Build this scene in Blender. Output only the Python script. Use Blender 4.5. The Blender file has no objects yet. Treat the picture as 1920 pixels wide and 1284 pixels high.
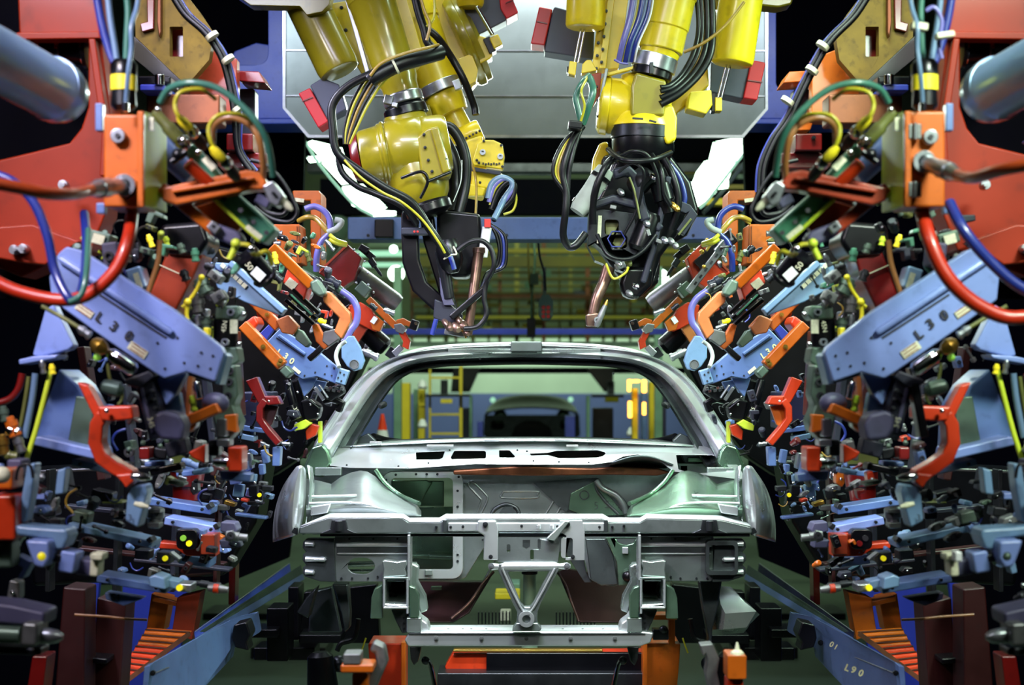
import bpy, bmesh, math, random
from mathutils import Vector, Matrix
from mathutils.geometry import tessellate_polygon
random.seed(7)
SC = bpy.context.scene
COL = SC.collection
# camera model: a point of the picture and a distance give a place in the hall (metres)
F, CX, CY, EYE = 3275.0, 983.0, 700.0, 1.85
MIR = False
def P(x, y, d):
    if MIR: x = 2*CX - x
    return Vector(((x-CX)/F*d, d, EYE-(y-CY)/F*d))
def side_word(): return 'right' if MIR else 'left'

# ---------------------------------------------------------------- materials
def lin(r, g, b):
    f = lambda c: (c/255/12.92 if c/255 <= .04045 else ((c/255+.055)/1.055)**2.4)
    return (f(r), f(g), f(b), 1)
MATS = {}
def mat(name, rgb, rough=.4, metal=0.0, var=.18, scale=9.0, bump=.0, coat=0.0, dirt=0.0, emit=0.0):
    m = bpy.data.materials.new(name); m.use_nodes = True
    nt = m.node_tree; N = nt.nodes; K = nt.links
    bs = N['Principled BSDF']
    c = lin(*rgb)
    tc = N.new('ShaderNodeTexCoord'); no = N.new('ShaderNodeTexNoise')
    no.inputs['Scale'].default_value = scale; no.inputs['Detail'].default_value = 5
    K.new(tc.outputs['Object'], no.inputs['Vector'])
    rp = N.new('ShaderNodeValToRGB')
    rp.color_ramp.elements[0].position = .3; rp.color_ramp.elements[1].position = .7
    lo = tuple(x*(1-var) for x in c[:3])+(1,); hi = tuple(min(1, x*(1+var*.6)) for x in c[:3])+(1,)
    rp.color_ramp.elements[0].color = lo; rp.color_ramp.elements[1].color = hi
    K.new(no.outputs['Fac'], rp.inputs['Fac'])
    out = rp.outputs['Color']
    if dirt:
        n2 = N.new('ShaderNodeTexNoise'); n2.inputs['Scale'].default_value = scale*3.3; n2.inputs['Detail'].default_value = 8
        K.new(tc.outputs['Object'], n2.inputs['Vector'])
        r2 = N.new('ShaderNodeValToRGB'); r2.color_ramp.elements[0].position = .56; r2.color_ramp.elements[1].position = .72
        r2.color_ramp.elements[0].color = (0, 0, 0, 1); r2.color_ramp.elements[1].color = (dirt, dirt, dirt, 1)
        K.new(n2.outputs['Fac'], r2.inputs['Fac'])
        mx = N.new('ShaderNodeMixRGB'); K.new(r2.outputs['Color'], mx.inputs['Fac'])
        K.new(out, mx.inputs['Color1']); mx.inputs['Color2'].default_value = (c[0]*.25+.004, c[1]*.25+.004, c[2]*.25+.004, 1)
        out = mx.outputs['Color']
    K.new(out, bs.inputs['Base Color'])
    bs.inputs['Metallic'].default_value = metal
    mr = N.new('ShaderNodeMapRange'); K.new(no.outputs['Fac'], mr.inputs['Value'])
    mr.inputs['To Min'].default_value = max(.03, rough*.8); mr.inputs['To Max'].default_value = min(1, rough*1.2)
    K.new(mr.outputs['Result'], bs.inputs['Roughness'])
    if coat: bs.inputs['Coat Weight'].default_value = coat; bs.inputs['Coat Roughness'].default_value = .12
    if bump:
        bp = N.new('ShaderNodeBump'); bp.inputs['Strength'].default_value = bump; bp.inputs['Distance'].default_value = .004
        n3 = N.new('ShaderNodeTexNoise'); n3.inputs['Scale'].default_value = scale*1.2; n3.inputs['Detail'].default_value = 3
        K.new(tc.outputs['Object'], n3.inputs['Vector']); K.new(n3.outputs['Fac'], bp.inputs['Height'])
        K.new(bp.outputs['Normal'], bs.inputs['Normal'])
    if emit:
        bs.inputs['Emission Color'].default_value = c; bs.inputs['Emission Strength'].default_value = emit
    MATS[name] = m
    return m
mat('lavender', (116, 136, 194), .38, .0, .1, dirt=.25, coat=.2)
mat('light_blue', (100, 130, 162), .38, .0, .12, dirt=.3, coat=.2)
mat('slate_blue', (84, 108, 158), .38, .0, .12, dirt=.3, coat=.2)
mat('rail_blue', (62, 80, 112), .38, .0, .12, dirt=.4, coat=.2)
mat('deep_blue', (40, 50, 140), .45, .0, .15)
mat('vivid_blue', (36, 54, 160), .5, .0, .12)
mat('frame_blue', (76, 100, 205), .4, .0, .1, dirt=.2)
mat('navy', (16, 18, 50), .5)
mat('hall_dark', (8, 9, 24), .7)
mat('orange', (184, 88, 14), .36, .0, .18, dirt=.45, coat=.2)
mat('tan_orange', (168, 96, 48), .36, .0, .12, dirt=.3, coat=.3)
mat('red_orange', (182, 48, 12), .36, .0, .18, dirt=.4, coat=.2)
mat('red_frame', (132, 38, 16), .42, .0, .2, 4, dirt=.35, coat=.1)
mat('brick', (140, 50, 28), .38, .0, .14, dirt=.3, coat=.3)
mat('dark_red', (104, 14, 12), .3, .0, .2, dirt=.3, coat=.5)
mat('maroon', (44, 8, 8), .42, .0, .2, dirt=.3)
mat('ochre', (118, 96, 34), .5, .0, .3, 14, dirt=.5)
mat('column_green', (150, 180, 150), .35, .3, .1)
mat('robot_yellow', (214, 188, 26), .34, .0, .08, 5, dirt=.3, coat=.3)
mat('robot_yellow_shaded', (134, 122, 20), .3, .0, .1, 5, dirt=.35, coat=.5)  # robot yellow again, with the shade on dimmer parts mixed into the colour
mat('yellow', (232, 212, 40), .4, .0, .08)
mat('lime', (188, 206, 50), .45, .0, .1)
mat('green', (74, 134, 106), .4, .15, .16, dirt=.4, coat=.2)
mat('grey_green', (84, 104, 90), .4, .4, .2, dirt=.4)
mat('olive', (92, 96, 44), .45, .1, .2, dirt=.4)
mat('black', (6, 6, 10), .3, .0, .3, coat=.06)
mat('black_rubber', (8, 9, 13), .4, .0, .3, coat=.04)
mat('charcoal', (42, 44, 56), .42, .1, .2, dirt=.3)
mat('purple_grey', (72, 70, 98), .5, .1, .15, dirt=.35)
mat('steel', (170, 174, 180), .3, .9, .2, 20, dirt=.2)
mat('chrome', (225, 225, 230), .12, 1, .05)
mat('dull_steel', (120, 122, 122), .42, .7, .25, 16, dirt=.35)
mat('dark_steel', (46, 48, 52), .35, .7, .3, 16, dirt=.3)
mat('brass', (190, 150, 66), .3, .9, .15)
mat('copper', (128, 100, 88), .33, .85, .3, 22, dirt=.25)
mat('zinc', (176, 188, 184), .28, .84, .2, 7, bump=.22, dirt=.2)  # one bare metal; the copies below carry its light and shade in colour
mat('zinc_lit', (218, 222, 224), .4, .45, .1, 7, bump=.1)  # zinc whitened in colour for top faces lit from overhead
mat('zinc_mid', (132, 140, 140), .3, .8, .2, 7, bump=.2, dirt=.25)
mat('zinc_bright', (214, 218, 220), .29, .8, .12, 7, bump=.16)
mat('zinc_green_lit', (118, 150, 126), .26, .86, .25, 8, bump=.3, dirt=.25)  # zinc with greenish lamp light mixed into its colour
mat('zinc_dark', (84, 90, 92), .34, .85, .25, 9, bump=.15, dirt=.35)  # zinc darkened in colour for shaded recesses and gaps
mat('primer_brown', (116, 66, 40), .4, .55, .3, 12, dirt=.4)
mat('aluminium', (118, 128, 124), .38, .6, .3, 2.2, bump=.3, dirt=.2)
mat('cream', (206, 206, 176), .6, .0, .15, 60, dirt=.6)
mat('white', (225, 228, 228), .5, .0, .05)
mat('grey_sleeve', (140, 146, 140), .7, .0, .15, 20, bump=.4)
mat('hose_blue', (30, 44, 120), .35, .0, .1, coat=.4)
mat('hose_lavender', (96, 92, 158), .4, .0, .1, coat=.3)
mat('hose_green', (52, 104, 88), .35, .0, .15, coat=.4)
mat('hose_orange', (170, 66, 28), .35, .0, .12, coat=.4)
mat('hose_red', (176, 40, 12), .4, .0, .12, coat=.3)
mat('hose_yellow', (170, 164, 30), .4, .0, .1, coat=.3)
mat('hose_ochre', (150, 120, 40), .4, .0, .1, coat=.3)
mat('hose_pale', (92, 118, 146), .4, .0, .1, coat=.3)
mat('tube_brown', (150, 100, 52), .4, .0, .1, coat=.3)
mat('motor_red', (190, 28, 40), .4, .0, .08)
mat('motor_grey', (70, 74, 92), .5, .1, .15)
mat('cylinder_blue', (146, 176, 212), .25, .3, .1, 3, coat=.4)
mat('wall_pale', (142, 156, 136), .7, .0, .1, 1)
mat('wall_blue', (60, 70, 112), .6, .0, .1, 1)
mat('far_yellow', (200, 178, 24), .5, .0, .1)
mat('far_olive', (104, 92, 26), .6, .0, .35, 2)
mat('far_green', (96, 130, 108), .6, .1, .2)
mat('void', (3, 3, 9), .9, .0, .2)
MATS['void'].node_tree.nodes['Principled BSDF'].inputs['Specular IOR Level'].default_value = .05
mat('cone_orange', (230, 60, 14), .5)
mat('red_button', (210, 30, 20), .4)
mat('lamp_white', (216, 255, 226), .5, emit=9.0)
mat('lamp_soft', (190, 255, 220), .5, emit=.7)
mat('lamp_amber', (255, 170, 60), .5, emit=7.0)
mat('indicator_yellow', (230, 216, 20), .4, emit=.5)
mat('indicator_green', (130, 190, 60), .4, emit=.3)
mat('ink', (16, 16, 24), .6)
mat('paint_pale', (205, 205, 150), .6)

for k_, v_ in (('red_frame', .15), ('ochre', .2), ('brick', .25), ('robot_yellow_shaded', .4), ('black', .3), ('black_rubber', .3), ('charcoal', .3)): MATS[k_].node_tree.nodes['Principled BSDF'].inputs['Specular IOR Level'].default_value = v_
# ---------------------------------------------------------------- geometry
def tri(p): return p if len(p) == 3 else None
class G:
    def __init__(s): s.v = []; s.f = []
    def add(s, vs, fs):
        o = len(s.v); s.v += [Vector(v) for v in vs]; s.f += [tuple(i+o for i in f) for f in fs]; return s
    def plate(s, pts, d, t, holes=()):
        loops = [[P(p[0], p[1], p[2] if len(p) > 2 else d) for p in L] for L in [pts]+list(holes)]
        fv = [v for L in loops for v in L]; n = len(fv)
        vs = fv + [v+Vector((0, t, 0)) for v in fv]; fs = []
        if holes:
            for a, b, c in tessellate_polygon([[Vector((v.x, v.z, 0)) for v in L] for L in loops]):
                fs.append((a, b, c)); fs.append((c+n, b+n, a+n))
        else:
            fs.append(tuple(range(n))); fs.append(tuple(range(2*n-1, n-1, -1)))
        o = 0
        for L in loops:
            m = len(L)
            for i in range(m):
                j = (i+1) % m; fs.append((o+i, o+i+n, o+j+n, o+j))
            o += m
        return s.add(vs, fs)
    def box(s, x0, y0, x1, y1, d, t): return s.plate([(x0, y0), (x1, y0), (x1, y1), (x0, y1)], d, t)
    def rect(s, cx, cy, w, h, ang, d, t):
        a = math.radians(ang); c, q = math.cos(a), math.sin(a)
        return s.plate([(cx+u*c-v*q, cy+u*q+v*c) for u, v in ((-w/2, -h/2), (w/2, -h/2), (w/2, h/2), (-w/2, h/2))], d, t)
    def bar(s, a, b, w, t, w2=None):
        w2 = w if w2 is None else w2
        dx, dy = b[0]-a[0], b[1]-a[1]; l = math.hypot(dx, dy) or 1; nx, ny = -dy/l/2, dx/l/2
        return s.plate([(a[0]+nx*w, a[1]+ny*w, a[2]), (b[0]+nx*w2, b[1]+ny*w2, b[2]), (b[0]-nx*w2, b[1]-ny*w2, b[2]), (a[0]-nx*w, a[1]-ny*w, a[2])], 0, t)
    def ribbon(s, pts, w, d, t):
        "a flat bent bar of constant width through the points"
        L, R = [], []
        for i, p in enumerate(pts):
            a = pts[max(0, i-1)]; b = pts[min(len(pts)-1, i+1)]
            dx, dy = b[0]-a[0], b[1]-a[1]; l = math.hypot(dx, dy) or 1
            L.append((p[0]-dy/l*w/2, p[1]+dx/l*w/2)); R.append((p[0]+dy/l*w/2, p[1]-dx/l*w/2))
        return s.plate(L+R[::-1], d, t)
    def wlathe(s, A, B, prof, n=28):
        ax = (B-A); L = ax.length; ax.normalize()
        u = ax.orthogonal().normalized(); w = ax.cross(u)
        vs, fs = [], []; m = len(prof)
        for t, r in prof:
            for k in range(n):
                a = 2*math.pi*k/n; vs.append(A+ax*L*t+(u*math.cos(a)+w*math.sin(a))*max(r, 1e-4))
        for i in range(m-1):
            for k in range(n):
                q = (k+1) % n; fs.append((i*n+k, i*n+q, (i+1)*n+q, (i+1)*n+k))
        fs.append(tuple(range(n-1, -1, -1))); fs.append(tuple(range((m-1)*n, m*n)))
        return s.add(vs, fs)
    def lathe(s, a, b, prof, n=28):
        k = (a[2]+b[2])/2/F
        return s.wlathe(P(*a), P(*b), [(t, r*k) for t, r in prof], n)
    def cyl(s, a, b, r, r2=None, n=24): return s.lathe(a, b, [(0, r), (1, r if r2 is None else r2)], n)
    def ecyl(s, a, b, r, n=24):
        "cylinder with softened rims"
        return s.lathe(a, b, [(0, r*.86), (.03, r), (.97, r), (1, r*.86)], n)
    def disc(s, x, y, d, r, t, n=24):
        A = P(x, y, d); return s.wlathe(A, A+Vector((0, t, 0)), [(0, r*d/F), (1, r*d/F)], n)
    def ring(s, x, y, d, R, r, t, n=28):
        o = [(x+R*math.cos(2*math.pi*k/n), y+R*math.sin(2*math.pi*k/n)) for k in range(n)]
        h = [(x+r*math.cos(2*math.pi*k/n), y+r*math.sin(2*math.pi*k/n)) for k in range(n)]
        return s.plate(o, d, t, [h])
    def ball(s, x, y, d, r, sq=1.0):
        A = P(x, y, d); R = r*d/F; pr = [(.5-.5*math.cos(math.pi*k/10), R*math.sin(math.pi*k/10)) for k in range(11)]
        return s.wlathe(A-Vector((0, 0, R*sq)), A+Vector((0, 0, R*sq)), pr, 20)
    def tube(s, pts, r, n=12, sub=7, r2=None):
        "round hose along a smooth curve; pts (x, y, d), r in picture px"
        Q = [P(*p) for p in pts]; C = []
        for i in range(len(Q)-1):
            p0 = Q[max(0, i-1)]; p1 = Q[i]; p2 = Q[i+1]; p3 = Q[min(len(Q)-1, i+2)]
            for k in range(sub):
                t = k/sub
                C.append(.5*((2*p1)+(p2-p0)*t+(2*p0-5*p1+4*p2-p3)*t*t+(3*p1-p0-3*p2+p3)*t**3))
        C.append(Q[-1]); k = sum(p[2] for p in pts)/len(pts)/F
        vs, fs = [], []; up = None; m = len(C)
        for i, c in enumerate(C):
            T = (C[min(m-1, i+1)]-C[max(0, i-1)])
            if T.length < 1e-9: T = Vector((0, 1, 0))
            T.normalize()
            up = T.orthogonal().normalized() if up is None else (up-T*up.dot(T)).normalized()
            w = T.cross(up); rr = (r+(0 if r2 is None else (r2-r)*i/(m-1)))*k
            for j in range(n):
                a = 2*math.pi*j/n; vs.append(c+(up*math.cos(a)+w*math.sin(a))*rr)
        for i in range(m-1):
            for j in range(n):
                q = (j+1) % n; fs.append((i*n+j, i*n+q, (i+1)*n+q, (i+1)*n+j))
        fs.append(tuple(range(n-1, -1, -1))); fs.append(tuple(range((m-1)*n, m*n)))
        return s.add(vs, fs)
    def grid(s, rows):
        m, n = len(rows), len(rows[0]); vs = [v for r in rows for v in r]
        return s.add(vs, [(i*n+j, i*n+j+1, (i+1)*n+j+1, (i+1)*n+j) for i in range(m-1) for j in range(n-1)])
    def wbox(s, x0, x1, y0, y1, z0, z1):
        vs = [(x, y, z) for x in (x0, x1) for y in (y0, y1) for z in (z0, z1)]
        return s.add(vs, [(0, 1, 3, 2), (4, 6, 7, 5), (0, 4, 5, 1), (2, 3, 7, 6), (0, 2, 6, 4), (1, 5, 7, 3)])
    def hexnut(s, a, b, r): return s.cyl(a, b, r, n=6)
    def bolt(s, x, y, d, r=3): s.disc(x, y, d-.006, r, .012, 12); return s.disc(x, y, d-.010, r*.5, .006, 6)
    def text(s, string, x, y, d, h, ang, t=.0015, bold=0):
        cu = bpy.data.curves.new('lettering', 'FONT'); cu.body = string; cu.size = 1; cu.extrude = 0
        cu.align_x = 'CENTER'; cu.align_y = 'CENTER'; cu.offset = bold
        ob = bpy.data.objects.new('lettering', cu); COL.objects.link(ob)
        dg = bpy.context.evaluated_depsgraph_get(); me = bpy.data.meshes.new_from_object(ob.evaluated_get(dg))
        k = h/.7*d/F; a = math.radians(ang); c, q = math.cos(a), math.sin(a); A = P(x, y, d)
        vs = [A+Vector(((v.co.x*c-v.co.y*q)*k, -t, (v.co.x*q+v.co.y*c)*k)) for v in me.vertices]
        s.add(vs, [tuple(p.vertices) for p in me.polygons])
        bpy.data.objects.remove(ob); bpy.data.meshes.remove(me); bpy.data.curves.remove(cu)
        return s

def mk_mesh(g, name, org, m):
    me = bpy.data.meshes.new(name); me.from_pydata([v-org for v in g.v], [], g.f)
    bm = bmesh.new(); bm.from_mesh(me); bmesh.ops.recalc_face_normals(bm, faces=bm.faces); bm.to_mesh(me); bm.free()
    me.polygons.foreach_set('use_smooth', [True]*len(me.polygons)); me.set_sharp_from_angle(angle=math.radians(36))
    me.materials.append(MATS[m]); me.update(); return me
ALL = []
class Thing:
    def __init__(s, name, label, cat, group=None, kind=None):
        s.name, s.label, s.cat, s.group, s.kind = name, label, cat, group, kind; s.parts = []; ALL.append(s)
    def p(s, name, m, g, parent=None, bevel=.002, solid=0, sub=0, label=None, kind=None):
        s.parts.append((name, m, g, parent, bevel, solid, sub, label, kind)); return len(s.parts)-1
    def finish(s):
        vs = [v for q in s.parts for v in q[2].v]
        org = Vector(((min(v.x for v in vs)+max(v.x for v in vs))/2, (min(v.y for v in vs)+max(v.y for v in vs))/2, min(v.z for v in vs)))
        objs = []
        def mk(q, nm):
            o = bpy.data.objects.new(nm, mk_mesh(q[2], nm, org, q[1])); COL.objects.link(o)
            if q[6]:
                md = o.modifiers.new('subdivision', 'SUBSURF'); md.levels = md.render_levels = q[6]
            if q[5]:
                md = o.modifiers.new('solidify', 'SOLIDIFY'); md.thickness = q[5]; md.offset = -1
            if q[4]:
                md = o.modifiers.new('bevel', 'BEVEL'); md.width = q[4]; md.segments = 2; md.limit_method = 'ANGLE'; md.angle_limit = math.radians(40); md.harden_normals = True
            return o
        if len(s.parts) == 1:
            root = mk(s.parts[0], s.name); root.location = org
        else:
            root = bpy.data.objects.new(s.name, None); root.empty_display_size = .05; COL.objects.link(root); root.location = org
            for q in s.parts:
                o = mk(q, q[0]); o.parent = root if q[3] is None else objs[q[3]]; objs.append(o)
                if q[7]: o['label'] = q[7]
                if q[8]: o['kind'] = q[8]
        if s.kind: root['kind'] = s.kind
        if s.label: root['label'] = s.label
        if s.cat: root['category'] = s.cat
        if s.group: root['group'] = s.group
def solo(name, m, g, label, cat, group=None, bevel=.002, kind=None, **k):
    t = Thing(name, label, cat, group, kind); t.p(name, m, g, bevel=bevel, **k); return t
def both(fn):
    "build the left-hand and the right-hand one of a mirrored pair"
    global MIR
    for MIR in (False, True): fn('right' if MIR else 'left')
    MIR = False
def unmirrored(fn, *a, **k):
    global MIR
    was = MIR; MIR = False; r = fn(*a, **k); MIR = was; return r
# ================================================================ THE HALL
def S(name, m, g, bevel=0): solo(name, m, g, None, None, kind='structure', bevel=bevel)
HX, HY, HZ = 7.5, 42.0, 7.5
S('floor', 'floor_paint', G().wbox(-HX, HX, -2, HY, -.1, 0)) if False else None
mat('far_dark', (52, 58, 34), .7, .0, .4, 2)
def floor_material():
    m = mat('floor_paint', (58, 74, 56), .5, .0, .3, 1.3, dirt=.6)
floor_material()
S('floor', 'floor_paint', G().wbox(-HX, HX, -2.5, HY, -.1, 0))
S('ceiling', 'hall_dark', G().wbox(-HX, HX, -2.5, HY, HZ, HZ+.1))
S('wall_left', 'hall_dark', G().wbox(-HX-.1, -HX, -2.5, HY, 0, HZ))
S('wall_right', 'hall_dark', G().wbox(HX, HX+.1, -2.5, HY, 0, HZ))
S('wall_back', 'wall_pale', G().wbox(-HX, HX, HY, HY+.1, 0, HZ))
S('wall_front', 'hall_dark', G().wbox(-HX, HX, -2.6, -2.5, 0, HZ))
S('trim_1', 'wall_blue', G().wbox(-HX, HX, HY-.03, HY, 0, 1.37))

# the big dull metal sheet behind the robots, and the blue press frame it hangs on
t = Thing('metal_sheet', 'large dull metal sheet with chamfered lower corners hanging behind the yellow robots', 'panel')
t.p('sheet', 'aluminium', G().plate([(530, -120), (1440, -120), (1440, 205), (1394, 258), (577, 258), (530, 203)], 9.0, .03), bevel=.004)
t.p('edge_strip', 'steel', G().plate([(530, -120), (535, -120), (535, 201), (580, 253), (1391, 253), (1435, 203), (1435, -120), (1440, -120), (1440, 205), (1394, 258), (577, 258), (530, 203)], 8.985, .012), bevel=0)
for yy in (93, 178):
    t.p('seam', 'steel', G().plate([(536, yy), (1434, yy+1), (1434, yy+3), (536, yy+2)], 8.99, .008), bevel=0)
def rr(x0, y0, x1, y1, r, n=5):
    o = []
    for cx, cy, a0 in ((x1-r, y0+r, -90), (x1-r, y1-r, 0), (x0+r, y1-r, 90), (x0+r, y0+r, 180)):
        for k in range(n+1):
            a = math.radians(a0+90*k/n); o.append((cx+r*math.cos(a), cy+r*math.sin(a)))
    return o
t = Thing('press_frame', 'blue steel frame with rounded dark openings behind the metal sheet', 'frame')
t.p('frame_plate', 'frame_blue', G().plate([(300, -150), (1660, -150), (1660, 222), (300, 222)], 9.5, .25, [rr(330, -110, 503, 122, 22), rr(1455, -110, 1640, 168, 14)]), bevel=.01)
t.p('lower_flange', 'frame_blue', G().plate([(300, 222), (1660, 222), (1660, 232), (300, 232)], 9.45, .35), bevel=.006)
t.p('inner_web', 'frame_blue', G().plate([(425, 122), (440, 96), (480, 80), (505, 84), (505, 140), (425, 140)], 9.8, .08), bevel=.006)
t.p('opening_backing', 'void', G().box(315, -130, 515, 135, 10.05, .03), bevel=0); t.p('opening_backing', 'void', G().box(1445, -130, 1655, 180, 10.05, .03), bevel=0)  # black sheets added to keep the frame openings dark
t = Thing('cross_beam', 'long blue box beam spanning the line behind the weld guns', 'beam')
t.p('beam', 'slate_blue', G().box(652, 407, 1342, 449, 9.2, .25), bevel=.006)
t.p('cover_box', 'black', G().box(702, 411, 738, 445, 9.12, .08), bevel=.006)
for x in (690, 800, 950, 1100, 1300):
    t.p('bolt', 'dark_steel', G().bolt(x, 441, 9.2, 3))

# dark overhead steel beyond the sheet
for i, (x0, y0, x1, y1, d, m, w) in enumerate([
    (560, 258, 1420, 300, 12.5, 'void', 'broad black girder just under the metal sheet'),
    (575, 306, 1410, 322, 15, 'dark_steel', 'dark steel joist one below the broad black girder'),
    (600, 335, 1400, 402, 17, 'void', 'deep black girder right above the blue box beam'),
    (1180, 309, 1420, 318, 16, 'far_yellow', 'upper thin yellow beam beside the right-hand lamps'),
    (1210, 346, 1400, 354, 16, 'far_olive', 'thin ochre beam below the upper yellow one at the right-hand lamps'),
    (1190, 372, 1370, 384, 16, 'far_yellow', 'lower thin yellow beam beside the right-hand lamps')]):
    solo('overhead_girder', m, G().box(x0, y0, x1, y1, d, .2), w, 'beam', 'overhead girders', bevel=.004)
solo('tension_wire', 'steel', G().cyl((950, 327, 12), (1065, 328, 12), 1.3, n=8), 'thin bright wire stretched across the black girder', 'wire')
solo('air_duct', 'grey_green', G().lathe((540, 560, 15), (700, 330, 19), [(0, 26), (1, 26)]), 'grey-green duct slanting up behind the left-hand lamps', 'duct')
solo('air_duct', 'grey_green', G().lathe((1426, 560, 15), (1400, 300, 19), [(0, 26), (1, 26)]), 'grey-green duct standing behind the right-hand lamps', 'duct')

# glowing lamp banks above the far side of the cell
def lampbank(side):
    t = Thing('lamp_bank', f'bank of glowing white fluorescent reflectors on the {side} side of the robots', 'light', 'lamp banks')
    if side == 'right':
        pl = [[(1338, 266), (1388, 256), (1412, 270), (1386, 300), (1330, 298)], [(1322, 301), (1378, 303), (1366, 336), (1300, 339), (1306, 322)],
              [(1293, 341), (1352, 341), (1342, 362), (1310, 386), (1291, 382)], [(1352, 338), (1366, 336), (1366, 352), (1348, 354)]]
        st = [(1443, 246), (1408, 272), (1330, 372), (1312, 390)]
    else:
        pl = [[(575, 268), (585, 263), (640, 276), (648, 300), (606, 300)], [(600, 302), (650, 304), (668, 340), (640, 345)],
              [(640, 350), (680, 345), (725, 388), (700, 402), (660, 385)], [(690, 392), (742, 396), (742, 404), (700, 405)], [(574, 294), (598, 292), (604, 302), (580, 304)]]
        st = [(573, 266), (600, 310), (660, 380), (700, 404)]
    global MIR
    was, MIR = MIR, False
    for q in pl: t.p('reflector', 'lamp_white', G().plate(q, 11.2, .03), bevel=0)
    for q in pl:
        (ax, ay), (bx, by) = q[0], q[2]; t.p('louvre', 'far_green', G().bar((ax, ay, 11.18), (bx, by, 11.18), 1.6, .01), bevel=0)
    t.p('housing', 'dark_steel', G().plate([(x+6, y+5) for x, y in st]+[(x+10, y+12) for x, y in st[::-1]], 11.3, .08), bevel=.002)
    t.p('tube', 'lamp_soft', G().tube([(x, y, 11.15) for x, y in st], 2.6, sub=3), bevel=0)
    MIR = was
both(lampbank)

# far factory seen under the beam
for i, (x0, y0, x1, y1, d) in enumerate([(780, 466, 1350, 474, 24), (760, 480, 1360, 500, 26), (770, 520, 1300, 525, 30), (770, 552, 1300, 558, 30), (780, 592, 1240, 597, 30)]):
    solo('conveyor_beam', ['far_yellow', 'far_olive', 'far_olive', 'primer_brown', 'far_yellow'][i], G().box(x0, y0, x1, y1, d, .3),
         ['thin yellow beam, topmost below the blue box beam', 'broad ochre beam, second below the blue box beam', 'olive rack rail behind the pendant cable', 'rust-brown rack rail level with the pendant switch', 'thin yellow rail just above the blue guard rail'][i], 'beam', bevel=0)
solo('backing', 'far_dark', G().box(440, 200, 1530, 634, 37, .3), 'dark olive mezzanine sheet added behind the lattice rack', 'wall', bevel=0)  # added dark sheet that keeps the area behind the rack dim
rk = Thing('storage_rack', 'tall olive and ochre lattice rack far down the hall behind the pendant', 'rack')
for i in range(19):
    x = 770+i*27+(i*37 % 11); rk.p('upright', 'far_olive' if i % 3 else 'primer_brown', G().box(x, 452, x+4+(i*7 % 5), 640, 31+(i % 4), .15), bevel=0)
for i in range(9):
    y = 508+i*13; rk.p('shelf', 'far_olive', G().box(775, y, 1290, y+3, 31.5+(i % 3), .4), bevel=0)
for i in range(42):
    x = 785+(i*97 % 480); y = 500+(i*53 % 115); w = 8+(i*31 % 16); h = 6+(i*17 % 10)
    rk.p('bin', ['far_olive', 'far_green', 'far_yellow', 'dark_steel', 'primer_brown', 'far_olive'][i % 6], G().box(x, y, x+w, y+h, 30.4+(i % 5)*.3, .25), bevel=0)
solo('guard_rail', 'deep_blue', G().box(600, 616, 1400, 627, 14, .08), 'long blue guard rail right above the car roof', 'rail')
solo('guard_rail', 'grey_green', G().box(700, 640, 1300, 650, 20, .08), 'dull grey-green rail right behind the roof edge', 'rail')
for x in (745, 1235): solo('guard_post', 'far_green', G().box(x-7, 500, x+7, 825, 15.5, .12), f'pale green post {"left" if x<900 else "right"} of the windscreen, rising past the blue rail', 'post')
for i, (x0, y0, x1, y1) in enumerate([(640, 470, 780, 480), (640, 492, 776, 500), (650, 506, 770, 520), (1160, 520, 1290, 530), (690, 452, 782, 462)]):
    solo('roof_light_strip', 'lamp_soft' if i < 2 else 'wall_pale', G().box(x0, y0, x1, y1, 33, .1),
         ['glowing pale strip, upper one left of the left-hand weld gun', 'glowing pale strip, lower one left of the left-hand weld gun', 'pale unlit panel under the glowing strips', 'pale panel behind the right-hand gun tip', 'pale panel tucked under the blue beam at left'][i], 'panel', bevel=0)
for x, y, r in ((743, 513, 15), (1238, 520, 15), (738, 467, 7), (782, 528, 9)):
    solo('round_lamp', 'lamp_white', G().ball(x, y, 21, r), {743: 'large round glowing lamp left of the left-hand weld gun', 1238: 'large round glowing lamp below the right-hand weld gun', 738: 'small glowing lamp just under the blue beam at left', 782: 'small glowing lamp showing through the left-hand weld gun'}[x], 'light', bevel=0)
pn = Thing('pendant_control', 'pale hanging pendant switch box with six red buttons', 'switch')
pn.p('cable', 'black_rubber', G().tube([(1008, 440, 10.5), (1012, 480, 10.5), (1020, 510, 10.5), (1023, 545, 10.5)], 2.2))
pn.p('hanger', 'grey_green', G().box(1018, 500, 1024, 552, 10.52, .03))
b = pn.p('housing', 'far_green', G().plate([(1017, 552), (1030, 552), (1037, 565), (1037, 592), (1030, 601), (1018, 601), (1010, 592), (1010, 565)], 10.45, .06), bevel=.006)
for i in range(3):
    for j in range(2): pn.p('button', 'red_button', G().disc(1019+j*9, 576+i*8.5, 10.44, 3.8, .02, 12), b)
hc = Thing('hanging_cables', 'pair of pale cables and a junction box hanging left of the pendant', 'cable')
hc.p('cable', 'far_green', G().tube([(1000, 445, 13), (1003, 490, 13), (998, 540, 13), (996, 600, 13)], 2.2)); hc.p('cable', 'far_olive', G().tube([(990, 445, 13), (992, 520, 13), (1000, 570, 13), (998, 635, 13)], 2))
hc.p('box', 'grey_green', G().box(994, 513, 1010, 533, 12.9, .1)); hc.p('box', 'dark_steel', G().box(988, 596, 1004, 632, 12.9, .1))

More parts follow.
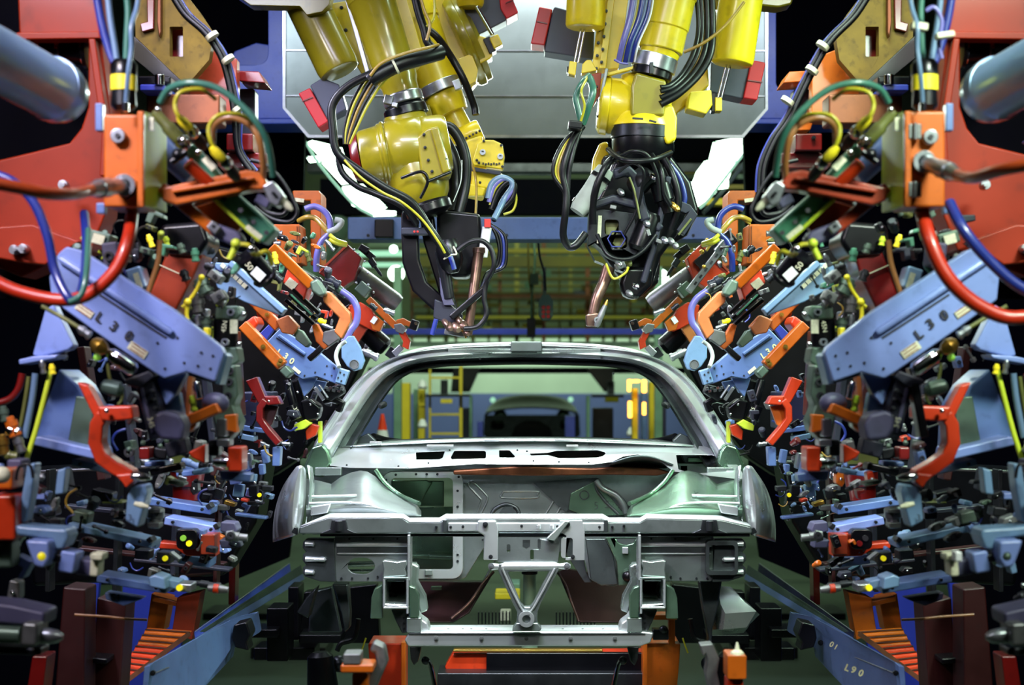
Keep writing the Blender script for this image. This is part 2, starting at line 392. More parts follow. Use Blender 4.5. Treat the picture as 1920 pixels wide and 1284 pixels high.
# things seen through the windscreen opening
solo('far_beam', 'void', G().box(690, 689, 1300, 700, 22, .3), 'long black beam seen through the top of the windscreen opening', 'beam')
for s, pts in (('left', [(850, 690), (900, 690), (880, 735), (845, 735)]), ('right', [(1100, 690), (1150, 690), (1150, 735), (1135, 735)])):
    solo('beam_gusset', 'black', G().plate(pts, 21.8, .3), f'black corner gusset hanging from the far beam, {s} of the second car body', 'gusset')
def ypost(x0, x1, y0, y1, lab, d=17, m='far_yellow'): solo('safety_post', m, G().box(x0, y0, x1, y1, d, .2), lab, 'post', 'safety posts', bevel=.004)
ypost(750, 768, 718, 830, 'thick yellow post nearest the left windscreen pillar')
ypost(736, 749, 722, 830, 'dark blue post against the thick yellow post at left', m='deep_blue')
ypost(784, 796, 730, 830, 'short yellow post between the thick one and the ladder', 18)
ypost(1186, 1196, 728, 830, 'narrow yellow post behind the glowing amber lamps', 16.5)
ypost(1218, 1238, 716, 830, 'thick yellow post nearest the right windscreen pillar')
ypost(1239, 1249, 716, 830, 'navy post against the thick yellow post at right', m='navy')
ypost(775, 783, 730, 830, 'pale post left of the ladder', 18.5, 'far_green'); ypost(1204, 1212, 716, 830, 'slate post between the two right-hand yellow posts', 17.2, 'slate_blue')
ypost(1100, 1106, 742, 830, 'slim pale post right of the second car body', 19, 'far_green'); ypost(880, 885, 742, 830, 'slim pale post left of the second car body', 19, 'far_green')
ld = Thing('ladder', 'yellow steel ladder with a platform seen through the left of the windscreen opening', 'ladder')
ld.p('rail', 'far_yellow', G().box(804, 692, 808, 830, 18, .06)); ld.p('rail', 'far_yellow', G().box(861, 684, 867, 830, 18, .06))
for y in (706, 740, 775, 811): ld.p('rung', 'far_yellow', G().box(805, y, 865, y+4, 18.02, .05))
ld.p('platform', 'dark_steel', G().box(797, 740, 880, 744, 17.8, .6))
for x, y, w, h in ((786, 730, 10, 30), (826, 748, 22, 8)): ld.p('sign', 'far_yellow', G().box(x, y, x+w, y+h, 17.7, .03))
for i, (x, y) in enumerate(((792, 719), (792, 793), (1184, 808))):
    q = Thing('beacon', ['small pale dome lamp on the upper post left of the ladder', 'small pale dome lamp low left of the ladder', 'small pale dome lamp at the foot of the amber lamps'][i], 'lamp', 'dome lamps')
    q.p('dome', 'white', G().lathe((x, y-8, 17.5), (x, y+6, 17.5), [(0, 1), (.2, 5), (.6, 8), (1, 9)])); q.p('base', 'dull_steel', G().box(x-8, y+6, x+8, y+10, 17.45, .1))
for i, (x0, y0, x1, y1) in enumerate(((1177, 712, 1200, 717), (1177, 712, 1183, 734), (1204, 712, 1212, 736), (1178, 752, 1185, 783), (1205, 754, 1211, 778))):
    solo('amber_lamp', 'lamp_amber', G().plate(rr(x0, y0, x1, y1, 2.2, 3), 16.3, .05),
         ['glowing amber bar lying across the top of the right-hand lamp frame', 'glowing amber lamp, upper left of the right-hand frame', 'glowing amber lamp, upper right of the right-hand frame', 'glowing amber lamp, lower left and tallest of the right-hand frame', 'glowing amber lamp, lower right of the right-hand frame'][i], 'lamp', 'amber lamps', bevel=0)
cn = Thing('traffic_cone', 'orange cone with a white foot behind the left windscreen pillar', 'cone')
cn.p('cone', 'cone_orange', G().lathe((717, 776, 14), (717, 806, 14), [(0, 3), (1, 9)])); cn.p('foot', 'white', G().lathe((717, 806, 14), (717, 828, 14), [(0, 9), (1, 13)]))
for i, (x0, y0, x1, y1, m) in enumerate([(895, 790, 905, 830, 'deep_blue'), (1060, 780, 1078, 830, 'deep_blue'), (1112, 765, 1150, 830, 'black'), (1110, 740, 1170, 745, 'dark_steel'), (1136, 744, 1160, 754, 'far_yellow'), (860, 765, 880, 830, 'navy'), (826, 712, 838, 742, 'dark_steel'), (1140, 715, 1152, 745, 'dark_steel')]):
    solo('equipment_cabinet', m, G().box(x0, y0, x1, y1, 18.6+i*.4, .3), ['slim blue cabinet left of the second car body', 'slim blue cabinet right of the second car body', 'black cabinet between the second car and the amber lamps', 'dark shelf above the black cabinet', 'yellow box hanging under the dark shelf', 'navy cabinet between ladder and second car', 'dark box on the ladder platform', 'dark box above the yellow box'][i], 'cabinet', bevel=.004)
# second body further down the line
t = Thing('body_shell', 'dark bare car body waiting further down the line, framed by the windscreen opening', 'car body')
rows = []
for f_, yo, d in ((1.0, 0, 27.0), (1.0, -2, 27.3), (.93, -14, 28.2), (.8, -22, 28.8), (.78, -24, 30.5)):
    rows.append([P(997+88*f_*math.sin(a), 778+yo-16*f_*math.cos(a)*(1 if f_ > .9 else 1.2), d) for a in [math.pi*(-.5+k/12) for k in range(13)]])
t.p('roof_shell', 'black', G().grid(rows), solid=.03, bevel=0)
t.p('front_panel', 'dark_steel', G().plate([(908, 778), (1086, 778), (1088, 815), (1070, 832), (925, 832), (906, 815)], 27.0, .15, [[(965, 800), (985, 788), (1010, 788), (1030, 800), (1038, 822), (957, 822)], rr(920, 788, 945, 806, 6), rr(1050, 788, 1075, 806, 6)]), bevel=.01)
t.p('bay_backing', 'black', G().plate([(915, 780), (1080, 780), (1080, 830), (915, 830)], 27.6, .05), bevel=0)  # black sheet added so the front openings read dark
t.p('lower_member', 'dull_steel', G().box(925, 822, 1070, 829, 26.9, .12), bevel=.01)
t.p('wheel_housing', 'grey_green', G().ball(938, 780, 27.2, 13), bevel=0); t.p('wheel_housing', 'grey_green', G().ball(1056, 780, 27.2, 13), bevel=0)
for x, y in ((924, 750), (1070, 749)): solo('round_lamp', 'lamp_soft', G().ball(x, y, 30, 5), 'small greenish lamp glowing %s of the second car body' % ('left' if x < 1000 else 'right'), 'light', bevel=0)

# floor strips beneath the line, seen low at both sides
def tracks(side):
    for i, (y0, y1, x0, x1, w, m) in enumerate([(1150, 1162, 380, 600, 'far', 'black'), (1214, 1234, 470, 610, 'middle', 'black'), (1188, 1200, 500, 640, 'between', 'dark_steel')]):
        d0 = EYE*F/(y1-CY)
        solo('floor_track', m, G().plate([(x0, y0), (x1, y0), (x1, y1), (x0, y1)], d0, .5), f'dark {["far", "nearest", "middle"][i]} track bar lying on the green floor, {side} of the car', 'track', 'floor tracks')
both(tracks)
# ================================================================ THE CAR BODY
car = Thing('body_shell', 'bare silver sheet-metal car body without doors or bonnet, front end towards us in the middle', 'car body')
# windscreen frame: both pillars and the header in one pressed loop
STN = [(575, 868, 640, 878, 6.80), (591, 828, 662, 838, 6.85), (615, 789, 685, 800, 6.95), (641, 750, 708, 762, 7.05), (667, 716, 729, 732, 7.15),
       (698, 690, 748, 711, 7.25), (735, 671, 778, 695, 7.32), (781, 658, 820, 687, 7.38), (860, 650, 880, 684, 7.42), (983, 646, 983, 682, 7.44)]
PRF = [(0, .12), (0, .02), (.05, -.015), (.11, .0), (.14, .03), (.2, .03), (.24, -.015), (.42, -.03), (.6, -.012), (.63, .035), (.8, .06), (.92, .05), (.97, .03), (1, .05), (1, .14)]
def mirx(p): return (2*CX-p[0], p[1], 2*CX-p[2], p[3], p[4])
full = STN+[mirx(p) for p in STN[-2::-1]]
def dens(L, n=3):
    out = []
    for i in range(len(L)-1):
        a, b, c, e = L[max(0, i-1)], L[i], L[i+1], L[min(len(L)-1, i+2)]
        for k in range(n):
            t = k/n; out.append(tuple(.5*(2*q+(r-p)*t+(2*p-5*q+4*r-s)*t*t+(3*q-p-3*r+s)*t**3) for p, q, r, s in zip(a, b, c, e)))
    return out+[L[-1]]
full = dens(full)
def band(t0, t1):
    pr = [p for p in PRF if t0 <= p[0] <= t1]
    return [[P(o[0]+(o[2]-o[0])*t, o[1]+(o[3]-o[1])*t, o[4]+dd) for t, dd in pr] for o in full]
car.p('windscreen_frame', 'zinc_bright', G().grid(band(0, .6)), solid=.004, bevel=0)
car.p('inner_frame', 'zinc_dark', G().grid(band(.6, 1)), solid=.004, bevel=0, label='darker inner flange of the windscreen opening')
TOP = dens([(742, 667, 7.44), (765, 659, 7.46), (795, 652, 7.48), (850, 646, 7.5), (920, 643, 7.51), (983, 642, 7.51), (1046, 643, 7.51), (1116, 646, 7.5), (1171, 652, 7.48), (1201, 659, 7.46), (1224, 667, 7.44)])
car.p('roof_edge', 'zinc_lit', G().grid([[P(x, y+6, d-.03) for x, y, d in TOP], [P(x, y+3, d-.05) for x, y, d in TOP], [P(x, y, d) for x, y, d in TOP], [P(x, y-1, d+.12) for x, y, d in TOP], [P(x, y+1.5, d+.5) for x, y, d in TOP], [P(x, y+5, d+1.2) for x, y, d in TOP]]), solid=.004, bevel=0)
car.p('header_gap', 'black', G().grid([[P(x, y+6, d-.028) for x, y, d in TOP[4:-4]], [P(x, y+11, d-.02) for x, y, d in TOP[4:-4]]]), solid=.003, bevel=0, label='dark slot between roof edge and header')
car.p('header_pad', 'aluminium', G().plate([(958, 640), (1016, 640), (1017, 659), (957, 659)], 7.37, .12), bevel=.006)
for x in (900, 1066): car.p('header_gusset', 'zinc', G().plate([(x-60, 654), (x+60, 654), (x+60, 661), (x-60, 661)], 7.395, .01), bevel=.002)
def roof_side(side):
    car.p('mirror_boss', 'dark_steel', G().lathe((712, 762, 7.0), (722, 757, 7.2), [(0, 3), (.3, 6), (.8, 6), (1, 2)]), bevel=0)
    car.p('side_member', 'zinc_dark', G().plate([(636, 872), (642, 846), (668, 822), (690, 812), (705, 826), (690, 850), (680, 872)], 6.98, .05), bevel=.005)
    car.p('door_ring', 'dark_steel', G().tube([(700, 818, 7.2), (730, 826, 7.4), (790, 832, 7.6), (860, 832, 7.8)], 6), bevel=0)
    car.p('pillar_foot', 'zinc_green_lit', G().plate([(566, 884), (584, 838), (606, 832), (616, 846), (622, 868), (606, 896), (580, 892)], 6.75, .12), bevel=.012)
both(roof_side)
for x, y in ((900, 672), (1128, 671), (1150, 700), (680, 766), (1240, 725)): car.p('weld_nut', 'dark_steel', G().disc(x, y, 7.2 if y > 690 else 7.36, 2.2, .02, 10), bevel=0)
# cowl
H1 = [(780, 848), (834, 846), (830, 858), (824, 861), (780, 862)]; H2 = [(852, 845), (909, 845), (911, 848), (911, 858), (908, 860), (847, 861), (845, 858)]
H3 = [(936, 844), (955, 844), (966, 856), (964, 858), (936, 858)]
H4 = [(993, 850), (1027, 849), (1043, 845), (1120, 844), (1133, 847), (1136, 850), (1131, 855), (1120, 858), (1048, 859), (1027, 853), (996, 854)]
H5 = [(1268, 853), (1335, 853), (1358, 862), (1366, 876), (1362, 884), (1300, 888), (1272, 880)]
def dd(pts):  # cowl leans back towards the glass
    return [(x, y, 6.72+(878-y)*.0042) for x, y in pts]
cw = car.p('cowl_panel', 'zinc_bright', G().plate(dd([(640, 837), (700, 834), (779, 831), (909, 827), (983, 825), (1060, 825), (1180, 827), (1260, 830), (1330, 838), (1368, 852), (1388, 878), (1398, 900), (1262, 884), (1245, 870), (1225, 858), (1195, 852), (1168, 856), (1148, 866), (1110, 871), (980, 871), (890, 870), (770, 878), (656, 877), (618, 873), (620, 848)]), 0, .012, [dd(H1), dd(H2), dd(H3), dd(H4), dd(H5)]), bevel=.003)
car.p('cowl_backing', 'zinc_dark', G().plate([(700, 838, 7.0), (1250, 838, 7.0), (1250, 878, 6.9), (700, 878, 6.9)], 0, .01), bevel=0)
car.p('cowl_arch', 'zinc_dark', G().grid([[P(1148+114*k/10, 866-15*math.sin(math.pi*k/10)+4*k/10, 6.73) for k in range(11)], [P(1140+130*k/10, 872-6*math.sin(math.pi*k/10)+6*k/10, 6.95) for k in range(11)]]), solid=.006, bevel=0)
car.p('cowl_ledge', 'zinc', G().grid([[P(640+x*60, 837-12*math.sin(math.pi*x/11.4), 6.88) for x in range(12)], [P(645+x*59, 832-11*math.sin(math.pi*x/11.4), 7.0) for x in range(12)], [P(650+x*58, 831-11*math.sin(math.pi*x/11.4), 7.2) for x in range(12)]]), solid=.004, bevel=0)
car.p('cowl_flange', 'zinc_dark', G().grid([[P(680+x*56, 829-9*math.sin(math.pi*x/11), 7.2) for x in range(12)], [P(690+x*54, 826-8*math.sin(math.pi*x/11), 7.35) for x in range(12)]]), solid=.01, bevel=0)
for x0, x1, y in ((693, 715, 828), (908, 936, 824), (1040, 1078, 823), (1062, 1084, 834), (800, 850, 834)): car.p('cowl_clip', 'zinc_bright', G().box(x0, y, x1, y+3.5, 6.84, .03), bevel=.001)
for x, y in ((843, 844), (970, 844), (803, 868), (1000, 864), (1048, 866), (1104, 867), (650, 872), (747, 874), (988, 846), (1247, 835)): car.p('rivet', 'dark_steel', G().disc(x, y, 6.715+(878-y)*.0042, 1.8, .01, 10), cw, bevel=0)
car.p('intake_bracket', 'zinc_green_lit', G().box(1290, 858, 1330, 866, 6.95, .05).box(1275, 872, 1290, 886, 6.95, .05).ball(1345, 880, 6.95, 9).box(1312, 866, 1320, 888, 6.98, .03), bevel=.003)
car.p('intake_wall', 'zinc_dark', G().plate([(1255, 845), (1385, 845), (1400, 900), (1255, 900)], 7.1, .02), bevel=0)
# firewall
OPN = rr(733, 896, 849, 1068, 8)
fw = car.p('firewall', 'zinc_mid', G().plate([(585, 868), (1395, 868), (1395, 1002), (1212, 1002), (1205, 1082), (1150, 1100), (1125, 1096), (1105, 1085), (1085, 1010), (1070, 1000), (930, 1000), (908, 1026), (873, 1083), (860, 1088), (715, 1088), (700, 1002), (585, 1002)], 6.95, .02, [OPN]), bevel=.003)
car.p('opening_frame', 'zinc_bright', G().plate(rr(716, 884, 868, 1085, 20), 6.92, .03, [OPN]), bevel=.004)
for x, y in ((724, 900), (860, 894), (858, 920), (858, 950), (858, 1040), (858, 1052), (742, 890), (780, 889), (800, 889), (820, 889), (805, 1075)): car.p('weld_nut', 'dark_steel', G().disc(x, y, 6.915, 2.4, .01, 10), bevel=0)
car.p('box_bracket', 'zinc', G().box(797, 1068, 811, 1078, 6.9, .02), bevel=.002)
car.p('heater_box', 'zinc_green_lit', G().plate([(732, 900), (832, 902), (832, 950), (795, 949), (732, 952)], 7.25, .03), bevel=.004)
car.p('heater_box', 'zinc_green_lit', G().plate([(732, 952), (850, 950), (850, 1070), (732, 1070)], 7.4, .03), bevel=.004)
car.p('heater_rail', 'zinc_green_lit', G().bar((735, 1042, 7.3), (850, 1046, 7.3), 7, .05), bevel=.004)
car.p('heater_fin', 'zinc_green_lit', G().plate([(735, 915, 7.22), (790, 940, 7.22), (810, 905, 7.22), (800, 900, 7.22), (735, 902, 7.22)], 0, .02), bevel=.004)
def bead(pts, r, d=6.95, m='zinc_mid'): car.p('pressed_bead', m, G().tube([(x, y, d) for x, y in pts], r, sub=5), fw, bevel=0)
bead([(880, 906), (886, 903), (908, 924), (914, 936), (900, 966)], 2.2); bead([(880, 906), (880, 912), (900, 934), (902, 940), (893, 966)], 2.2)
bead([(944, 921), (1004, 921), (1008, 927), (1004, 933), (944, 933), (941, 927), (944, 921)], 2)
bead([(1024, 962), (1052, 918), (1060, 913), (1068, 918), (1066, 926), (1044, 962)], 2.4)
bead([(920, 968), (928, 954), (948, 945), (968, 952), (974, 966)], 4, m='zinc_dark')
bead([(1118, 900), (1130, 915), (1155, 928), (1168, 944), (1174, 962)], 6, 6.9); bead([(1122, 898), (1118, 915), (1135, 940), (1160, 964)], 4, 6.93, 'zinc_dark')
car.p('centre_recess', 'zinc_dark', G().plate([(935, 962, 6.93), (945, 950, 6.93), (960, 949, 6.93), (968, 962, 6.93)], 0, .01).plate([(1000, 905, 6.935), (1118, 897, 6.935), (1118, 905, 6.935), (1060, 960, 6.935)], 0, .01), fw, bevel=0)
car.p('centre_patch', 'zinc_green_lit', G().plate([(1070, 925), (1118, 900), (1172, 965), (1100, 968), (1066, 955)], 6.925, .012), fw, bevel=.002)
car.p('seam_strip', 'primer_brown', G().plate([(850, 882), (960, 875), (1110, 878), (1160, 875), (1235, 878), (1258, 886), (1232, 892), (1150, 890), (1000, 892), (850, 890)], 6.86, .04), bevel=.006, label='brown primed seam strip under the cowl')
for s_, x, y, h, a in (('O', 1096, 929, 18, 20), ('5', 1118, 948, 14, 0), ('5', 1138, 946, 14, -8), ('CK', 1303, 928, 9, 65)):
    car.p('chalk_mark', 'ink', G().text(s_, x, y, 6.92 if s_ != 'CK' else 6.1, h, a, bold=-.02), bevel=0)
# right lower firewall patch and its cut-out
car.p('firewall_patch', 'zinc_green_lit', G().plate([(1135, 1008), (1202, 1008), (1202, 1096), (1160, 1098), (1156, 1052), (1145, 1030)], 6.85, .03, [[(1155, 1010), (1192, 1010), (1188, 1018), (1174, 1022), (1160, 1018)]]), bevel=.004)
car.p('firewall_patch', 'zinc_dark', G().plate([(1098, 1010), (1135, 1010), (1150, 1040), (1158, 1096), (1128, 1098), (1108, 1088)], 6.86, .03), bevel=.004)
car.p('grommet', 'black', G().ball(1178, 1080, 6.82, 12), bevel=0); car.p('stud_plate', 'zinc_bright', G().box(1167, 1026, 1178, 1038, 6.83, .02), bevel=.002)
# floor pan and tunnel in the dark below
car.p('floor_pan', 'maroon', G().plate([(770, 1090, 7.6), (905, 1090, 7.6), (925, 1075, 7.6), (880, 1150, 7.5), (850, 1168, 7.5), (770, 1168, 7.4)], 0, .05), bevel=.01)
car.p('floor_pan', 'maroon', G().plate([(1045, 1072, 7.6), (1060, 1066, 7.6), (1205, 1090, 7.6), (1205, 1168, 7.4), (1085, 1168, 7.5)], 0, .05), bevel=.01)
car.p('tunnel_edge', 'copper', G().tube([(846, 1160, 7.3), (880, 1130, 7.35), (905, 1095, 7.4), (925, 1072, 7.45)], 3), bevel=0)
car.p('tunnel_edge', 'copper', G().tube([(1085, 1165, 7.3), (1072, 1130, 7.35), (1060, 1095, 7.4), (1044, 1072, 7.45)], 2), bevel=0)
car.p('floor_rail', 'zinc_green_lit', G().box(808, 1100, 828, 1106, 7.3, .04), bevel=.002)
car.p('tunnel_plate', 'zinc_dark', G().plate([(905, 1088), (940, 1030), (925, 1006), (930, 1000), (1085, 1000), (1100, 1075), (1110, 1092), (1096, 1092), (1060, 1036), (1030, 1030), (940, 1032), (914, 1080)], 6.99, .02), bevel=.002)
# radiator support
D = 6.0
sup = car.p('radiator_support', 'zinc_mid', G().plate([(561, 988), (590, 977), (614, 970), (728, 970), (755, 970), (765, 978), (825, 978), (836, 971), (1130, 971), (1142, 978), (1200, 978), (1212, 971), (1353, 974), (1385, 981), (1409, 987), (1411, 1000), (561, 1001)], D, .09), bevel=.006)
car.p('support_flange', 'zinc_lit', G().grid([[P(x, y, D) for x, y in ((563, 986), (614, 969), (728, 969), (757, 970), (768, 977), (824, 977), (836, 970), (983, 970), (1130, 970), (1142, 977), (1200, 977), (1212, 970), (1353, 973), (1408, 986))],
                                            [P(x, y, D+.1) for x, y in ((575, 980), (618, 962), (728, 962), (757, 963), (768, 970), (824, 970), (836, 963), (983, 963), (1130, 963), (1142, 970), (1200, 970), (1212, 963), (1353, 966), (1400, 979))]]), solid=.004, bevel=0)
car.p('support_lip', 'dark_steel', G().box(600, 1000, 1406, 1006, D+.02, .05), bevel=.002)
car.p('centre_stiffener', 'zinc_bright', G().box(840, 980, 1134, 996, D-.012, .03), bevel=.004)
for x in (834, 1136): car.p('stiffener_end', 'zinc_dark', G().box(x-4, 974, x+4, 998, D-.016, .03), bevel=.003)
for x in (818, 845, 868, 900, 978, 1008, 1037, 1045, 1124, 1148, 1170): car.p('bolt', 'dark_steel', G().bolt(x, 986+(x % 3), D-.008, 2.6), bevel=0)
for x in (1010, 1035): car.p('stud', 'zinc_bright', G().cyl((x, 984, D-.03), (x, 991, D-.03), 4), bevel=.001)
def front_side(side):
    R = side == 'right'
    # corner bracket with the dark mounting saddle
    car.p('saddle', 'dark_steel', G().plate([(600, 1000), (619, 992), (622, 974), (648, 974), (652, 992), (670, 1000)], D-.014, .03).cyl((635, 976, D-.03), (635, 996, D-.03), 7), bevel=.003)
    car.p('lamp_panel', 'zinc_mid', G().plate([(628, 1004), (765, 1004), (765, 1060), (758, 1090), (632, 1090), (626, 1082)], D+.06, .02, [] if R else [[(677+23*math.cos(a)+(3 if math.cos(a) > 0 else -3), 1061+16*math.sin(a)) for a in [math.pi*k/8 for k in range(16)]]]), bevel=.004)
    car.p('panel_bead', 'zinc_bright', G().bar((630, 1022, D+.05), (764, 1022, D+.05), 6, .03).bar((632, 1038, D+.052), (764, 1038, D+.052), 3, .03), bevel=.008)
    car.p('panel_groove', 'zinc_dark', G().box(632, 1025, 764, 1036, D+.056, .01), bevel=.001)
    car.p('panel_edge', 'zinc_bright', G().box(764, 1003, 769, 1088, D-.02, .12), bevel=.002)
    if R: car.p('lamp_pocket', 'zinc_dark', G().plate(rr(582, 1014, 642, 1078, 8), D+.02, .06, [rr(588, 1022, 636, 1070, 6)]).box(586, 1020, 638, 1072, D+.1, .02), bevel=.008)
    else: car.p('conduit', 'zinc', G().cyl((652, 1058, D+.4), (704, 1056, D+.4), 5).cyl((650, 1070, D+.35), (704, 1069, D+.35), 3), bevel=0)
    # scalloped side bracket
    sc = []
    for k in range(3):
        yc = 1022+k*24
        sc += [(574, yc-12), (568, yc-6), (567, yc+4), (572, yc+11)]
    car.p('scalloped_bracket', 'zinc_dark', G().plate([(626, 1010)]+sc+[(600, 1090), (630, 1091)], D+.05, .05), bevel=.006)
    for k, yy in enumerate((1019, 1048, 1072)): car.p('pressed_rib', 'zinc_bright', G().lathe((573, yy, D+.045), (590 if k != 1 else 612, yy+1, D+.04), [(0, 5), (.6, 4), (.9, 4.5), (1, 1)]), bevel=0)
    for x in (640, 660, 690, 708, 728): car.p('spot_weld', 'dark_steel', G().disc(x, 1084-(x % 5), D+.055, 2, .01, 8), bevel=0)
    for x in (655, 700, 745): car.p('spot_weld', 'dark_steel', G().disc(x, 1010, D+.055, 2, .01, 8), bevel=0)
    # frame horn, an open square box
    car.p('horn_plate', 'zinc', G().plate([(716, 1052), (722, 1050), (745, 1053), (762, 1050), (764, 1058), (760, 1066), (763, 1080), (717, 1083), (719, 1068)], D-.02, .05), bevel=.005)
    car.p('frame_horn', 'zinc', G().plate([(717, 1082), (766, 1082), (766, 1141), (717, 1141)], D-.03, .5, [[(723, 1086), (761, 1086), (761, 1133), (723, 1131)]]), bevel=.006)
    car.p('horn_dark', 'void', G().box(723, 1086, 761, 1133, D+.3, .02), bevel=0)  # black sheet standing in for the dark inside the open tube
    car.p('horn_tab', 'zinc_green_lit', G().plate([(696, 1120), (702, 1104), (716, 1096), (717, 1160), (694, 1160)], D-.02, .04), bevel=.004)
    car.p('horn_tab', 'zinc_green_lit', G().plate([(767, 1098), (778, 1102), (786, 1116), (785, 1158), (768, 1158)], D-.02, .04), bevel=.004)
    car.p('horn_weld', 'zinc_bright', G().tube([(720, 1086, D-.04), (720, 1138, D-.04)], 2.2).tube([(719, 1139, D-.04), (764, 1139, D-.04)], 2.4).tube([(764, 1086, D-.04), (764, 1150, D-.04)], 2.2), bevel=0)
    car.p('strut', 'zinc_dark', G().plate([(733, 1143), (764, 1143), (766, 1185), (754, 1188), (742, 1165)], D+.02, .06), bevel=.005)
    for y in (1158, 1168, 1178): car.p('spot_weld', 'dark_steel', G().disc(757, y, D+.015, 2, .01, 8), bevel=0)
    car.p('engine_mount', 'zinc', G().plate([(770, 1055), (785, 1062), (783, 1090), (798, 1118), (802, 1145), (788, 1150), (778, 1110), (770, 1098)], D+.16, .06), bevel=.006)
    # wheel apron
    X = [574, 598, 621, 639, 657, 675, 689, 704, 719, 746, 778, 790]; TY = [897, 901, 907, 894, 886, 882, 884, 893, 910, 928, 940, 958]
    rows = []
    for f_, d, lift in ((1, 6.1, 0), (.82, 6.1, -3), (.68, 6.14, 2), (.5, 6.3, 0), (.25, 6.45, -2), (.08, 6.56, 0), (0, 6.62, 0), (.05, 6.72, 0)):
        rows.append([P(x, ty+(968-ty)*f_+lift*(1 if 598 < x < 740 else 0), d) for x, ty in zip(X, TY)])
    car.p('wheel_apron', 'zinc_green_lit' if R else 'zinc_mid', G().grid(rows), solid=.004, bevel=0)  # green light on the right side is put into the metal colour
    car.p('apron_bead', 'zinc_bright', G().tube([(580, 944, 6.12), (640, 942, 6.12), (690, 946, 6.12), (716, 958, 6.11)], 3).tube([(578, 931, 6.2), (640, 930, 6.22), (668, 929, 6.24)], 3), bevel=0)
    car.p('apron_bracket', 'zinc_bright', G().plate([(582, 950), (620, 944), (614, 962), (582, 967)], 6.07, .03), bevel=.004)
    car.p('apron_shelf', 'zinc', G().box(590, 876, 640, 892, 6.7, .03), bevel=.004)
    car.p('tower_brace', 'zinc_green_lit', G().tube([(704, 880, 6.6), (722, 905, 6.6), (750, 928, 6.58), (786, 944, 6.4)], 4), bevel=0)
    # fender
    FR = [((574, 874), (562, 872), (556, 874), (552, 878), (558, 884)), ((575, 905), (553, 900), (538, 902), (527, 908), (531, 914)), ((573, 945), (549, 943), (527, 944), (514, 948), (518, 952)),
          ((567, 980), (548, 982), (524, 984), (508, 985), (513, 986)), ((561, 1003), (553, 1004), (530, 1011), (509, 1017), (513, 1016))]
    car.p('fender', 'zinc_bright', G().grid([[P(x, y, d) for (x, y), d in zip(r, (6.12, 6.06, 6.14, 6.4, 6.9))] for r in FR]), solid=.004, sub=2, bevel=0)
    car.p('fender_flange', 'zinc', G().grid([[P(576, 872, 6.12), P(580, 905, 6.12), P(578, 945, 6.12), P(572, 985, 6.1), P(566, 1002, 6.06)], [P(584, 876, 6.3), P(588, 905, 6.3), P(586, 945, 6.3), P(580, 985, 6.25), P(572, 1000, 6.2)]]), solid=.004, bevel=0)
    car.p('fender_notch', 'dark_steel', G().plate([(546, 998), (552, 988), (558, 990), (557, 1003)], 6.04, .02), bevel=.002)
    # pieces hanging under the front corner
    car.p('corner_leg', 'zinc_dark', G().plate([(622, 1095), (652, 1095), (656, 1150), (655, 1178), (646, 1186), (640, 1150)] if not R else [(612, 1088), (655, 1090), (648, 1140), (637, 1196), (640, 1214), (632, 1214), (630, 1180), (618, 1130)], D+.2, .08), bevel=.006)
    if R: car.p('bumper_corner', 'zinc_bright', G().grid([[P(x, y, d) for x, y, d in r] for r in (((650, 1094, 6.3), (620, 1098, 6.28), (596, 1100, 6.3), (590, 1106, 6.4)), ((650, 1130, 6.3), (615, 1132, 6.24), (570, 1128, 6.26), (560, 1134, 6.4)), ((642, 1146, 6.3), (606, 1150, 6.22), (548, 1146, 6.24), (542, 1152, 6.4)), ((640, 1180, 6.3), (610, 1180, 6.22), (566, 1176, 6.26), (560, 1170, 6.4)), ((640, 1190, 6.36), (612, 1190, 6.3), (572, 1186, 6.3), (566, 1180, 6.45)))]), solid=.005, bevel=0)
    else: car.p('bumper_corner', 'zinc_dark', G().plate([(556, 1148), (575, 1118), (594, 1100), (582, 1144), (578, 1160)], 6.3, .1), bevel=.006)
    if not R: car.p('corner_stay', 'zinc_dark', G().plate([(582, 1110), (622, 1100), (640, 1186), (578, 1186)], 6.5, .05), bevel=.006, label='dark left corner piece')
both(front_side)
for x, y in ((1128, 1010), (1148, 1013), (905, 1012), (920, 1010)): car.p('spot_weld', 'dark_steel', G().disc(x, y, 6.93, 2, .01, 8), bevel=0)
# lower crossmember: bright shelf and front face
zs = EYE-(1187-CY)/F*D
def XS(px): return (px-CX)/F*D
car.p('crossmember_shelf', 'zinc_lit', G().wbox(XS(772), XS(1208), D, D+.2, zs-.006, zs), bevel=.002, label='bright flat top of the lower crossmember')
cm = car.p('lower_crossmember', 'zinc_bright', G().plate([(768, 1184), (1206, 1184), (1226, 1186), (1220, 1205), (1200, 1212), (765, 1212), (758, 1200)], D-.01, .05), bevel=.006)
car.p('crossmember_lip', 'zinc_dark', G().box(766, 1187, 1210, 1189, D-.014, .01), bevel=0)
for x in (818, 903, 987, 1070, 1153): car.p('bolt', 'dull_steel', G().bolt(x, 1197, D-.008, 4), cm, bevel=0)
def corner(side):
    car.p('corner_gusset', 'zinc_bright', G().plate([(765, 1148), (778, 1142), (788, 1158), (802, 1168), (806, 1186), (765, 1186)], D+.02, .1), bevel=.008)
    car.p('corner_patch', 'zinc', G().box(762, 1158, 790, 1186, D-.014, .03), bevel=.004)
both(corner)
for x in (803, 841, 868, 884, 912, 1055, 1092, 1130, 1166): car.p('shelf_hole', 'dark_steel', G().wlathe(Vector((XS(x)*1.02, D+.1, zs)), Vector((XS(x)*1.02, D+.1, zs+.0012)), [(0, .004), (1, .004)], 10), bevel=0)
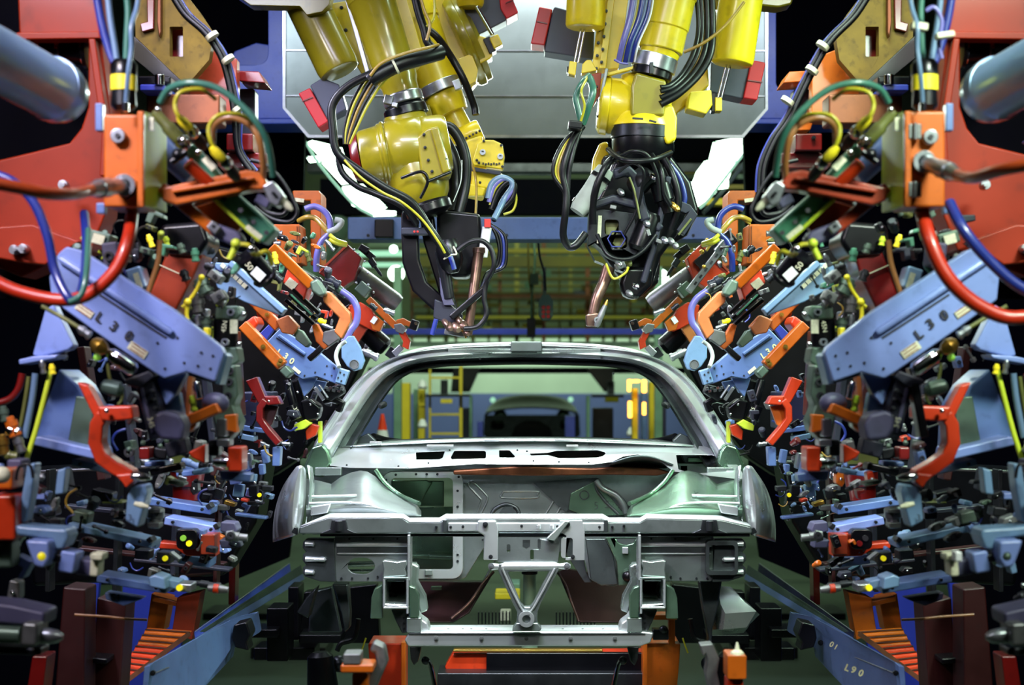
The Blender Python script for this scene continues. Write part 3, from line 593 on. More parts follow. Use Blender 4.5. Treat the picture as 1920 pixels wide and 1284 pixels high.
# latch bracket and V brace in the middle
car.p('latch_plate', 'zinc_mid', G().plate([(930, 1008), (1045, 1008), (1050, 1020), (1046, 1054), (934, 1054), (926, 1040)], D-.02, .03, [[(980, 1012), (994, 1012), (994, 1026), (987, 1030), (980, 1026)], rr(950, 1020, 957, 1036, 3), rr(1008, 1010, 1014, 1030, 3), rr(994, 1030, 1001, 1050, 3)]), bevel=.004)
for (a, b) in ((896, 934), (1050, 1096)):
    car.p('latch_tab', 'zinc_bright', G().plate([(a, 976), (b-4, 976), (b, 992), (b, 1050), (a+10, 1050), (a+12, 1004), (a-2, 996)], D-.03, .03, [] if a < 1000 else [rr(1052, 1008, 1074, 1046, 5)]), bevel=.005)
    car.p('bolt', 'dark_steel', G().bolt(a+14, 983, D-.035, 5).bolt(a+24, 1044, D-.035, 4), bevel=0)
car.p('latch_rib', 'zinc', G().plate([(1024, 1010), (1060, 976), (1068, 978), (1040, 1014)], D-.05, .03), bevel=.003)
car.p('brace_top', 'zinc_bright', G().lathe((916, 1062, D-.03), (1070, 1061, D-.03), [(0, 3), (.04, 7), (.14, 5), (.2, 8), (.5, 8), (.8, 8), (.86, 5), (.96, 7), (1, 3)]), bevel=0)
car.p('v_brace', 'zinc_mid', G().plate([(934, 1058), (1046, 1056), (1048, 1068), (1014, 1130), (1007, 1150), (1008, 1174), (968, 1174), (970, 1148), (962, 1132), (934, 1070)], D-.04, .04, [[(952, 1072), (1030, 1071), (1000, 1130), (993, 1138), (984, 1138), (976, 1130)]]), bevel=.008)
car.p('v_brace_bead', 'zinc_bright', G().tube([(942, 1066, D-.045), (966, 1118, D-.045), (982, 1146, D-.045), (995, 1146, D-.045), (1012, 1118, D-.045), (1040, 1066, D-.045)], 2), bevel=0)
car.p('brace_eye', 'zinc_bright', G().ring(987, 1161, D-.06, 15, 8, .03).disc(987, 1161, D-.03, 8, .01), bevel=.003)
car.p('brace_foot', 'zinc', G().plate([(962, 1176), (968, 1168), (1008, 1168), (1016, 1178), (1012, 1184), (960, 1184)], D-.045, .04), bevel=.004)
for x in (921, 1063): car.p('bolt', 'steel', G().bolt(x, 1062, D-.05, 6), bevel=0)
# ================================================================ OVERHEAD ROBOTS
def Y(t, name, g, m='robot_yellow', par=None, bevel=.003, **k): return t.p(name, m, g, par, bevel, **k)
def motor(t, red, body, cap, d, top=None):
    b = t.p('motor', 'motor_grey', G().plate(body, d, .13), bevel=.006)
    t.p('motor_cap', 'motor_red', G().plate(red, d-.012, .15), b, .006, label='red end cap of the motor')
    (x0, y0), (x1, y1) = cap
    t.p('cap_seam', 'dark_red', G().bar((x0, y0, d-.018), (x1, y1, d-.018), 2, .01), b, 0)
    return b
# ---- near left robot
t = Thing('welding_robot', 'big yellow overhead robot with shaded wrist, nearest on the left', 'robot')
Y(t, 'balancer', G().lathe((548, -50, 7.35), (638, 136, 7.3), [(0, 40), (.93, 40), (.99, 38), (1, 33)]), 'robot_yellow_shaded')
Y(t, 'mounting_plate', G().plate([(540, -40), (625, -40), (618, 8), (604, 22), (575, 28), (562, 12), (470, 10), (440, -10)], 7.2, .1), 'robot_yellow_shaded')
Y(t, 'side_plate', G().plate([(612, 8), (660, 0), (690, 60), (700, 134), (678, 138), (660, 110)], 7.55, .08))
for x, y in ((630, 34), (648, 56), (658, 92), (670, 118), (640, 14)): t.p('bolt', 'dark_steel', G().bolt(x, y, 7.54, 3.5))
Y(t, 'forearm', G().lathe((677, -60, 6.95), (757, 186, 6.9), [(0, 47), (.25, 46), (.26, 44), (.7, 40), (.86, 38), (.9, 34), (1, 33)], 36), 'robot_yellow_shaded')
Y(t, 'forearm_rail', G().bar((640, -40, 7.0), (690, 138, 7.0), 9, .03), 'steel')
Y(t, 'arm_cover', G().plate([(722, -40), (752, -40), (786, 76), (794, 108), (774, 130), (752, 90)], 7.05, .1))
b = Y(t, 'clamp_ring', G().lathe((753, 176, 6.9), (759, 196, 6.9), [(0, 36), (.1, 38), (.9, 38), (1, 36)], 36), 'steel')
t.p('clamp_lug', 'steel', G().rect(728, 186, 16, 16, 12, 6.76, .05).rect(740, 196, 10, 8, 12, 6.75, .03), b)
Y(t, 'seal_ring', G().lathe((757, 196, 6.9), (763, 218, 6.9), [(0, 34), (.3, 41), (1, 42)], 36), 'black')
w = Y(t, 'wrist_housing', G().lathe((760, 214, 6.9), (772, 330, 6.9), [(0, 38), (.1, 42), (.3, 45), (.5, 50), (1, 46)], 36), 'robot_yellow_shaded')
Y(t, 'wrist_drum', G().lathe((676, 296, 6.86), (842, 268, 6.88), [(0, 46), (.03, 50), (.22, 54), (.23, 57), (.26, 57), (.27, 60), (.3, 60), (.31, 56), (.38, 62), (.66, 62), (.72, 57), (.74, 58), (.95, 55), (1, 50)], 40), 'robot_yellow_shaded', w)
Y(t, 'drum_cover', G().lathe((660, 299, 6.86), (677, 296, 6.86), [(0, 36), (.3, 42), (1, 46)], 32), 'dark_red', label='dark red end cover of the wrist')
Y(t, 'gearbox_cover', G().plate([(782, 256), (800, 240), (822, 236), (830, 262), (846, 318), (842, 332), (800, 338), (788, 320)], 6.74, .1), 'robot_yellow_shaded', bevel=.01)
Y(t, 'cover_step', G().plate([(806, 240), (822, 236), (844, 320), (830, 326)], 6.72, .04), 'robot_yellow_shaded', bevel=.008)
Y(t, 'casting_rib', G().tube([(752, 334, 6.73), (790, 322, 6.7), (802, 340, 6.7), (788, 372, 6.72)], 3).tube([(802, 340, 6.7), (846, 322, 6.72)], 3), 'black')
Y(t, 'wrist_bowl', G().lathe((778, 318, 6.88), (806, 402, 6.84), [(0, 58), (.35, 56), (.6, 50), (.8, 38), (.93, 22), (1, 4)], 36), 'robot_yellow_shaded')
Y(t, 'wrist_flange', G().lathe((800, 380, 6.84), (808, 404, 6.84), [(0, 40), (.2, 44), (.8, 44), (1, 30)], 32), 'black')
for k in range(8):
    a = -.9+k*.26; t.p('bolt', 'dark_steel', G().bolt(702+8*math.sin(a), 292-46*math.cos(a*1.2), 6.80, 2.6))
for x, y in ((797, 276), (803, 300), (836, 298), (810, 321), (795, 252)): t.p('bolt', 'dark_steel', G().bolt(x, y, 6.73, 3))
for k in range(5): t.p('label_dash', 'ink', G().rect(792+k*8, 384-k*2.6, 5, 2, -20, 6.665, .01))
motor(t, [(559, 175), (581, 164), (616, 228), (597, 240)], [(581, 160), (604, 146), (636, 158), (650, 205), (612, 224)], ((566, 190), (586, 182)), 7.3)
# ---- far left robot
t = Thing('welding_robot', 'bright yellow robot behind the shaded wrist, with a bolted square wrist cover', 'robot')
Y(t, 'forearm', G().lathe((742, -60, 7.6), (826, 165, 7.6), [(0, 46), (.45, 45), (.46, 43), (1, 41)], 36))
b = Y(t, 'clamp_ring', G().lathe((820, 158, 7.58), (828, 176, 7.58), [(0, 44), (1, 44)], 36), 'steel')
t.p('clamp_lug', 'steel', G().rect(786, 186, 14, 20, -22, 7.4, .04).rect(857, 158, 14, 18, -22, 7.4, .04), b)
Y(t, 'collar', G().lathe((829, 176, 7.58), (846, 214, 7.58), [(0, 35), (.1, 37), (.6, 36), (1, 33)], 36))
Y(t, 'neck', G().lathe((845, 212, 7.6), (872, 262, 7.6), [(0, 25), (.6, 25), (1, 28)], 30))
Y(t, 'shoulder_bracket', G().plate([(786, 205), (805, 196), (812, 220), (790, 232)], 7.5, .06), 'robot_yellow_shaded')
Y(t, 'knuckle', G().lathe((862, 262, 7.56), (902, 244, 7.56), [(0, 20), (.1, 22), (.9, 22), (1, 20)], 30))
for k in range(6): t.p('bolt', 'dark_steel', G().bolt(868+k*6.3, 262-k*3.4, 7.51-.0, 2.3))
Y(t, 'wrist_block', G().plate([(872, 262), (905, 252), (912, 330), (905, 372), (874, 366), (868, 300)], 7.5, .14), bevel=.012)
cv = Y(t, 'wrist_cover', G().plate([(895, 268), (905, 262), (925, 262), (942, 270), (946, 292), (943, 318), (888, 310), (886, 300)], 7.42, .06), bevel=.006)
Y(t, 'wrist_base', G().plate([(886, 318), (944, 326), (940, 350), (935, 358), (884, 348)], 7.45, .12), bevel=.008)
Y(t, 'strap', G().plate([(884, 312), (940, 322), (938, 328), (884, 320)], 7.41, .03), 'charcoal')
Y(t, 'wrist_foot', G().plate([(872, 340), (912, 352), (906, 368), (872, 368)], 7.44, .1), bevel=.008)
for x, y in ((905, 285), (938, 293)): t.p('plug', 'steel', G().ring(x, y, 7.405, 5.5, 2.5, .02).disc(x, y, 7.415, 2.6, .01), cv)
for x, y in ((907, 264), (940, 272), (894, 300), (942, 312), (898, 305), (900, 342)): t.p('bolt', 'dark_steel', G().bolt(x, y, 7.41, 2.6), cv)
for k in range(7): t.p('cover_stud', 'dark_steel', G().rect(906+k*5, 306+(k % 2)*1.5, 3, 3, 0, 7.41, .01), cv, 0)
# gear head at upper left
Y(t, 'gear_flange', G().lathe((858, 84, 7.7), (896, 66, 7.7), [(0, 60), (.1, 84), (.25, 88), (.5, 88), (.52, 84), (.8, 84), (.82, 60), (1, 50)], 40), 'robot_yellow_shaded')
Y(t, 'gear_arm', G().plate([(806, -30), (850, -30), (862, 70), (880, 110), (895, 150), (884, 165), (862, 140), (830, 60)], 7.6, .1))
Y(t, 'elbow_bracket', G().plate([(884, 100), (898, 66), (912, 70), (924, 96), (922, 108), (892, 124)], 7.55, .1), bevel=.006)
Y(t, 'elbow_plate', G().plate([(860, 110), (884, 100), (896, 130), (893, 152), (878, 160), (866, 148)], 7.52, .08))
Y(t, 'end_block', G().rect(930, 77, 18, 22, -25, 7.5, .07), bevel=.005)
Y(t, 'black_bush', G().rect(918, 84, 14, 30, -25, 7.53, .08), 'black')
Y(t, 'push_rod', G().cyl((893, 12, 7.5), (924, 66, 7.5), 4), 'chrome')
Y(t, 'upper_cylinder', G().lathe((880, -60, 7.55), (882, 14, 7.55), [(0, 26), (.9, 26), (1, 22)], 30))
motor(t, [(934, -30), (950, -30), (972, 24), (950, 36), (938, 16)], [(866, -30), (934, -30), (950, 38), (896, 66), (872, 30)], ((948, 6), (966, -2)), 7.6)
for k in range(5): t.p('bolt', 'dark_steel', G().bolt(852+k*9, 18+k*20, 7.56, 3))
# ---- near right robot
t = Thing('welding_robot', 'yellow overhead robot with a black cable-wrapped weld head, on the right', 'robot')
Y(t, 'forearm', G().lathe((1273, -60, 6.95), (1238, 96, 6.95), [(0, 47), (.35, 46), (.36, 44), (.72, 44), (.73, 42), (.99, 42), (1, 40)], 36))
Y(t, 'lower_sleeve', G().lathe((1240, 92, 6.95), (1228, 118, 6.95), [(0, 38), (1, 34)], 36))
b = Y(t, 'clamp_ring', G().lathe((1231, 106, 6.92), (1224, 132, 6.92), [(0, 42), (1, 42)], 36), 'steel')
t.p('clamp_screw', 'dark_steel', G().box(1218, 116, 1225, 138, 6.81, .03), b)
Y(t, 'seal_ring', G().lathe((1224, 130, 6.92), (1220, 146, 6.92), [(0, 38), (1, 39)], 36), 'black')
Y(t, 'wrist_box', G().plate([(1192, 134), (1250, 150), (1246, 218), (1182, 218), (1184, 160)], 6.84, .2), 'robot_yellow_shaded', bevel=.012)
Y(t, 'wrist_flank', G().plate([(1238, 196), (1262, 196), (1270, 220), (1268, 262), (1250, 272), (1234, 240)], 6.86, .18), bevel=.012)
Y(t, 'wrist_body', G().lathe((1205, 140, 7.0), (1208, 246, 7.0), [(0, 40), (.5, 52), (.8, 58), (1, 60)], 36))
dk = Y(t, 'side_disc', G().lathe((1122, 196, 6.98), (1184, 202, 6.98), [(0, 46), (.08, 54), (.3, 56), (.32, 52), (.6, 52), (1, 44)], 40))
for k in range(9):
    a = 2*math.pi*k/9; t.p('bolt', 'dark_steel', G().wlathe(P(1121, 196-44*math.cos(a), 6.98-.09*math.sin(a)), P(1118, 196-44*math.cos(a), 6.98-.09*math.sin(a)), [(0, .006), (1, .005)], 10), dk, 0)
Y(t, 'wrist_collar', G().lathe((1206, 214, 6.96), (1205, 240, 6.96), [(0, 50), (.3, 58), (1, 62)], 40))
Y(t, 'steel_band', G().lathe((1206, 238, 6.96), (1205, 262, 6.96), [(0, 60), (1, 60)], 40), 'dark_steel')
Y(t, 'black_hub', G().lathe((1205, 260, 6.96), (1207, 312, 6.96), [(0, 58), (.5, 58), (1, 44)], 36), 'black')
Y(t, 'arm_bracket', G().plate([(1246, 186), (1290, 140), (1326, 110), (1330, 160), (1296, 190), (1270, 212), (1262, 236)], 7.1, .1), bevel=.008)
Y(t, 'bracket_block', G().plate([(1290, 186), (1294, 172), (1334, 168), (1336, 196), (1324, 214), (1288, 204)], 7.0, .12), bevel=.006)
Y(t, 'end_block', G().box(1341, 182, 1354, 208, 7.0, .07), bevel=.004); Y(t, 'black_bush', G().box(1334, 174, 1342, 210, 7.02, .06), 'black')
Y(t, 'balancer', G().lathe((1398, -60, 7.0), (1371, 122, 7.0), [(0, 41), (.93, 41), (.98, 39), (1, 33)], 36))
for dx in (0, 7): Y(t, 'push_rod', G().cyl((1363+dx, 118, 7.0), (1346+dx, 184, 7.0), 2.2), 'chrome')
motor(t, [(1409, 112), (1436, 117), (1420, 188), (1393, 184)], [(1334, 96), (1410, 110), (1394, 186), (1331, 172)], ((1402, 150), (1430, 154)), 7.25)
Y(t, 'balancer', G().lathe((1102, -60, 7.0), (1097, 54, 7.0), [(0, 37), (.93, 37), (.98, 35), (1, 30)], 36))
for dx in (0, 7): Y(t, 'push_rod', G().cyl((1090+dx, 50, 7.0), (1077+dx, 118, 7.0), 2.2), 'chrome')
Y(t, 'end_block', G().plate([(1068, 114), (1082, 116), (1079, 142), (1065, 138)], 6.98, .06), bevel=.004); Y(t, 'black_bush', G().box(1063, 124, 1068, 136, 7.0, .04), 'black')
Y(t, 'corner_bracket', G().plate([(1092, 120), (1100, 112), (1108, 112), (1120, 132), (1090, 138)], 6.97, .06), bevel=.004)
motor(t, [(1011, 12), (1036, 17), (1021, 85), (995, 82)], [(1040, 12), (1116, 33), (1112, 112), (1075, 106), (1020, 97), (1036, 20)], ((1006, 40), (1026, 44)), 7.25)
col = Y(t, 'side_plate', G().plate([(1128, -30), (1182, -30), (1160, 128), (1110, 132), (1118, 60)], 7.1, .1))
Y(t, 'plate_rib', G().plate([(1142, -30), (1156, -30), (1136, 128), (1124, 128)], 7.06, .05), 'robot_yellow', col)
for k in range(6): t.p('bolt', 'dark_steel', G().bolt(1139-k*2.2, -4+k*24, 7.05, 3).bolt(1128-k*2, 8+k*24, 7.08, 3), col)
Y(t, 'top_casting', G().plate([(1330, -40), (1500, -40), (1484, 8), (1460, 14), (1385, 6), (1372, 24), (1345, 20), (1330, 2)], 7.15, .12), 'robot_yellow_shaded', bevel=.008)
Y(t, 'lower_cover', G().plate([(1124, 268), (1140, 264), (1144, 330), (1128, 330), (1106, 344), (1112, 296)], 7.15, .1), bevel=.012)
t.p('nameplate', 'ink', G().rect(1196, 222, 20, 3, 4, 6.775, .01).rect(1224, 227, 14, 3, 14, 6.775, .01), bevel=0)
Y(t, 'bracket_arm', G().bar((1136, 140, 6.9), (1190, 126, 6.9), 6, .03)); Y(t, 'cable_plate', G().bar((1138, 128, 6.88), (1126, 186, 6.88), 6, .03), 'dull_steel')
Y(t, 'red_bracket', G().plate([(1110, 138), (1128, 136), (1124, 180), (1112, 200), (1104, 196)], 6.95, .03), 'brick')

# ---- weld guns
t = Thing('weld_gun', 'black spot-weld gun with long open frame hanging under the shaded wrist, left', 'weld gun')
t.p('frame', 'black', G().ribbon([(768, 396), (768, 440), (770, 490), (786, 536), (832, 578)], 32, 6.9, .08), bevel=.01)
t.p('frame', 'black', G().ribbon([(800, 404), (806, 450), (828, 520), (846, 585)], 26, 6.93, .08), bevel=.01)
t.p('transformer', 'black', G().plate([(818, 392), (900, 400), (904, 450), (880, 520), (846, 520), (820, 470)], 6.92, .16), bevel=.015)
t.p('top_mount', 'charcoal', G().box(752, 426, 812, 440, 6.84, .06), bevel=.006)
for x in (777, 783): t.p('indicator', 'red_button', G().disc(x, 434, 6.835, 2, .01, 10), bevel=0)
t.p('ram', 'dark_steel', G().cyl((828, 470, 6.85), (842, 560, 6.85), 13, 10), bevel=.002)
t.p('ram_head', 'black', G().lathe((838, 450, 6.82), (850, 512, 6.82), [(0, 18), (.2, 24), (.6, 24), (.8, 20), (1, 10)]), bevel=0)
t.p('yoke', 'charcoal', G().plate([(815, 560), (846, 572), (868, 590), (864, 604), (838, 606), (812, 596)], 6.86, .07), bevel=.006)
t.p('slot_plate', 'purple_grey', G().plate([(824, 520), (848, 528), (846, 556), (852, 572), (832, 572), (826, 552)], 6.84, .02, [[(832, 528), (840, 530), (838, 550), (833, 550)]]), bevel=.002)
t.p('base_bar', 'dull_steel', G().plate([(834, 616), (880, 622), (878, 634), (832, 626)], 6.85, .05), bevel=.004)
for i, (x, y, r) in enumerate(((842, 612, 8), (856, 614, 10), (868, 610, 9), (874, 622, 7), (836, 606, 6), (860, 600, 6))): t.p('fitting', 'copper', G().lathe((x-4, y-5, 6.84), (x+4, y+5, 6.80), [(0, r*.7), (.3, r), (.7, r), (1, r*.5)]), bevel=0)
t.p('electrode', 'brass', G().lathe((862, 600, 6.82), (874, 634, 6.82), [(0, 4), (.6, 4), (.7, 3), (1, 1.6)]), bevel=0)
t.p('blue_sleeve', 'hose_blue', G().cyl((818, 598, 6.82), (810, 628, 6.82), 4.5))
ar = t.p('electrode_arm', 'copper', G().tube([(898, 470, 6.86), (894, 500, 6.86), (886, 560, 6.85), (877, 628, 6.85)], 10.5, r2=8.5), bevel=0, label='long grey-copper electrode arm')
t.p('arm_rim', 'copper', G().cyl((898, 464, 6.86), (898, 474, 6.86), 12), ar)
t.p('labelled_sleeve', 'white', G().cyl((913, 426, 6.88), (905, 482, 6.88), 9), bevel=.002); t.p('red_collar', 'red_button', G().box(908, 410, 920, 426, 6.85, .04), bevel=.002)
t.p('arm_clamp', 'black', G().bar((845, 596, 6.8), (910, 540, 6.8), 12, .05), bevel=.006)
# hoses on the left gun
def hose(lab, m, pts, r, cat='cable', par=None): return solo('cable', m, G().tube(pts, r), lab, cat, 'cables on the robots', bevel=0)
hose('thick black cable bundle looping round the left side of the shaded wrist', 'black_rubber', [(826, 96, 6.8), (780, 104, 6.7), (712, 132, 6.6), (655, 160, 6.6), (624, 195, 6.6), (624, 240, 6.6), (632, 285, 6.6), (668, 316, 6.6), (722, 352, 6.6), (772, 380, 6.62), (806, 430, 6.65), (840, 478, 6.7)], 8)
hose('fat black sleeve lying across the shaded forearm', 'black_rubber', [(826, 98, 6.72), (790, 108, 6.66), (745, 122, 6.62), (706, 142, 6.6), (694, 152, 6.6)], 15)
hose('yellow-striped cable following the black loop under the shaded wrist', 'hose_yellow', [(646, 300, 6.58), (676, 332, 6.57), (716, 360, 6.57), (752, 378, 6.57), (790, 410, 6.6), (820, 450, 6.62), (834, 474, 6.65)], 2.4)
hose('black cable drooping lowest below the shaded wrist', 'black_rubber', [(634, 280, 6.62), (640, 320, 6.62), (668, 348, 6.62), (700, 362, 6.62), (752, 385, 6.62), (782, 420, 6.66)], 6)
for i, (dx, m) in enumerate(((0, 'hose_yellow'), (6, 'black_rubber'), (12, 'hose_ochre'), (19, 'black_rubber'), (27, 'hose_yellow'), (-6, 'black_rubber'))):
    hose(['leftmost yellow', 'thin black', 'ochre', 'second thin black', 'rightmost yellow', 'outermost black'][i]+' strand of the cables fanning down to the red wrist cover', m, [(720+dx*1.6, 128-i, 6.66), (690+dx*1.2, 150, 6.64), (664+dx, 195, 6.64), (650+dx*.7, 240, 6.64), (647+dx*.3, 270, 6.64)], 2.7)
hose('ochre cable wrapped over the fat black sleeve', 'hose_ochre', [(694, 142, 6.56), (716, 118, 6.56), (760, 100, 6.58), (800, 90, 6.6), (822, 84, 6.7)], 3)
hose('black cable hanging from above onto the shaded forearm', 'black_rubber', [(775, -20, 6.8), (784, 20, 6.8), (795, 55, 6.8), (802, 80, 6.8), (820, 96, 6.8)], 8)
hose('ochre cable hanging from above beside the black one', 'hose_ochre', [(784, -20, 6.75), (796, 20, 6.75), (806, 46, 6.75), (800, 76, 6.75)], 3)
hose('yellow cable arching down beside the black trunk cable', 'hose_yellow', [(812, -20, 6.78), (815, 14, 6.78), (812, 36, 6.78), (800, 50, 6.78)], 2.4)
hose('black trunk cable running down the bright yellow arm', 'black_rubber', [(795, 50, 7.2), (820, 70, 7.2), (848, 110, 7.25), (870, 150, 7.25), (888, 195, 7.3), (892, 215, 7.3)], 7)
hose('thick black cable arching behind the wrist to the left gun', 'black_rubber', [(820, 244, 7.0), (842, 238, 7.0), (862, 262, 7.0), (874, 300, 7.0), (872, 350, 7.0), (860, 400, 6.98)], 10)
hose('second thick black cable in the same arch, on its inside', 'black_rubber', [(832, 262, 7.05), (850, 300, 7.05), (856, 350, 7.05), (850, 400, 7.0)], 13)
hose('thin ochre cable dropping past the square wrist cover', 'hose_ochre', [(872, 285, 7.3), (886, 310, 7.3), (893, 345, 7.3), (892, 400, 7.2), (888, 448, 7.1)], 2.4)
hose('thin white wire at the right edge of the shaded wrist', 'white', [(866, 300, 6.95), (864, 340, 6.95), (850, 378, 6.95)], .9)
for i, (m, k, r) in enumerate((('hose_pale', 0, 6), ('hose_lavender', 7, 5), ('hose_yellow', 12, 2.6), ('white', 16, 1.6), ('black_rubber', 20, 5))):
    hose(['pale blue', 'lavender', 'yellow', 'white', 'black'][i]+' hose looping over the top of the left gun arm', m, [(915+k*.3, 372+k, 7.0), (922+k*.6, 345+k*.7, 7.0), (940+k*.6, 333+k*.4, 7.0), (958+k*.3, 340+k*.3, 7.0), (960, 352+k, 7.0), (944-k*.3, 376+k, 7.0), (926, 412, 6.95)], r)
hose('yellow cable looping out furthest right of the left gun', 'hose_yellow', [(958, 344, 7.02), (968, 370, 7.02), (962, 394, 7.02), (944, 402, 7.02)], 2.4)
for i in range(4):
    k = i*5; hose(['innermost', 'second', 'third', 'outermost'][i]+' of the four dark hoses hanging right of the white sleeve', 'hose_blue' if i == 2 else 'black_rubber', [(918, 420, 6.98), (930+k, 440, 6.98), (936+k*.9, 470, 6.98), (930+k, 500, 6.98), (912+k*.5, 514, 6.96), (902, 540, 6.94)], 3.2)
hose('black hose arching from the gun body over the copper arm', 'black_rubber', [(858, 470, 6.78), (880, 454, 6.78), (905, 452, 6.78), (922, 470, 6.78), (926, 500, 6.78), (912, 530, 6.8), (908, 560, 6.8), (912, 590, 6.8), (896, 612, 6.8), (870, 616, 6.8)], 5)
hose('steel-blue hose pair at the gun ram', 'hose_blue', [(836, 462, 6.78), (846, 485, 6.77), (852, 505, 6.77)], 5)
solo('cable_tie', 'cream', G().tube([(832, 486, 6.74), (846, 478, 6.73), (856, 476, 6.73), (850, 462, 6.73)], 1.6), 'pale cable tie with loose tail on the left gun', 'cable tie', bevel=0)
solo('cable_tie', 'cream', G().cyl((739, 124.5, 6.61), (743, 122.5, 6.61), 16.5), 'pale band round the fat black sleeve', 'cable tie', bevel=0)

t = Thing('weld_gun', 'black cable-wrapped weld gun hanging from the right robot', 'weld gun')
t.p('gun_frame', 'black', G().plate([(1150, 300), (1240, 296), (1262, 350), (1290, 396), (1270, 440), (1240, 480), (1222, 540), (1190, 545), (1176, 500), (1140, 480), (1108, 450), (1104, 400), (1130, 350)], 6.98, .18), bevel=.02)
t.p('gun_case', 'dark_steel', G().plate([(1104, 400), (1128, 392), (1190, 400), (1196, 480), (1170, 510), (1116, 488), (1102, 460)], 6.86, .12, [rr(1134, 412, 1160, 440, 6), rr(1146, 440, 1176, 466, 8)]), bevel=.012)
t.p('case_label', 'cream', G().rect(1124, 430, 7, 52, 3, 6.855, .006), bevel=0)
t.p('case_panel', 'olive', G().plate([(1134, 412), (1150, 406), (1162, 418), (1150, 442), (1136, 440)], 6.9, .02).plate([(1156, 436), (1172, 440), (1174, 458), (1160, 468), (1148, 456)], 6.9, .02), bevel=.003)
t.p('backing_mass', 'black', G().plate([(1130, 290), (1252, 280), (1296, 340), (1312, 396), (1290, 440), (1240, 470), (1236, 530), (1200, 560), (1160, 520), (1110, 450), (1116, 360)], 7.1, .1), bevel=.02)
t.p('cross_arm', 'charcoal', G().ribbon([(1112, 384), (1150, 372), (1196, 384), (1240, 430)], 16, 6.83, .05), bevel=.01)
t.p('ring_guard', 'dark_steel', G().lathe((1190, 330, 6.86), (1214, 350, 6.84), [(0, 22), (.3, 27), (.8, 27), (1, 20)]), bevel=0)
t.p('servo', 'black', G().lathe((1236, 340, 6.86), (1252, 400, 6.86), [(0, 14), (.1, 19), (.6, 19), (.62, 15), (1, 13)]), bevel=0)
for x, y, a in ((1130, 352, 60), (1216, 436, 70), (1236, 452, 20), (1150, 388, 10)): t.p('tie_block', 'dull_steel', G().rect(x, y, 12, 7, a, 6.81, .03), bevel=.002)
t.p('inner_frame', 'hose_blue', G().ring(1156, 448, 6.85, 18, 15, .02, 6), bevel=.002)
t.p('grey_sleeve', 'grey_sleeve', G().lathe((1136, 318, 6.82), (1082, 398, 6.8), [(0, 17), (.15, 19), (.5, 18), (.85, 19), (1, 15)]), bevel=0, label='pale grey cloth sleeve')
for x, y in ((1128, 330), (1093, 381)): t.p('sleeve_strap', 'black', G().lathe((x, y, 6.81), (x-4, y+6, 6.81), [(0, 20), (1, 20)]), bevel=0)
t.p('bent_arm', 'charcoal', G().ribbon([(1150, 326), (1178, 318), (1192, 332), (1200, 380), (1212, 414)], 20, 6.8, .06), bevel=.012)
t.p('arm_trim', 'olive', G().tube([(1180, 332, 6.76), (1190, 360, 6.76), (1200, 410, 6.76)], 2), bevel=0)
t.p('side_linkage', 'charcoal', G().ribbon([(1262, 380), (1290, 392), (1300, 400), (1276, 436)], 18, 6.86, .06), bevel=.01)
t.p('linkage_trim', 'olive', G().bar((1296, 410, 6.85), (1272, 440, 6.85), 4, .02), bevel=.001)
t.p('tie_rod', 'charcoal', G().ribbon([(1254, 330), (1240, 400), (1224, 470), (1206, 530)], 12, 6.84, .05), bevel=.008)
t.p('cylinder', 'black', G().lathe((1222, 400, 6.86), (1196, 470, 6.86), [(0, 18), (.1, 22), (.9, 22), (1, 16)]), bevel=0)
for x, y, m in ((1262, 385, 'brass'), (1268, 390, 'brass'), (1246, 450, 'steel'), (1258, 452, 'dull_steel'), (1266, 460, 'dull_steel'), (1178, 492, 'olive'), (1160, 494, 'steel'), (1212, 418, 'steel'), (1222, 330, 'chrome'), (1164, 360, 'steel'), (1192, 536, 'chrome'), (1180, 550, 'dull_steel')):
    t.p('fitting', m, G().lathe((x-4, y-4, 6.82), (x+5, y+5, 6.8), [(0, 4), (.3, 6), (.7, 6), (1, 3)]), bevel=0)
t.p('bracket', 'dull_steel', G().rect(1163, 498, 20, 12, -20, 6.84, .03), bevel=.003)
t.p('lower_joint', 'black', G().plate([(1172, 500), (1226, 500), (1222, 536), (1196, 562), (1168, 556), (1162, 530)], 6.9, .1), bevel=.02)
t.p('electrode_arm', 'copper', G().tube([(1142, 500, 6.88), (1132, 530, 6.88), (1118, 562, 6.86), (1108, 608, 6.86)], 12.5, r2=9), bevel=0, label='curved grey-copper electrode arm')
t.p('arm_shoe', 'copper', G().plate([(1098, 590), (1120, 586), (1128, 592), (1126, 612), (1100, 612)], 6.82, .06), bevel=.006)
e = t.p('electrode_holder', 'dull_steel', G().lathe((1118, 612, 6.8), (1135, 572, 6.8), [(0, 4), (.1, 6), (.6, 6), (1, 4)]), bevel=0)
t.p('electrode_tip', 'brass', G().lathe((1134, 576, 6.8), (1139, 562, 6.8), [(0, 3.6), (.6, 3.2), (1, 1.5)]), e, 0)
t.p('clamp_ring', 'steel', G().ring(1120, 600, 6.79, 6, 3, .02), bevel=.001)
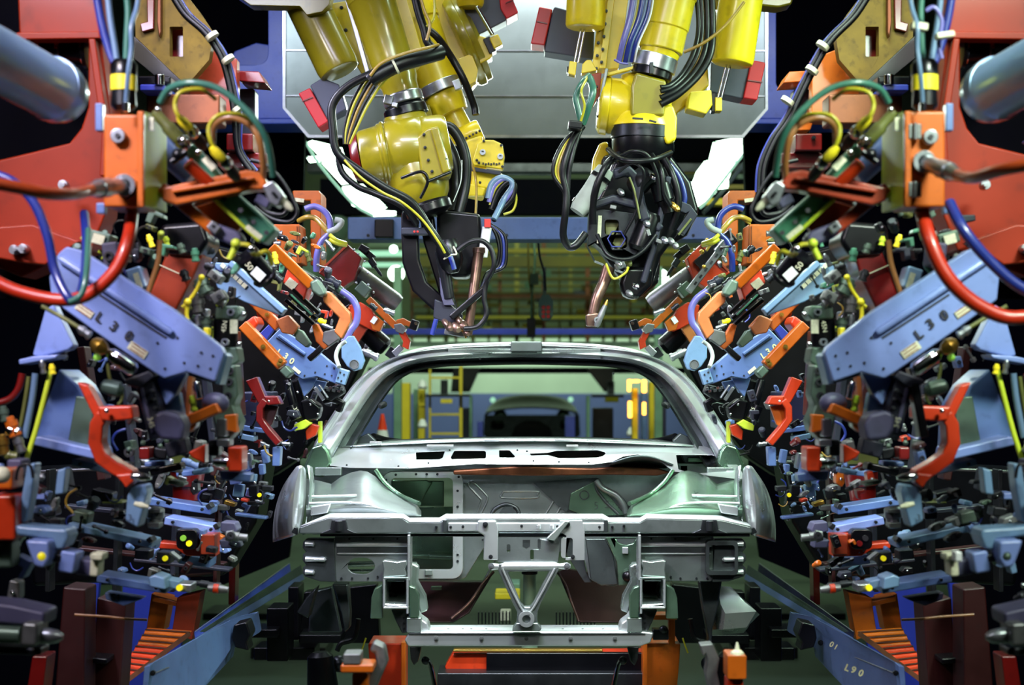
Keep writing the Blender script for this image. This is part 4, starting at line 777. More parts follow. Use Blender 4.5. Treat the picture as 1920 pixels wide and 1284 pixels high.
for i in (0, 2, 3, 5, 6, 7, 8, 9):
    k = i; R = random.Random(i*5+1)
    hose('black hose number'.replace(' number', '')+[' leaving the hub at its far left', ' hugging the grey sleeve', ' crossing the bent arm high', ' draped over the bent arm', ' running down the middle of the right gun', ' just right of the middle of the right gun', ' bowed out behind the tie rod', ' bowed furthest right of the right gun', ' curling under the hub', ' sagging across the gun case', ' ending at the brass fittings'][i],
         'hose_blue' if i == 7 else 'black_rubber',
         [[(1160, 290, 6.88), (1140, 306, 6.78), (1122, 340, 6.76), (1112, 380, 6.78), (1112, 420, 6.8)],
          [(1170, 292, 6.86), (1160, 320, 6.76), (1134, 350, 6.76), (1116, 396, 6.8)],
          [(1152, 300, 6.8), (1186, 284, 6.74), (1214, 292, 6.74), (1232, 330, 6.76), (1236, 376, 6.78)],
          [(1160, 322, 6.76), (1186, 306, 6.72), (1206, 320, 6.72), (1204, 350, 6.74), (1196, 390, 6.78), (1170, 440, 6.8)],
          [(1196, 290, 6.8), (1212, 310, 6.76), (1216, 350, 6.76), (1210, 400, 6.78), (1188, 450, 6.8)],
          [(1222, 290, 6.84), (1240, 320, 6.78), (1244, 360, 6.78), (1256, 384, 6.8)],
          [(1240, 290, 6.9), (1262, 330, 6.86), (1272, 380, 6.86), (1258, 430, 6.88)],
          [(1248, 300, 7.0), (1272, 330, 7.0), (1284, 370, 7.0), (1276, 400, 7.0)],
          [(1140, 280, 6.84), (1170, 300, 6.72), (1220, 300, 6.72), (1258, 286, 6.82)],
          [(1120, 440, 6.82), (1140, 478, 6.78), (1176, 486, 6.78), (1206, 470, 6.8), (1230, 440, 6.82)],
          [(1206, 300, 6.72), (1236, 306, 6.72), (1250, 340, 6.72), (1256, 386, 6.8)]][i], [7, 6, 4, 3, 8, 5, 7, 5, 5, 4, 2][i])
hose('copper-coloured hose behind the blue one at the right gun', 'tube_brown', [(1252, 310, 6.98), (1264, 350, 6.98), (1272, 390, 6.98)], 2.5)
hose('yellow cable bowing under the right gun case', 'hose_yellow', [(1136, 494, 6.8), (1150, 522, 6.8), (1172, 512, 6.8), (1178, 500, 6.8)], 2.4)
# bundle hanging between the robots
for i, (dx, r, m, lab) in enumerate(((0, 7, 'black_rubber', 'thick black cable of the bundle hanging at centre right'), (-12, 2.6, 'hose_yellow', 'yellow cable bowed left in the hanging bundle'), (9, 5, 'black_rubber', 'inner black cable of the bundle hanging at centre right'), (-8, 2, 'hose_ochre', 'ochre cable bowed inside the yellow one'), (-16, 4, 'black_rubber', 'outermost black cable of the hanging bundle'))):
    hose(lab, m, [(1092, 236, 6.8), (1074+dx*.8, 262, 6.78), (1060+dx*1.2, 300, 6.76), (1056+dx*1.1, 330, 6.76), (1062+dx*.2, 362, 6.76), (1060, 400, 6.76), (1056, 440, 6.78), (1066, 462, 6.8), (1080, 460, 6.8), (1098, 438, 6.82)][:(10 if i < 2 else 7)], r)
for i, (pts, r, m, lab) in enumerate((([(1092, 236, 6.8), (1084, 205, 6.8), (1080, 180, 6.8), (1092, 155, 6.8), (1104, 142, 6.85)], 6, 'hose_green', 'dark green hose rising left of the red bracket'), ([(1092, 232, 6.78), (1104, 200, 6.76), (1112, 170, 6.76), (1106, 146, 6.8)], 7, 'hose_green', 'fat green hose looping beside the red bracket'), ([(1086, 236, 6.74), (1096, 200, 6.72), (1090, 170, 6.72), (1102, 144, 6.8)], 2.4, 'hose_yellow', 'yellow cable between the two green hoses'))):
    hose(lab, m, pts, r)
solo('cable_clamp', 'black', G().rect(1079, 233, 26, 15, 6, 6.68, .1), 'black clamp holding the hanging bundle together', 'clamp', bevel=.006)
for i, (x0, x1, m, r) in enumerate(((1186, 1160, 'hose_lavender', 6), (1196, 1168, 'hose_yellow', 2), (1203, 1172, 'hose_blue', 5), (1211, 1178, 'hose_pale', 2.4), (1217, 1184, 'hose_blue', 3.5), (1223, 1190, 'white', 1.8))):
    hose(['lavender', 'thin yellow', 'dark blue', 'pale blue', 'second dark blue', 'white'][i]+' hose of the row left of the right forearm', m, [(x0+4, -20, 6.85), (x0-4, 30, 6.85), (x1+8, 80, 6.85), (x1, 116, 6.88)], r)
solo('cable_tie', 'hose_lavender', G().tube([(1152, 112, 6.8), (1164, 118, 6.79), (1178, 120, 6.79)], 2.2), 'lavender band tying the hoses left of the right forearm', 'cable tie', bevel=0)
for i, (m, k, r) in enumerate((('black_rubber', 0, 5), ('black_rubber', 8, 5), ('hose_ochre', 14, 2.4), ('black_rubber', 20, 6), ('hose_yellow', 25, 2), ('black_rubber', 32, 7))):
    hose(['innermost black', 'second black', 'ochre', 'thick black', 'yellow', 'outermost and thickest black'][i]+' cable sweeping down right of the right forearm', m, [(1305+k*.9, -20, 6.95), (1310+k*.8, 50, 6.95), (1300+k, 100, 6.92), (1278+k, 140, 6.9), (1256+k*.5, 160+k*.5, 6.86), (1238, 164+k, 6.84)], r)
hose('long ochre cable crossing in front of the right-hand cables', 'hose_ochre', [(1395, 4, 6.8), (1360, 48, 6.78), (1320, 80, 6.78), (1282, 98, 6.8)], 3)
# ================================================================ NEAR TOOLING (one set each side of the car)
def step(x, y, d, ang, L, r, dz=0.0):
    "stepped turned fitting centred on x, y; ang in the picture"
    a = math.radians(ang); c, q = math.cos(a)*L/2, math.sin(a)*L/2
    return G().lathe((x-c, y-q, d), (x+c, y+q, d+dz), [(0, r*.55), (.05, r*.7), (.2, r*.7), (.21, r), (.5, r), (.51, r*.82), (.8, r*.82), (.81, r), (.95, r), (1, r*.7)])
def smooth_cyl(x, y, d, ang, L, r, dz=0.0):
    a = math.radians(ang); c, q = math.cos(a)*L/2, math.sin(a)*L/2
    return G().ecyl((x-c, y-q, d), (x+c, y+q, d+dz), r)
def txt(t, s, x, y, d, h, ang, m='ink', par=None, mir_ang=None, **k):
    "lettering always reads the right way round"
    xx = 2*CX-x if MIR else x
    an = ang if MIR else -ang
    g = unmirrored(lambda: G().text(s, xx, y, d, h, an, **k))
    t.p('lettering', m, g, par, 0)
def scribble(t, x, y, d, w, h, ang, m='cream', par=None):
    "printed label plate: cream plate with two lines of dark strokes"
    L = t.p('label_plate', m, G().rect(x, y, w, h, ang, d, .004), par, 0)
    return L
def near(side):
    R = side == 'right'; S_ = f'at near {side}'
    # tall red frame
    t = Thing('frame_column', f'tall red steel frame at the {side} picture edge, black roller in its opening', 'frame')
    t.p('column', 'red_frame', G().plate([(30, -60), (174, -60), (206, 210), (204, 330), (198, 400), (170, 470), (120, 486), (40, 520), (-80, 470), (-80, 318), (60, 285), (130, 268), (152, 240), (165, 200), (165, 72), (36, 68)], 4.7, .14), bevel=.006)
    t.p('flange_top', 'red_frame', G().plate([(30, 60), (186, 58), (188, 72), (30, 74)], 4.66, .06), bevel=.004)
    t.p('flange_side', 'red_frame', G().plate([(165, 72), (178, 72), (206, 260), (200, 330), (186, 330), (190, 250)], 4.66, .05), bevel=.004)
    t.p('left_post', 'red_frame', G().box(34, 66, 60, 120, 4.68, .1), bevel=.004)
    t.p('lower_bracket', 'red_frame', G().plate([(-80, 430), (60, 420), (150, 452), (84, 496), (40, 492), (-80, 470)], 4.6, .08), bevel=.005)
    t.p('roller', 'black', G().lathe((58, 95, 4.78), (166, 95, 4.78), [(0, 34), (.06, 36), (.1, 28), (.4, 22), (.6, 22), (.9, 28), (.94, 36), (1, 34)], 32), bevel=0)
    for x in (68, 110, 158): t.p('roller_band', 'chrome', G().lathe((x-5, 95, 4.775), (x+5, 95, 4.775), [(0, 20), (.3, 31 if x != 110 else 24), (.7, 31 if x != 110 else 24), (1, 20)]), bevel=0)
    for x, y in ((117, 346), (25, 468), (42, 466)): t.p('bolt', 'steel', G().disc(x, y, 4.57, 9, .03, 16).disc(x, y, 4.55, 5, .02, 6), bevel=.001)
    t.p('back_wall', 'void', G().plate([(-200, -60), (150, -60), (190, 560), (-200, 560)], 5.0, .05), bevel=0)
    # big air cylinder
    t = Thing('air_cylinder', f'big glossy blue-grey air cylinder slanting in from the {side} edge', 'cylinder')
    t.p('barrel', 'cylinder_blue', G().lathe((-80, 72, 3.7), (132, 186, 4.05), [(0, 60), (.78, 58), (.8, 60), (.9, 60), (.92, 57), (.97, 52), (1, 40)], 40), bevel=0)
    t.p('band', 'cylinder_blue', G().lathe((92, 164, 3.98), (100, 168, 4.0), [(0, 61), (1, 61)], 40), 0, .002)
    if R: solo('reflector_strip', 'frame_blue', G().ball(8, 266, 4.3, 40, .16), 'flat blue strip under the big air cylinder at the right edge', 'strip', bevel=0)
    # junction box
    t = Thing('junction_box', f'orange junction box with {"two grey hinges" if R else "one round lock"} and cable gland {S_}', 'box')
    b = t.p('housing', 'orange', G().box(194, 214 if not R else 208, 270, 388, 3.9, .14), bevel=.006)
    t.p('lid', 'lime', G().plate([(268, 207, 3.88), (293, 214, 3.96), (293, 392, 3.96), (268, 386, 3.88)], 0, .12), bevel=.004, label='yellowish side lid of the box')
    t.p('lid_lip', 'orange', G().box(257, 208, 269, 388, 3.875, .02), b, .003)
    t.p('sticker', 'cream', G().rect(283, 232, 9, 24, 0, 3.9, .01), 1, 0)
    sy = 254 if not R else 256
    s_ = t.p('lock', 'steel', G().disc(220, sy, 3.88, 14, .03), b, .002); t.p('lock_slot', 'ink', G().disc(220, sy, 3.876, 5, .01, 12), s_ if False else b, 0)
    ny = 347 if not R else 303
    t.p('gland_ring', 'steel', G().ring(232, ny, 3.87, 21, 12, .04), b, .003)
    nz = t.p('cable_gland', 'steel', G().lathe((236, ny, 3.9), (168, ny+(9 if not R else 26), 3.72), [(0, 16), (.5, 15), (.52, 18), (.75, 18), (.77, 15), (1, 12)]), bevel=0)
    if R:
        for yy in (246, 355):
            h = t.p('hinge', 'dull_steel', G().box(238, yy-14, 262, yy+14, 3.872, .02), bevel=.002); t.p('hinge_pin', 'steel', G().cyl((250, yy-15, 3.868), (250, yy+15, 3.868), 4), h, .001)
    t.p('mount_strap', 'slate_blue', G().box(178, 193, 192, 245, 3.98, .03), bevel=.003); t.p('mount_strap', 'slate_blue', G().box(180, 380, 196, 400, 3.98, .03), bevel=.003)
    # cables of the box
    cb = lambda lab, m, pts, r, g=f'cables and hoses on the near {side}': solo('hose', m, G().tube(pts, r), lab, 'hose', g, bevel=0)
    cb(f'thick orange conduit leaving the junction box gland {S_}', 'hose_orange', [(170, ny+9+(16 if R else 0), 3.72), (140, ny+16+(14 if R else 0), 3.6), (90, ny+16, 3.5), (40, ny+6, 3.45), (-40, ny-10, 3.4)], 12)
    cb(f'dark blue hose running down {S_} past the box', 'hose_blue', [(178, -30, 4.0), (190, 40, 4.0), (204, 90, 4.0), (216, 120, 4.0)], 8)
    cb(f'pale blue hose beside the dark blue one above the box {S_}', 'hose_pale', [(200, -30, 3.96), (206, 30, 3.96), (214, 80, 3.96), (220, 118, 3.96)], 6)
    cb(f'pale hose curving down into the top of the junction box {S_}', 'hose_pale', [(262, -20, 3.9), (256, 16, 3.88), (246, 50, 3.86), (246, 90, 3.86), (240, 140, 3.86), (236, 196, 3.88)], 4.5)
    cb(f'green hose looping at the top beside the pale one {S_}', 'hose_green', [(236, -20, 3.95), (240, 20, 3.95), (238, 70, 3.95), (236, 120, 3.95)], 6)
    q = Thing('cable_connector', f'black round plug with a yellow band standing on the junction box {S_}', 'connector')
    q.p('body', 'black', G().lathe((232, 112, 3.95), (232, 208, 3.95), [(0, 18), (.1, 25), (.3, 25), (.32, 21), (.6, 22), (.9, 24), (1, 16)]), bevel=0)
    q.p('yellow_band', 'yellow', G().cyl((232, 142, 3.948), (232, 170, 3.948), 24.5), bevel=0); q.p('sleeve', 'chrome', G().cyl((236, 192, 3.86), (236, 210, 3.86), 6), bevel=.001)
    # loose hoses across the frame
    if not R:
        cb('blue hose hooping down from the left edge to the arm and up again', 'hose_blue', [(-40, 318, 3.9), (20, 338, 3.9), (62, 378, 3.9), (88, 440, 3.9), (104, 510, 3.9), (130, 560, 3.88), (148, 556, 3.9), (158, 520, 3.95), (162, 460, 4.0), (158, 400, 4.1)], 9)
        cb('red hose sagging from the left edge up towards the junction box', 'hose_red', [(-30, 516, 3.9), (30, 545, 3.9), (110, 562, 3.9), (165, 552, 3.9), (215, 508, 3.9), (240, 450, 3.92), (248, 400, 4.0)], 12.5)
        cb('short light hose rising between the blue hoops', 'hose_green', [(130, 566, 3.84), (152, 552, 3.84), (162, 510, 3.86), (166, 430, 3.95)], 6)
    else:
        cb('blue hose running down from the box to the right edge', 'hose_blue', [(186, 380, 3.95), (160, 430, 3.9), (110, 490, 3.9), (50, 540, 3.9), (-40, 580, 3.9)], 11)
        cb('red hose curving from behind the box out to the right edge', 'hose_red', [(240, 380, 4.0), (226, 440, 3.92), (196, 510, 3.9), (150, 560, 3.9), (90, 592, 3.9), (40, 594, 3.9), (-40, 584, 3.9)], 14)
        cb('pale hose loop tied beside the black plug on the right', 'hose_lavender', [(230, 20, 3.9), (214, 14, 3.9), (200, 40, 3.9), (206, 80, 3.9), (200, 110, 3.9)], 4)
        solo('cable_tie', 'cream', G().rect(192, 64, 34, 11, 8, 3.86, .03), 'white tie band on the hoses right of the black plug', 'cable tie', bevel=.003)
        solo('cable_tie', 'cream', G().rect(240, 48, 30, 14, -8, 3.86, .03), 'white tie band above the black plug on the right', 'cable tie', bevel=.003)
    cb(f'green hose arching high over the clamp cylinders {S_}', 'hose_green', [(300, 192, 3.9), (318, 166, 3.88), (356, 155, 3.86), (404, 164, 3.86), (446, 192, 3.86), (480, 228, 3.86), (502, 270, 3.88), (512, 330, 3.92)], 6.5)
    cb(f'brown hose looping below the green arch {S_}', 'tube_brown', [(398, 268, 3.95), (402, 236, 3.93), (430, 220, 3.92), (466, 232, 3.92), (486, 262, 3.92), (494, 310, 3.95), (492, 336, 3.98)], 6.5)
    cb(f'yellow hose loop nearest the box {S_}', 'hose_yellow', [(350, 232, 3.86), (334, 216, 3.84), (328, 194, 3.84), (340, 172, 3.84), (378, 168, 3.86), (404, 186, 3.9)], 4)
    cb(f'yellow hose loop further from the box {S_}', 'hose_yellow', [(414, 292, 3.88), (396, 266, 3.86), (392, 238, 3.86), (410, 216, 3.86), (446, 214, 3.88), (474, 228, 3.92)], 4)
    # ball-ended diagonal pneumatic units
    t = Thing('pneumatic_unit', f'green pneumatic clamp unit with yellow plugs, slanting below the arching hoses {S_}', 'pneumatic unit')
    t.p('body', 'green', G().bar((398, 346, 4.0), (506, 444, 4.05), 38, .09), bevel=.008)
    t.p('side_rail', 'lime', G().bar((398, 370, 3.99), (486, 452, 4.04), 7, .03), bevel=.003)
    for k, (x, y) in enumerate(((422, 372), (448, 394), (478, 416), (496, 436))): t.p('port', 'ink', G().disc(x+(3 if k % 2 else -3), y, 3.995, 4.5, .01, 14), 0, 0)
    t.p('nozzle_tip', 'cream', G().bar((462, 424, 3.99), (490, 446, 4.0), 9, .01), 0, 0)
    t.p('upper_tube', 'olive', G().lathe((288, 208, 3.92), (346, 272, 3.95), [(0, 7), (.1, 10), (.4, 10), (.45, 13), (.9, 13), (1, 9)]), bevel=0)
    t.p('coupling', 'chrome', G().lathe((334, 258, 3.94), (352, 278, 3.95), [(0, 10), (.3, 14), (.7, 14), (1, 9)]), bevel=0)
    t.p('valve_stem', 'green', G().bar((352, 276, 3.97), (412, 344, 4.0), 26, .06), bevel=.006)
    scribble(t, 392, 306, 3.96, 28, 13, 48)
    t.p('red_sleeve', 'red_orange', G().cyl((352, 306, 3.93), (392, 344, 3.96), 12), bevel=.002)
    t.p('bleed_valve', 'black', G().ball(334, 290, 3.9, 12).cyl((322, 304, 3.9), (350, 284, 3.9), 7), bevel=0)
    for (x, y) in ((352, 232), (414, 290)):
        c = t.p('plug', 'yellow', G().lathe((x-18, y-14, 3.86), (x+4, y+10, 3.88), [(0, 5), (.3, 9), (.9, 10), (1, 8)]), bevel=0)
        t.p('plug_nut', 'chrome', G().lathe((x+2, y+8, 3.88), (x+14, y+22, 3.9), [(0, 9), (.3, 12), (.7, 12), (1, 9)]), c, 0)
        t.p('plug_body', 'dark_steel', G().lathe((x+12, y+20, 3.9), (x+30, y+44, 3.94), [(0, 10), (.6, 12), (1, 9)]), c, 0)
    for x, y in ((296, 205), (343, 262), (372, 285)): t.p('cap_nut', 'chrome', G().ball(x, y, 3.87, 6), bevel=0)
    solo('air_cylinder', 'slate_blue', smooth_cyl(330, 300, 4.15, 42, 90, 24), f'short grey-blue cylinder tucked behind the red sleeve {S_}', 'cylinder', bevel=0)
    # orange swing bracket
    om = 'orange' if not R else 'brick'
    t = Thing('swing_bracket', f'{"orange" if not R else "brick-red"} two-armed swing bracket reaching inwards below the junction box {S_}', 'bracket')
    t.p('upper_arm', om, G().plate([(300, 352), (462, 318), (484, 322), (500, 340), (494, 354), (470, 356), (330, 384), (304, 376)], 3.96, .06), bevel=.005)
    t.p('arm_rib', om, G().plate([(320, 354), (474, 330), (478, 336), (322, 362)], 3.945, .02), 0, .003)
    t.p('lower_arm', om, G().bar((300, 350, 3.98), (412, 440, 4.02), 22, .06), bevel=.005)
    t.p('arm_edge', 'lime', G().bar((292, 358, 3.975), (320, 384, 3.985), 4, .01), bevel=0)
    t.p('web_plate', om, G().plate([(362, 388), (414, 372), (460, 418), (440, 438), (404, 424)], 4.06, .03), bevel=.004)
    t.p('web_edge', 'lime', G().bar((416, 372, 4.04), (458, 414, 4.04), 5, .02), bevel=0)
    b = t.p('jaw_block', 'steel', G().plate([(492, 348), (510, 338), (532, 366), (520, 388), (504, 380)], 3.93, .06), bevel=.004)
    t.p('jaw_pin', 'cream', G().lathe((524, 372, 3.95), (548, 394, 3.95), [(0, 8), (.7, 7), (1, 3)]), b, 0)
    t.p('jaw_heel', 'purple_grey', G().rect(492, 376, 28, 18, 30, 3.97, .05), b, .004)
    for x, y in ((512, 362), (400, 424)): t.p('bolt', 'dark_steel', G().bolt(x, y, 3.925, 3.5), bevel=0)
    # grey head below bracket
    t = Thing('toggle_clamp', f'purplish grey clamp head with a yellow pipe under the swing bracket {S_}', 'clamp')
    t.p('head', 'purple_grey', G().plate([(392, 414), (412, 420), (444, 432), (456, 448), (438, 462), (402, 446), (388, 430)], 4.0, .08), bevel=.01)
    t.p('silver_cap', 'steel', G().rect(400, 426, 22, 18, 38, 3.98, .05), bevel=.003)
    t.p('yellow_pipe', 'lime', G().tube([(446, 450, 3.97), (438, 470, 3.97), (430, 486, 3.97)], 6).ball(442, 456, 3.96, 9), bevel=0)
    t.p('yellow_pipe', 'hose_yellow', G().tube([(446, 458, 4.0), (466, 460, 4.0), (478, 478, 4.0), (500, 472, 4.02), (510, 496, 4.04)], 4.5), bevel=0)
    t.p('knob', 'chrome', G().ball(472, 466, 3.98, 8), bevel=0)
    # red leaning column and the posts behind
    t = Thing('leaning_column', f'{"brick-red" if not R else "dark red"} box column leaning behind the lettered arm {S_}', 'column')
    t.p('column', 'brick' if not R else 'dark_red', G().plate([(312, 472), (358, 454), (380, 478), (362, 520), (325, 592), (276, 560)] if not R else [(316, 460), (372, 452), (352, 520), (318, 590), (280, 560), (300, 500)], 4.7, .16), bevel=.008)
    t.p('chalk_line', 'cream', G().bar((296, 495, 4.695), (352, 520, 4.695), 1.6, .003), 0, 0)
    t.p('collar', 'black', G().plate([(300, 420), (378, 414), (392, 452), (372, 482), (312, 478), (298, 452)], 4.68, .2), bevel=.015)
    # fill between: hose, label block, small pots
    t = Thing('valve_block', f'grey-blue valve block with round port and label behind the arm top {S_}', 'valve block')
    t.p('block', 'purple_grey', G().rect(206, 476, 30, 44, -6, 4.35, .08), bevel=.005)
    t.p('port', 'ink', G().ring(203, 480, 4.34, 9, 5, .02), bevel=0)
    t.p('upper_block', 'grey_green', G().rect(186, 446, 40, 24, 15, 4.4, .08), bevel=.005)
    scribble(t, 184, 448, 4.39, 22, 18, 15)
    t.p('lower_block', 'cylinder_blue', G().rect(254, 522, 30, 42, -18, 4.45, .08), bevel=.005); scribble(t, 258, 526, 4.44, 10, 30, -18)
    t.p('link', 'tube_brown', G().tube([(300, 450, 4.4), (296, 490, 4.4), (284, 530, 4.4), (274, 560, 4.4)], 5), bevel=0)
    # LETTERED ARM
    t = Thing('welding_clamp', f'large lavender-blue clamp arm lettered L 30 {S_}, blurred', 'clamp arm')
    a = t.p('arm_plate', 'lavender', G().plate([(108, 476), (124, 462), (150, 468), (218, 512), (327, 582), (414, 650), (419, 662), (403, 716), (350, 697), (308, 710), (285, 696), (178, 622), (96, 562), (92, 520)], 4.2, .05), bevel=.005)
    t.p('arm_rib', 'lavender', G().lathe((112, 484, 4.19), (322, 624, 4.19), [(0, 5), (.02, 7), (.98, 7), (1, 5)]), a, 0)
    t.p('rib_slot', 'ink', G().bar((186, 552, 4.198), (312, 634, 4.198), 4, .004), a, 0)
    t.p('end_cap', 'light_blue', G().plate([(403, 712), (420, 660), (426, 668), (412, 722), (352, 704), (352, 698)], 4.23, .09), a, .003)
    for x, y in ((332, 633), (295, 643), (377, 661), (399, 667), (345, 680), (371, 686), (394, 691), (309, 691)): t.p('hole', 'charcoal', G().disc(x, y, 4.197, 2.6, .004, 12), a, 0)
    scribble(t, 158, 582, 4.196, 36, 14, 34, par=a); scribble(t, 258, 656, 4.196, 38, 16, 34, par=a)
    for k in range(3):
        for u, v in ((158, 582), (258, 656)): t.p('print_line', 'brick', G().rect(u+4-k*3, v-5+k*5, 30, 1.2, 34, 4.194, .002), a, 0)
    LT = ((186, 595, 'L'), (213, 612, '3'), (241, 630, '0')) if not R else ((243, 627, 'L'), (221, 607, '3'), (195, 591, '0'))
    for x, y, ch in LT: txt(t, ch, x, y, 4.196, 18, 34, par=a, bold=.035)
    t.p('gusset', 'lavender', G().plate([(286, 700), (350, 699), (330, 738), (311, 760)], 4.26, .05), bevel=.004)
    t.p('lower_gusset', 'light_blue', G().plate([(308, 758), (334, 734), (344, 790), (330, 800), (312, 780)], 4.3, .05), bevel=.004)
    # brass valve under the arm
    t = Thing('arm_valve', f'brass ball valve with chrome body slung under the lettered arm {S_}', 'valve')
    t.p('ball', 'brass', G().lathe((172, 640, 4.1), (200, 658, 4.1), [(0, 6), (.15, 12), (.5, 16), (.85, 12), (1, 6)]), bevel=0)
    t.p('chrome_body', 'chrome', G().lathe((204, 660, 4.12), (254, 696, 4.12), [(0, 7), (.1, 12), (.4, 14), (.9, 14), (1, 9)]), bevel=0)
    t.p('inlet', 'steel', step(158, 622, 4.12, 35, 28, 9)); t.p('joint', 'copper', G().cyl((196, 654, 4.12), (206, 662, 4.12), 7))
    t.p('feed_pipe', 'olive', G().tube([(78, 574, 4.15), (112, 592, 4.15), (148, 614, 4.13)], 4), bevel=0)
    t.p('drain_ball', 'grey_green', G().lathe((190, 722, 4.1), (232, 732, 4.1), [(0, 6), (.1, 12), (.4, 15), (.8, 15), (1, 7)]), bevel=0)
    t.p('drain_pipe', 'olive', G().tube([(202, 680, 4.12), (204, 700, 4.12), (208, 716, 4.12)], 3).tube([(230, 736, 4.1), (228, 750, 4.1), (222, 758, 4.1)], 3), bevel=0)
    t.p('indicator', 'indicator_green', G().ball(182, 670, 4.12, 7), bevel=0)
    # dark gripper at the arm
    t = Thing('gripper', f'dark ribbed gripper with purplish block under the lettered arm {S_}', 'gripper')
    t.p('rail', 'charcoal', G().bar((268, 706, 4.22), (296, 822, 4.22), 34, .07), bevel=.005)
    t.p('rail_groove', 'purple_grey', G().bar((262, 718, 4.215), (286, 812, 4.215), 7, .02), bevel=.002)
    if R: t.p('rack', 'black', G().bar((250, 716, 4.2), (232, 820, 4.2), 16, .05), bevel=.003)
    t.p('block', 'purple_grey', G().plate([(288, 776), (304, 768), (336, 776), (345, 796), (340, 828), (300, 824), (288, 806)], 4.2, .1), bevel=.012)
    t.p('mount', 'charcoal', G().plate([(232, 712), (280, 694), (290, 706), (262, 728), (236, 722)], 4.2, .08), bevel=.005)
    for k in range(4): t.p('bolt', 'steel', G().bolt(284+k*3, 732+k*16, 4.21, 3.2), bevel=0)
    txt(t, '345', 283, 792, 4.205, 10, 75, 'cream', par=0)
    # fixture body under the arm
    t = Thing('fixture_stand', f'blue sheet-steel fixture stand below the lettered arm {S_}', 'stand')
    t.p('gusset', 'lavender', G().plate([(84, 580), (100, 570), (112, 596), (138, 648), (128, 656), (72, 670), (60, 666)], 4.5, .06), bevel=.006)
    t.p('gusset_foot', 'lavender', G().plate([(34, 674), (60, 668), (110, 664), (104, 672), (36, 684)], 4.46, .1), bevel=.004)
    t.p('body', 'slate_blue', G().plate([(110, 690), (146, 722), (172, 768), (176, 850), (60, 826)], 4.6, .2), bevel=.008)
    t.p('cover', 'grey_green', G().plate([(142, 742), (158, 744), (174, 772), (170, 842), (126, 832)], 4.58, .03), bevel=.004)
    t.p('base', 'lavender', G().plate([(58, 820), (74, 818), (176, 842), (180, 862), (60, 834)], 4.5, .2), bevel=.005)
    # red hooked arm
    t = Thing('locating_hook', f'red-orange hooked locating arm curving down {S_}', 'hook')
    t.p('upper_link', 'red_orange', G().plate([(144, 716), (164, 722), (190, 770), (180, 790), (168, 766)], 4.36, .06), bevel=.005)
    t.p('head', 'red_orange', G().plate([(182, 762), (246, 760), (250, 786), (206, 790), (188, 788)], 4.3, .08), bevel=.006)
    t.p('hook', 'red_orange', G().ribbon([(192, 776), (180, 796), (177, 830), (188, 858), (212, 876), (244, 894)], 26, 4.31, .07), bevel=.006)
    t.p('hook_toe', 'red_orange', G().plate([(214, 890), (252, 886), (250, 902), (236, 916), (228, 904)], 4.3, .07), bevel=.005)
    t.p('tip', 'chrome', G().lathe((246, 892, 4.28), (284, 896, 4.28), [(0, 6), (.3, 9), (.7, 7), (1, 3)]), bevel=0)
    t.p('spotter', 'chrome', G().ball(200, 770, 4.28, 5), bevel=0)
    t = Thing('locator_block', f'light blue locator block numbered 3 under the red hook {S_}', 'block')
    t.p('block', 'light_blue', G().plate([(246, 912), (272, 908), (276, 924), (258, 990), (234, 976), (238, 930)], 4.34, .08), bevel=.006)
    t.p('peg', 'cream', G().lathe((252, 944, 4.3), (278, 950, 4.3), [(0, 4), (.5, 6), (1, 3)]), bevel=0)
    txt(t, '3', 244, 971, 4.33, 12, 0)
    # hoses at the outer edge below the arm
    cb(f'yellow tube slanting down the dark outer edge {S_}', 'lime', [(96, 694, 4.4), (82, 750, 4.4), (66, 810, 4.4), (50, 860, 4.4)], 5)
    cb(f'pale blue tube slanting down the dark outer edge {S_}', 'hose_pale', [(66, 700, 4.4), (60, 750, 4.4), (46, 820, 4.4)], 6)
    cb(f'olive tube slanting down the outermost edge {S_}', 'olive', [(54, 706, 4.42), (44, 770, 4.42), (26, 860, 4.42)], 4)
    cb(f'red rubber hose bending down at the outer edge {S_}', 'dark_red', [(42, 700, 4.5), (34, 730, 4.5), (14, 750, 4.5), (-30, 760, 4.5)], 7)
    t = Thing('hose_manifold', f'brass and chrome fittings low at the outer edge {S_}', 'fitting')
    for x, y, an, L, r, m in ((24, 800, 70, 40, 12, 'orange'), (8, 776, 80, 30, 9, 'grey_green'), (24, 808, 20, 24, 12, 'chrome'), (36, 832, 70, 36, 10, 'steel'), (6, 834, 80, 40, 12, 'brass'), (20, 854, 10, 30, 10, 'olive'), (98, 692, 80, 20, 6, 'yellow'), (80, 688, 80, 26, 6, 'steel')):
        t.p('fitting', m, step(x, y, 4.38, an, L, r), bevel=0)
    # valve cluster between first and second arm
    t = Thing('valve_cylinder', f'upright black valve cylinder marked 45N between the two lettered arms {S_}', 'valve')
    b = t.p('body', 'black', G().lathe((424, 590, 4.7), (422, 662, 4.7), [(0, 24), (.02, 26), (.1, 26), (.12, 23), (.85, 23), (.88, 27), (1, 27)]), bevel=0)
    t.p('cap_plate', 'grey_green', G().plate([(404, 574), (446, 572), (452, 590), (444, 600), (402, 598)], 4.62, .1), bevel=.006)
    t.p('foot_plate', 'grey_green', G().plate([(400, 652), (444, 650), (448, 678), (428, 690), (398, 676)], 4.62, .1), bevel=.006)
    scribble(t, 438, 612, 4.61, 14, 26, 0, par=b)
    txt(t, '45N', 421, 612, 4.605, 9, -80, 'cream', par=b)
    for x, y in ((432, 585), (421, 641)): t.p('port', 'steel', G().ring(x, y, 4.6, 7, 4, .02), bevel=0)
    for x, y in ((457, 589), (448, 645)): t.p('cap_nut', 'chrome', G().ball(x, y, 4.62, 5.5), bevel=0)
    t = Thing('valve_cylinder', f'slanting black valve cylinder marked 50 above the light blue plate {S_}', 'valve')
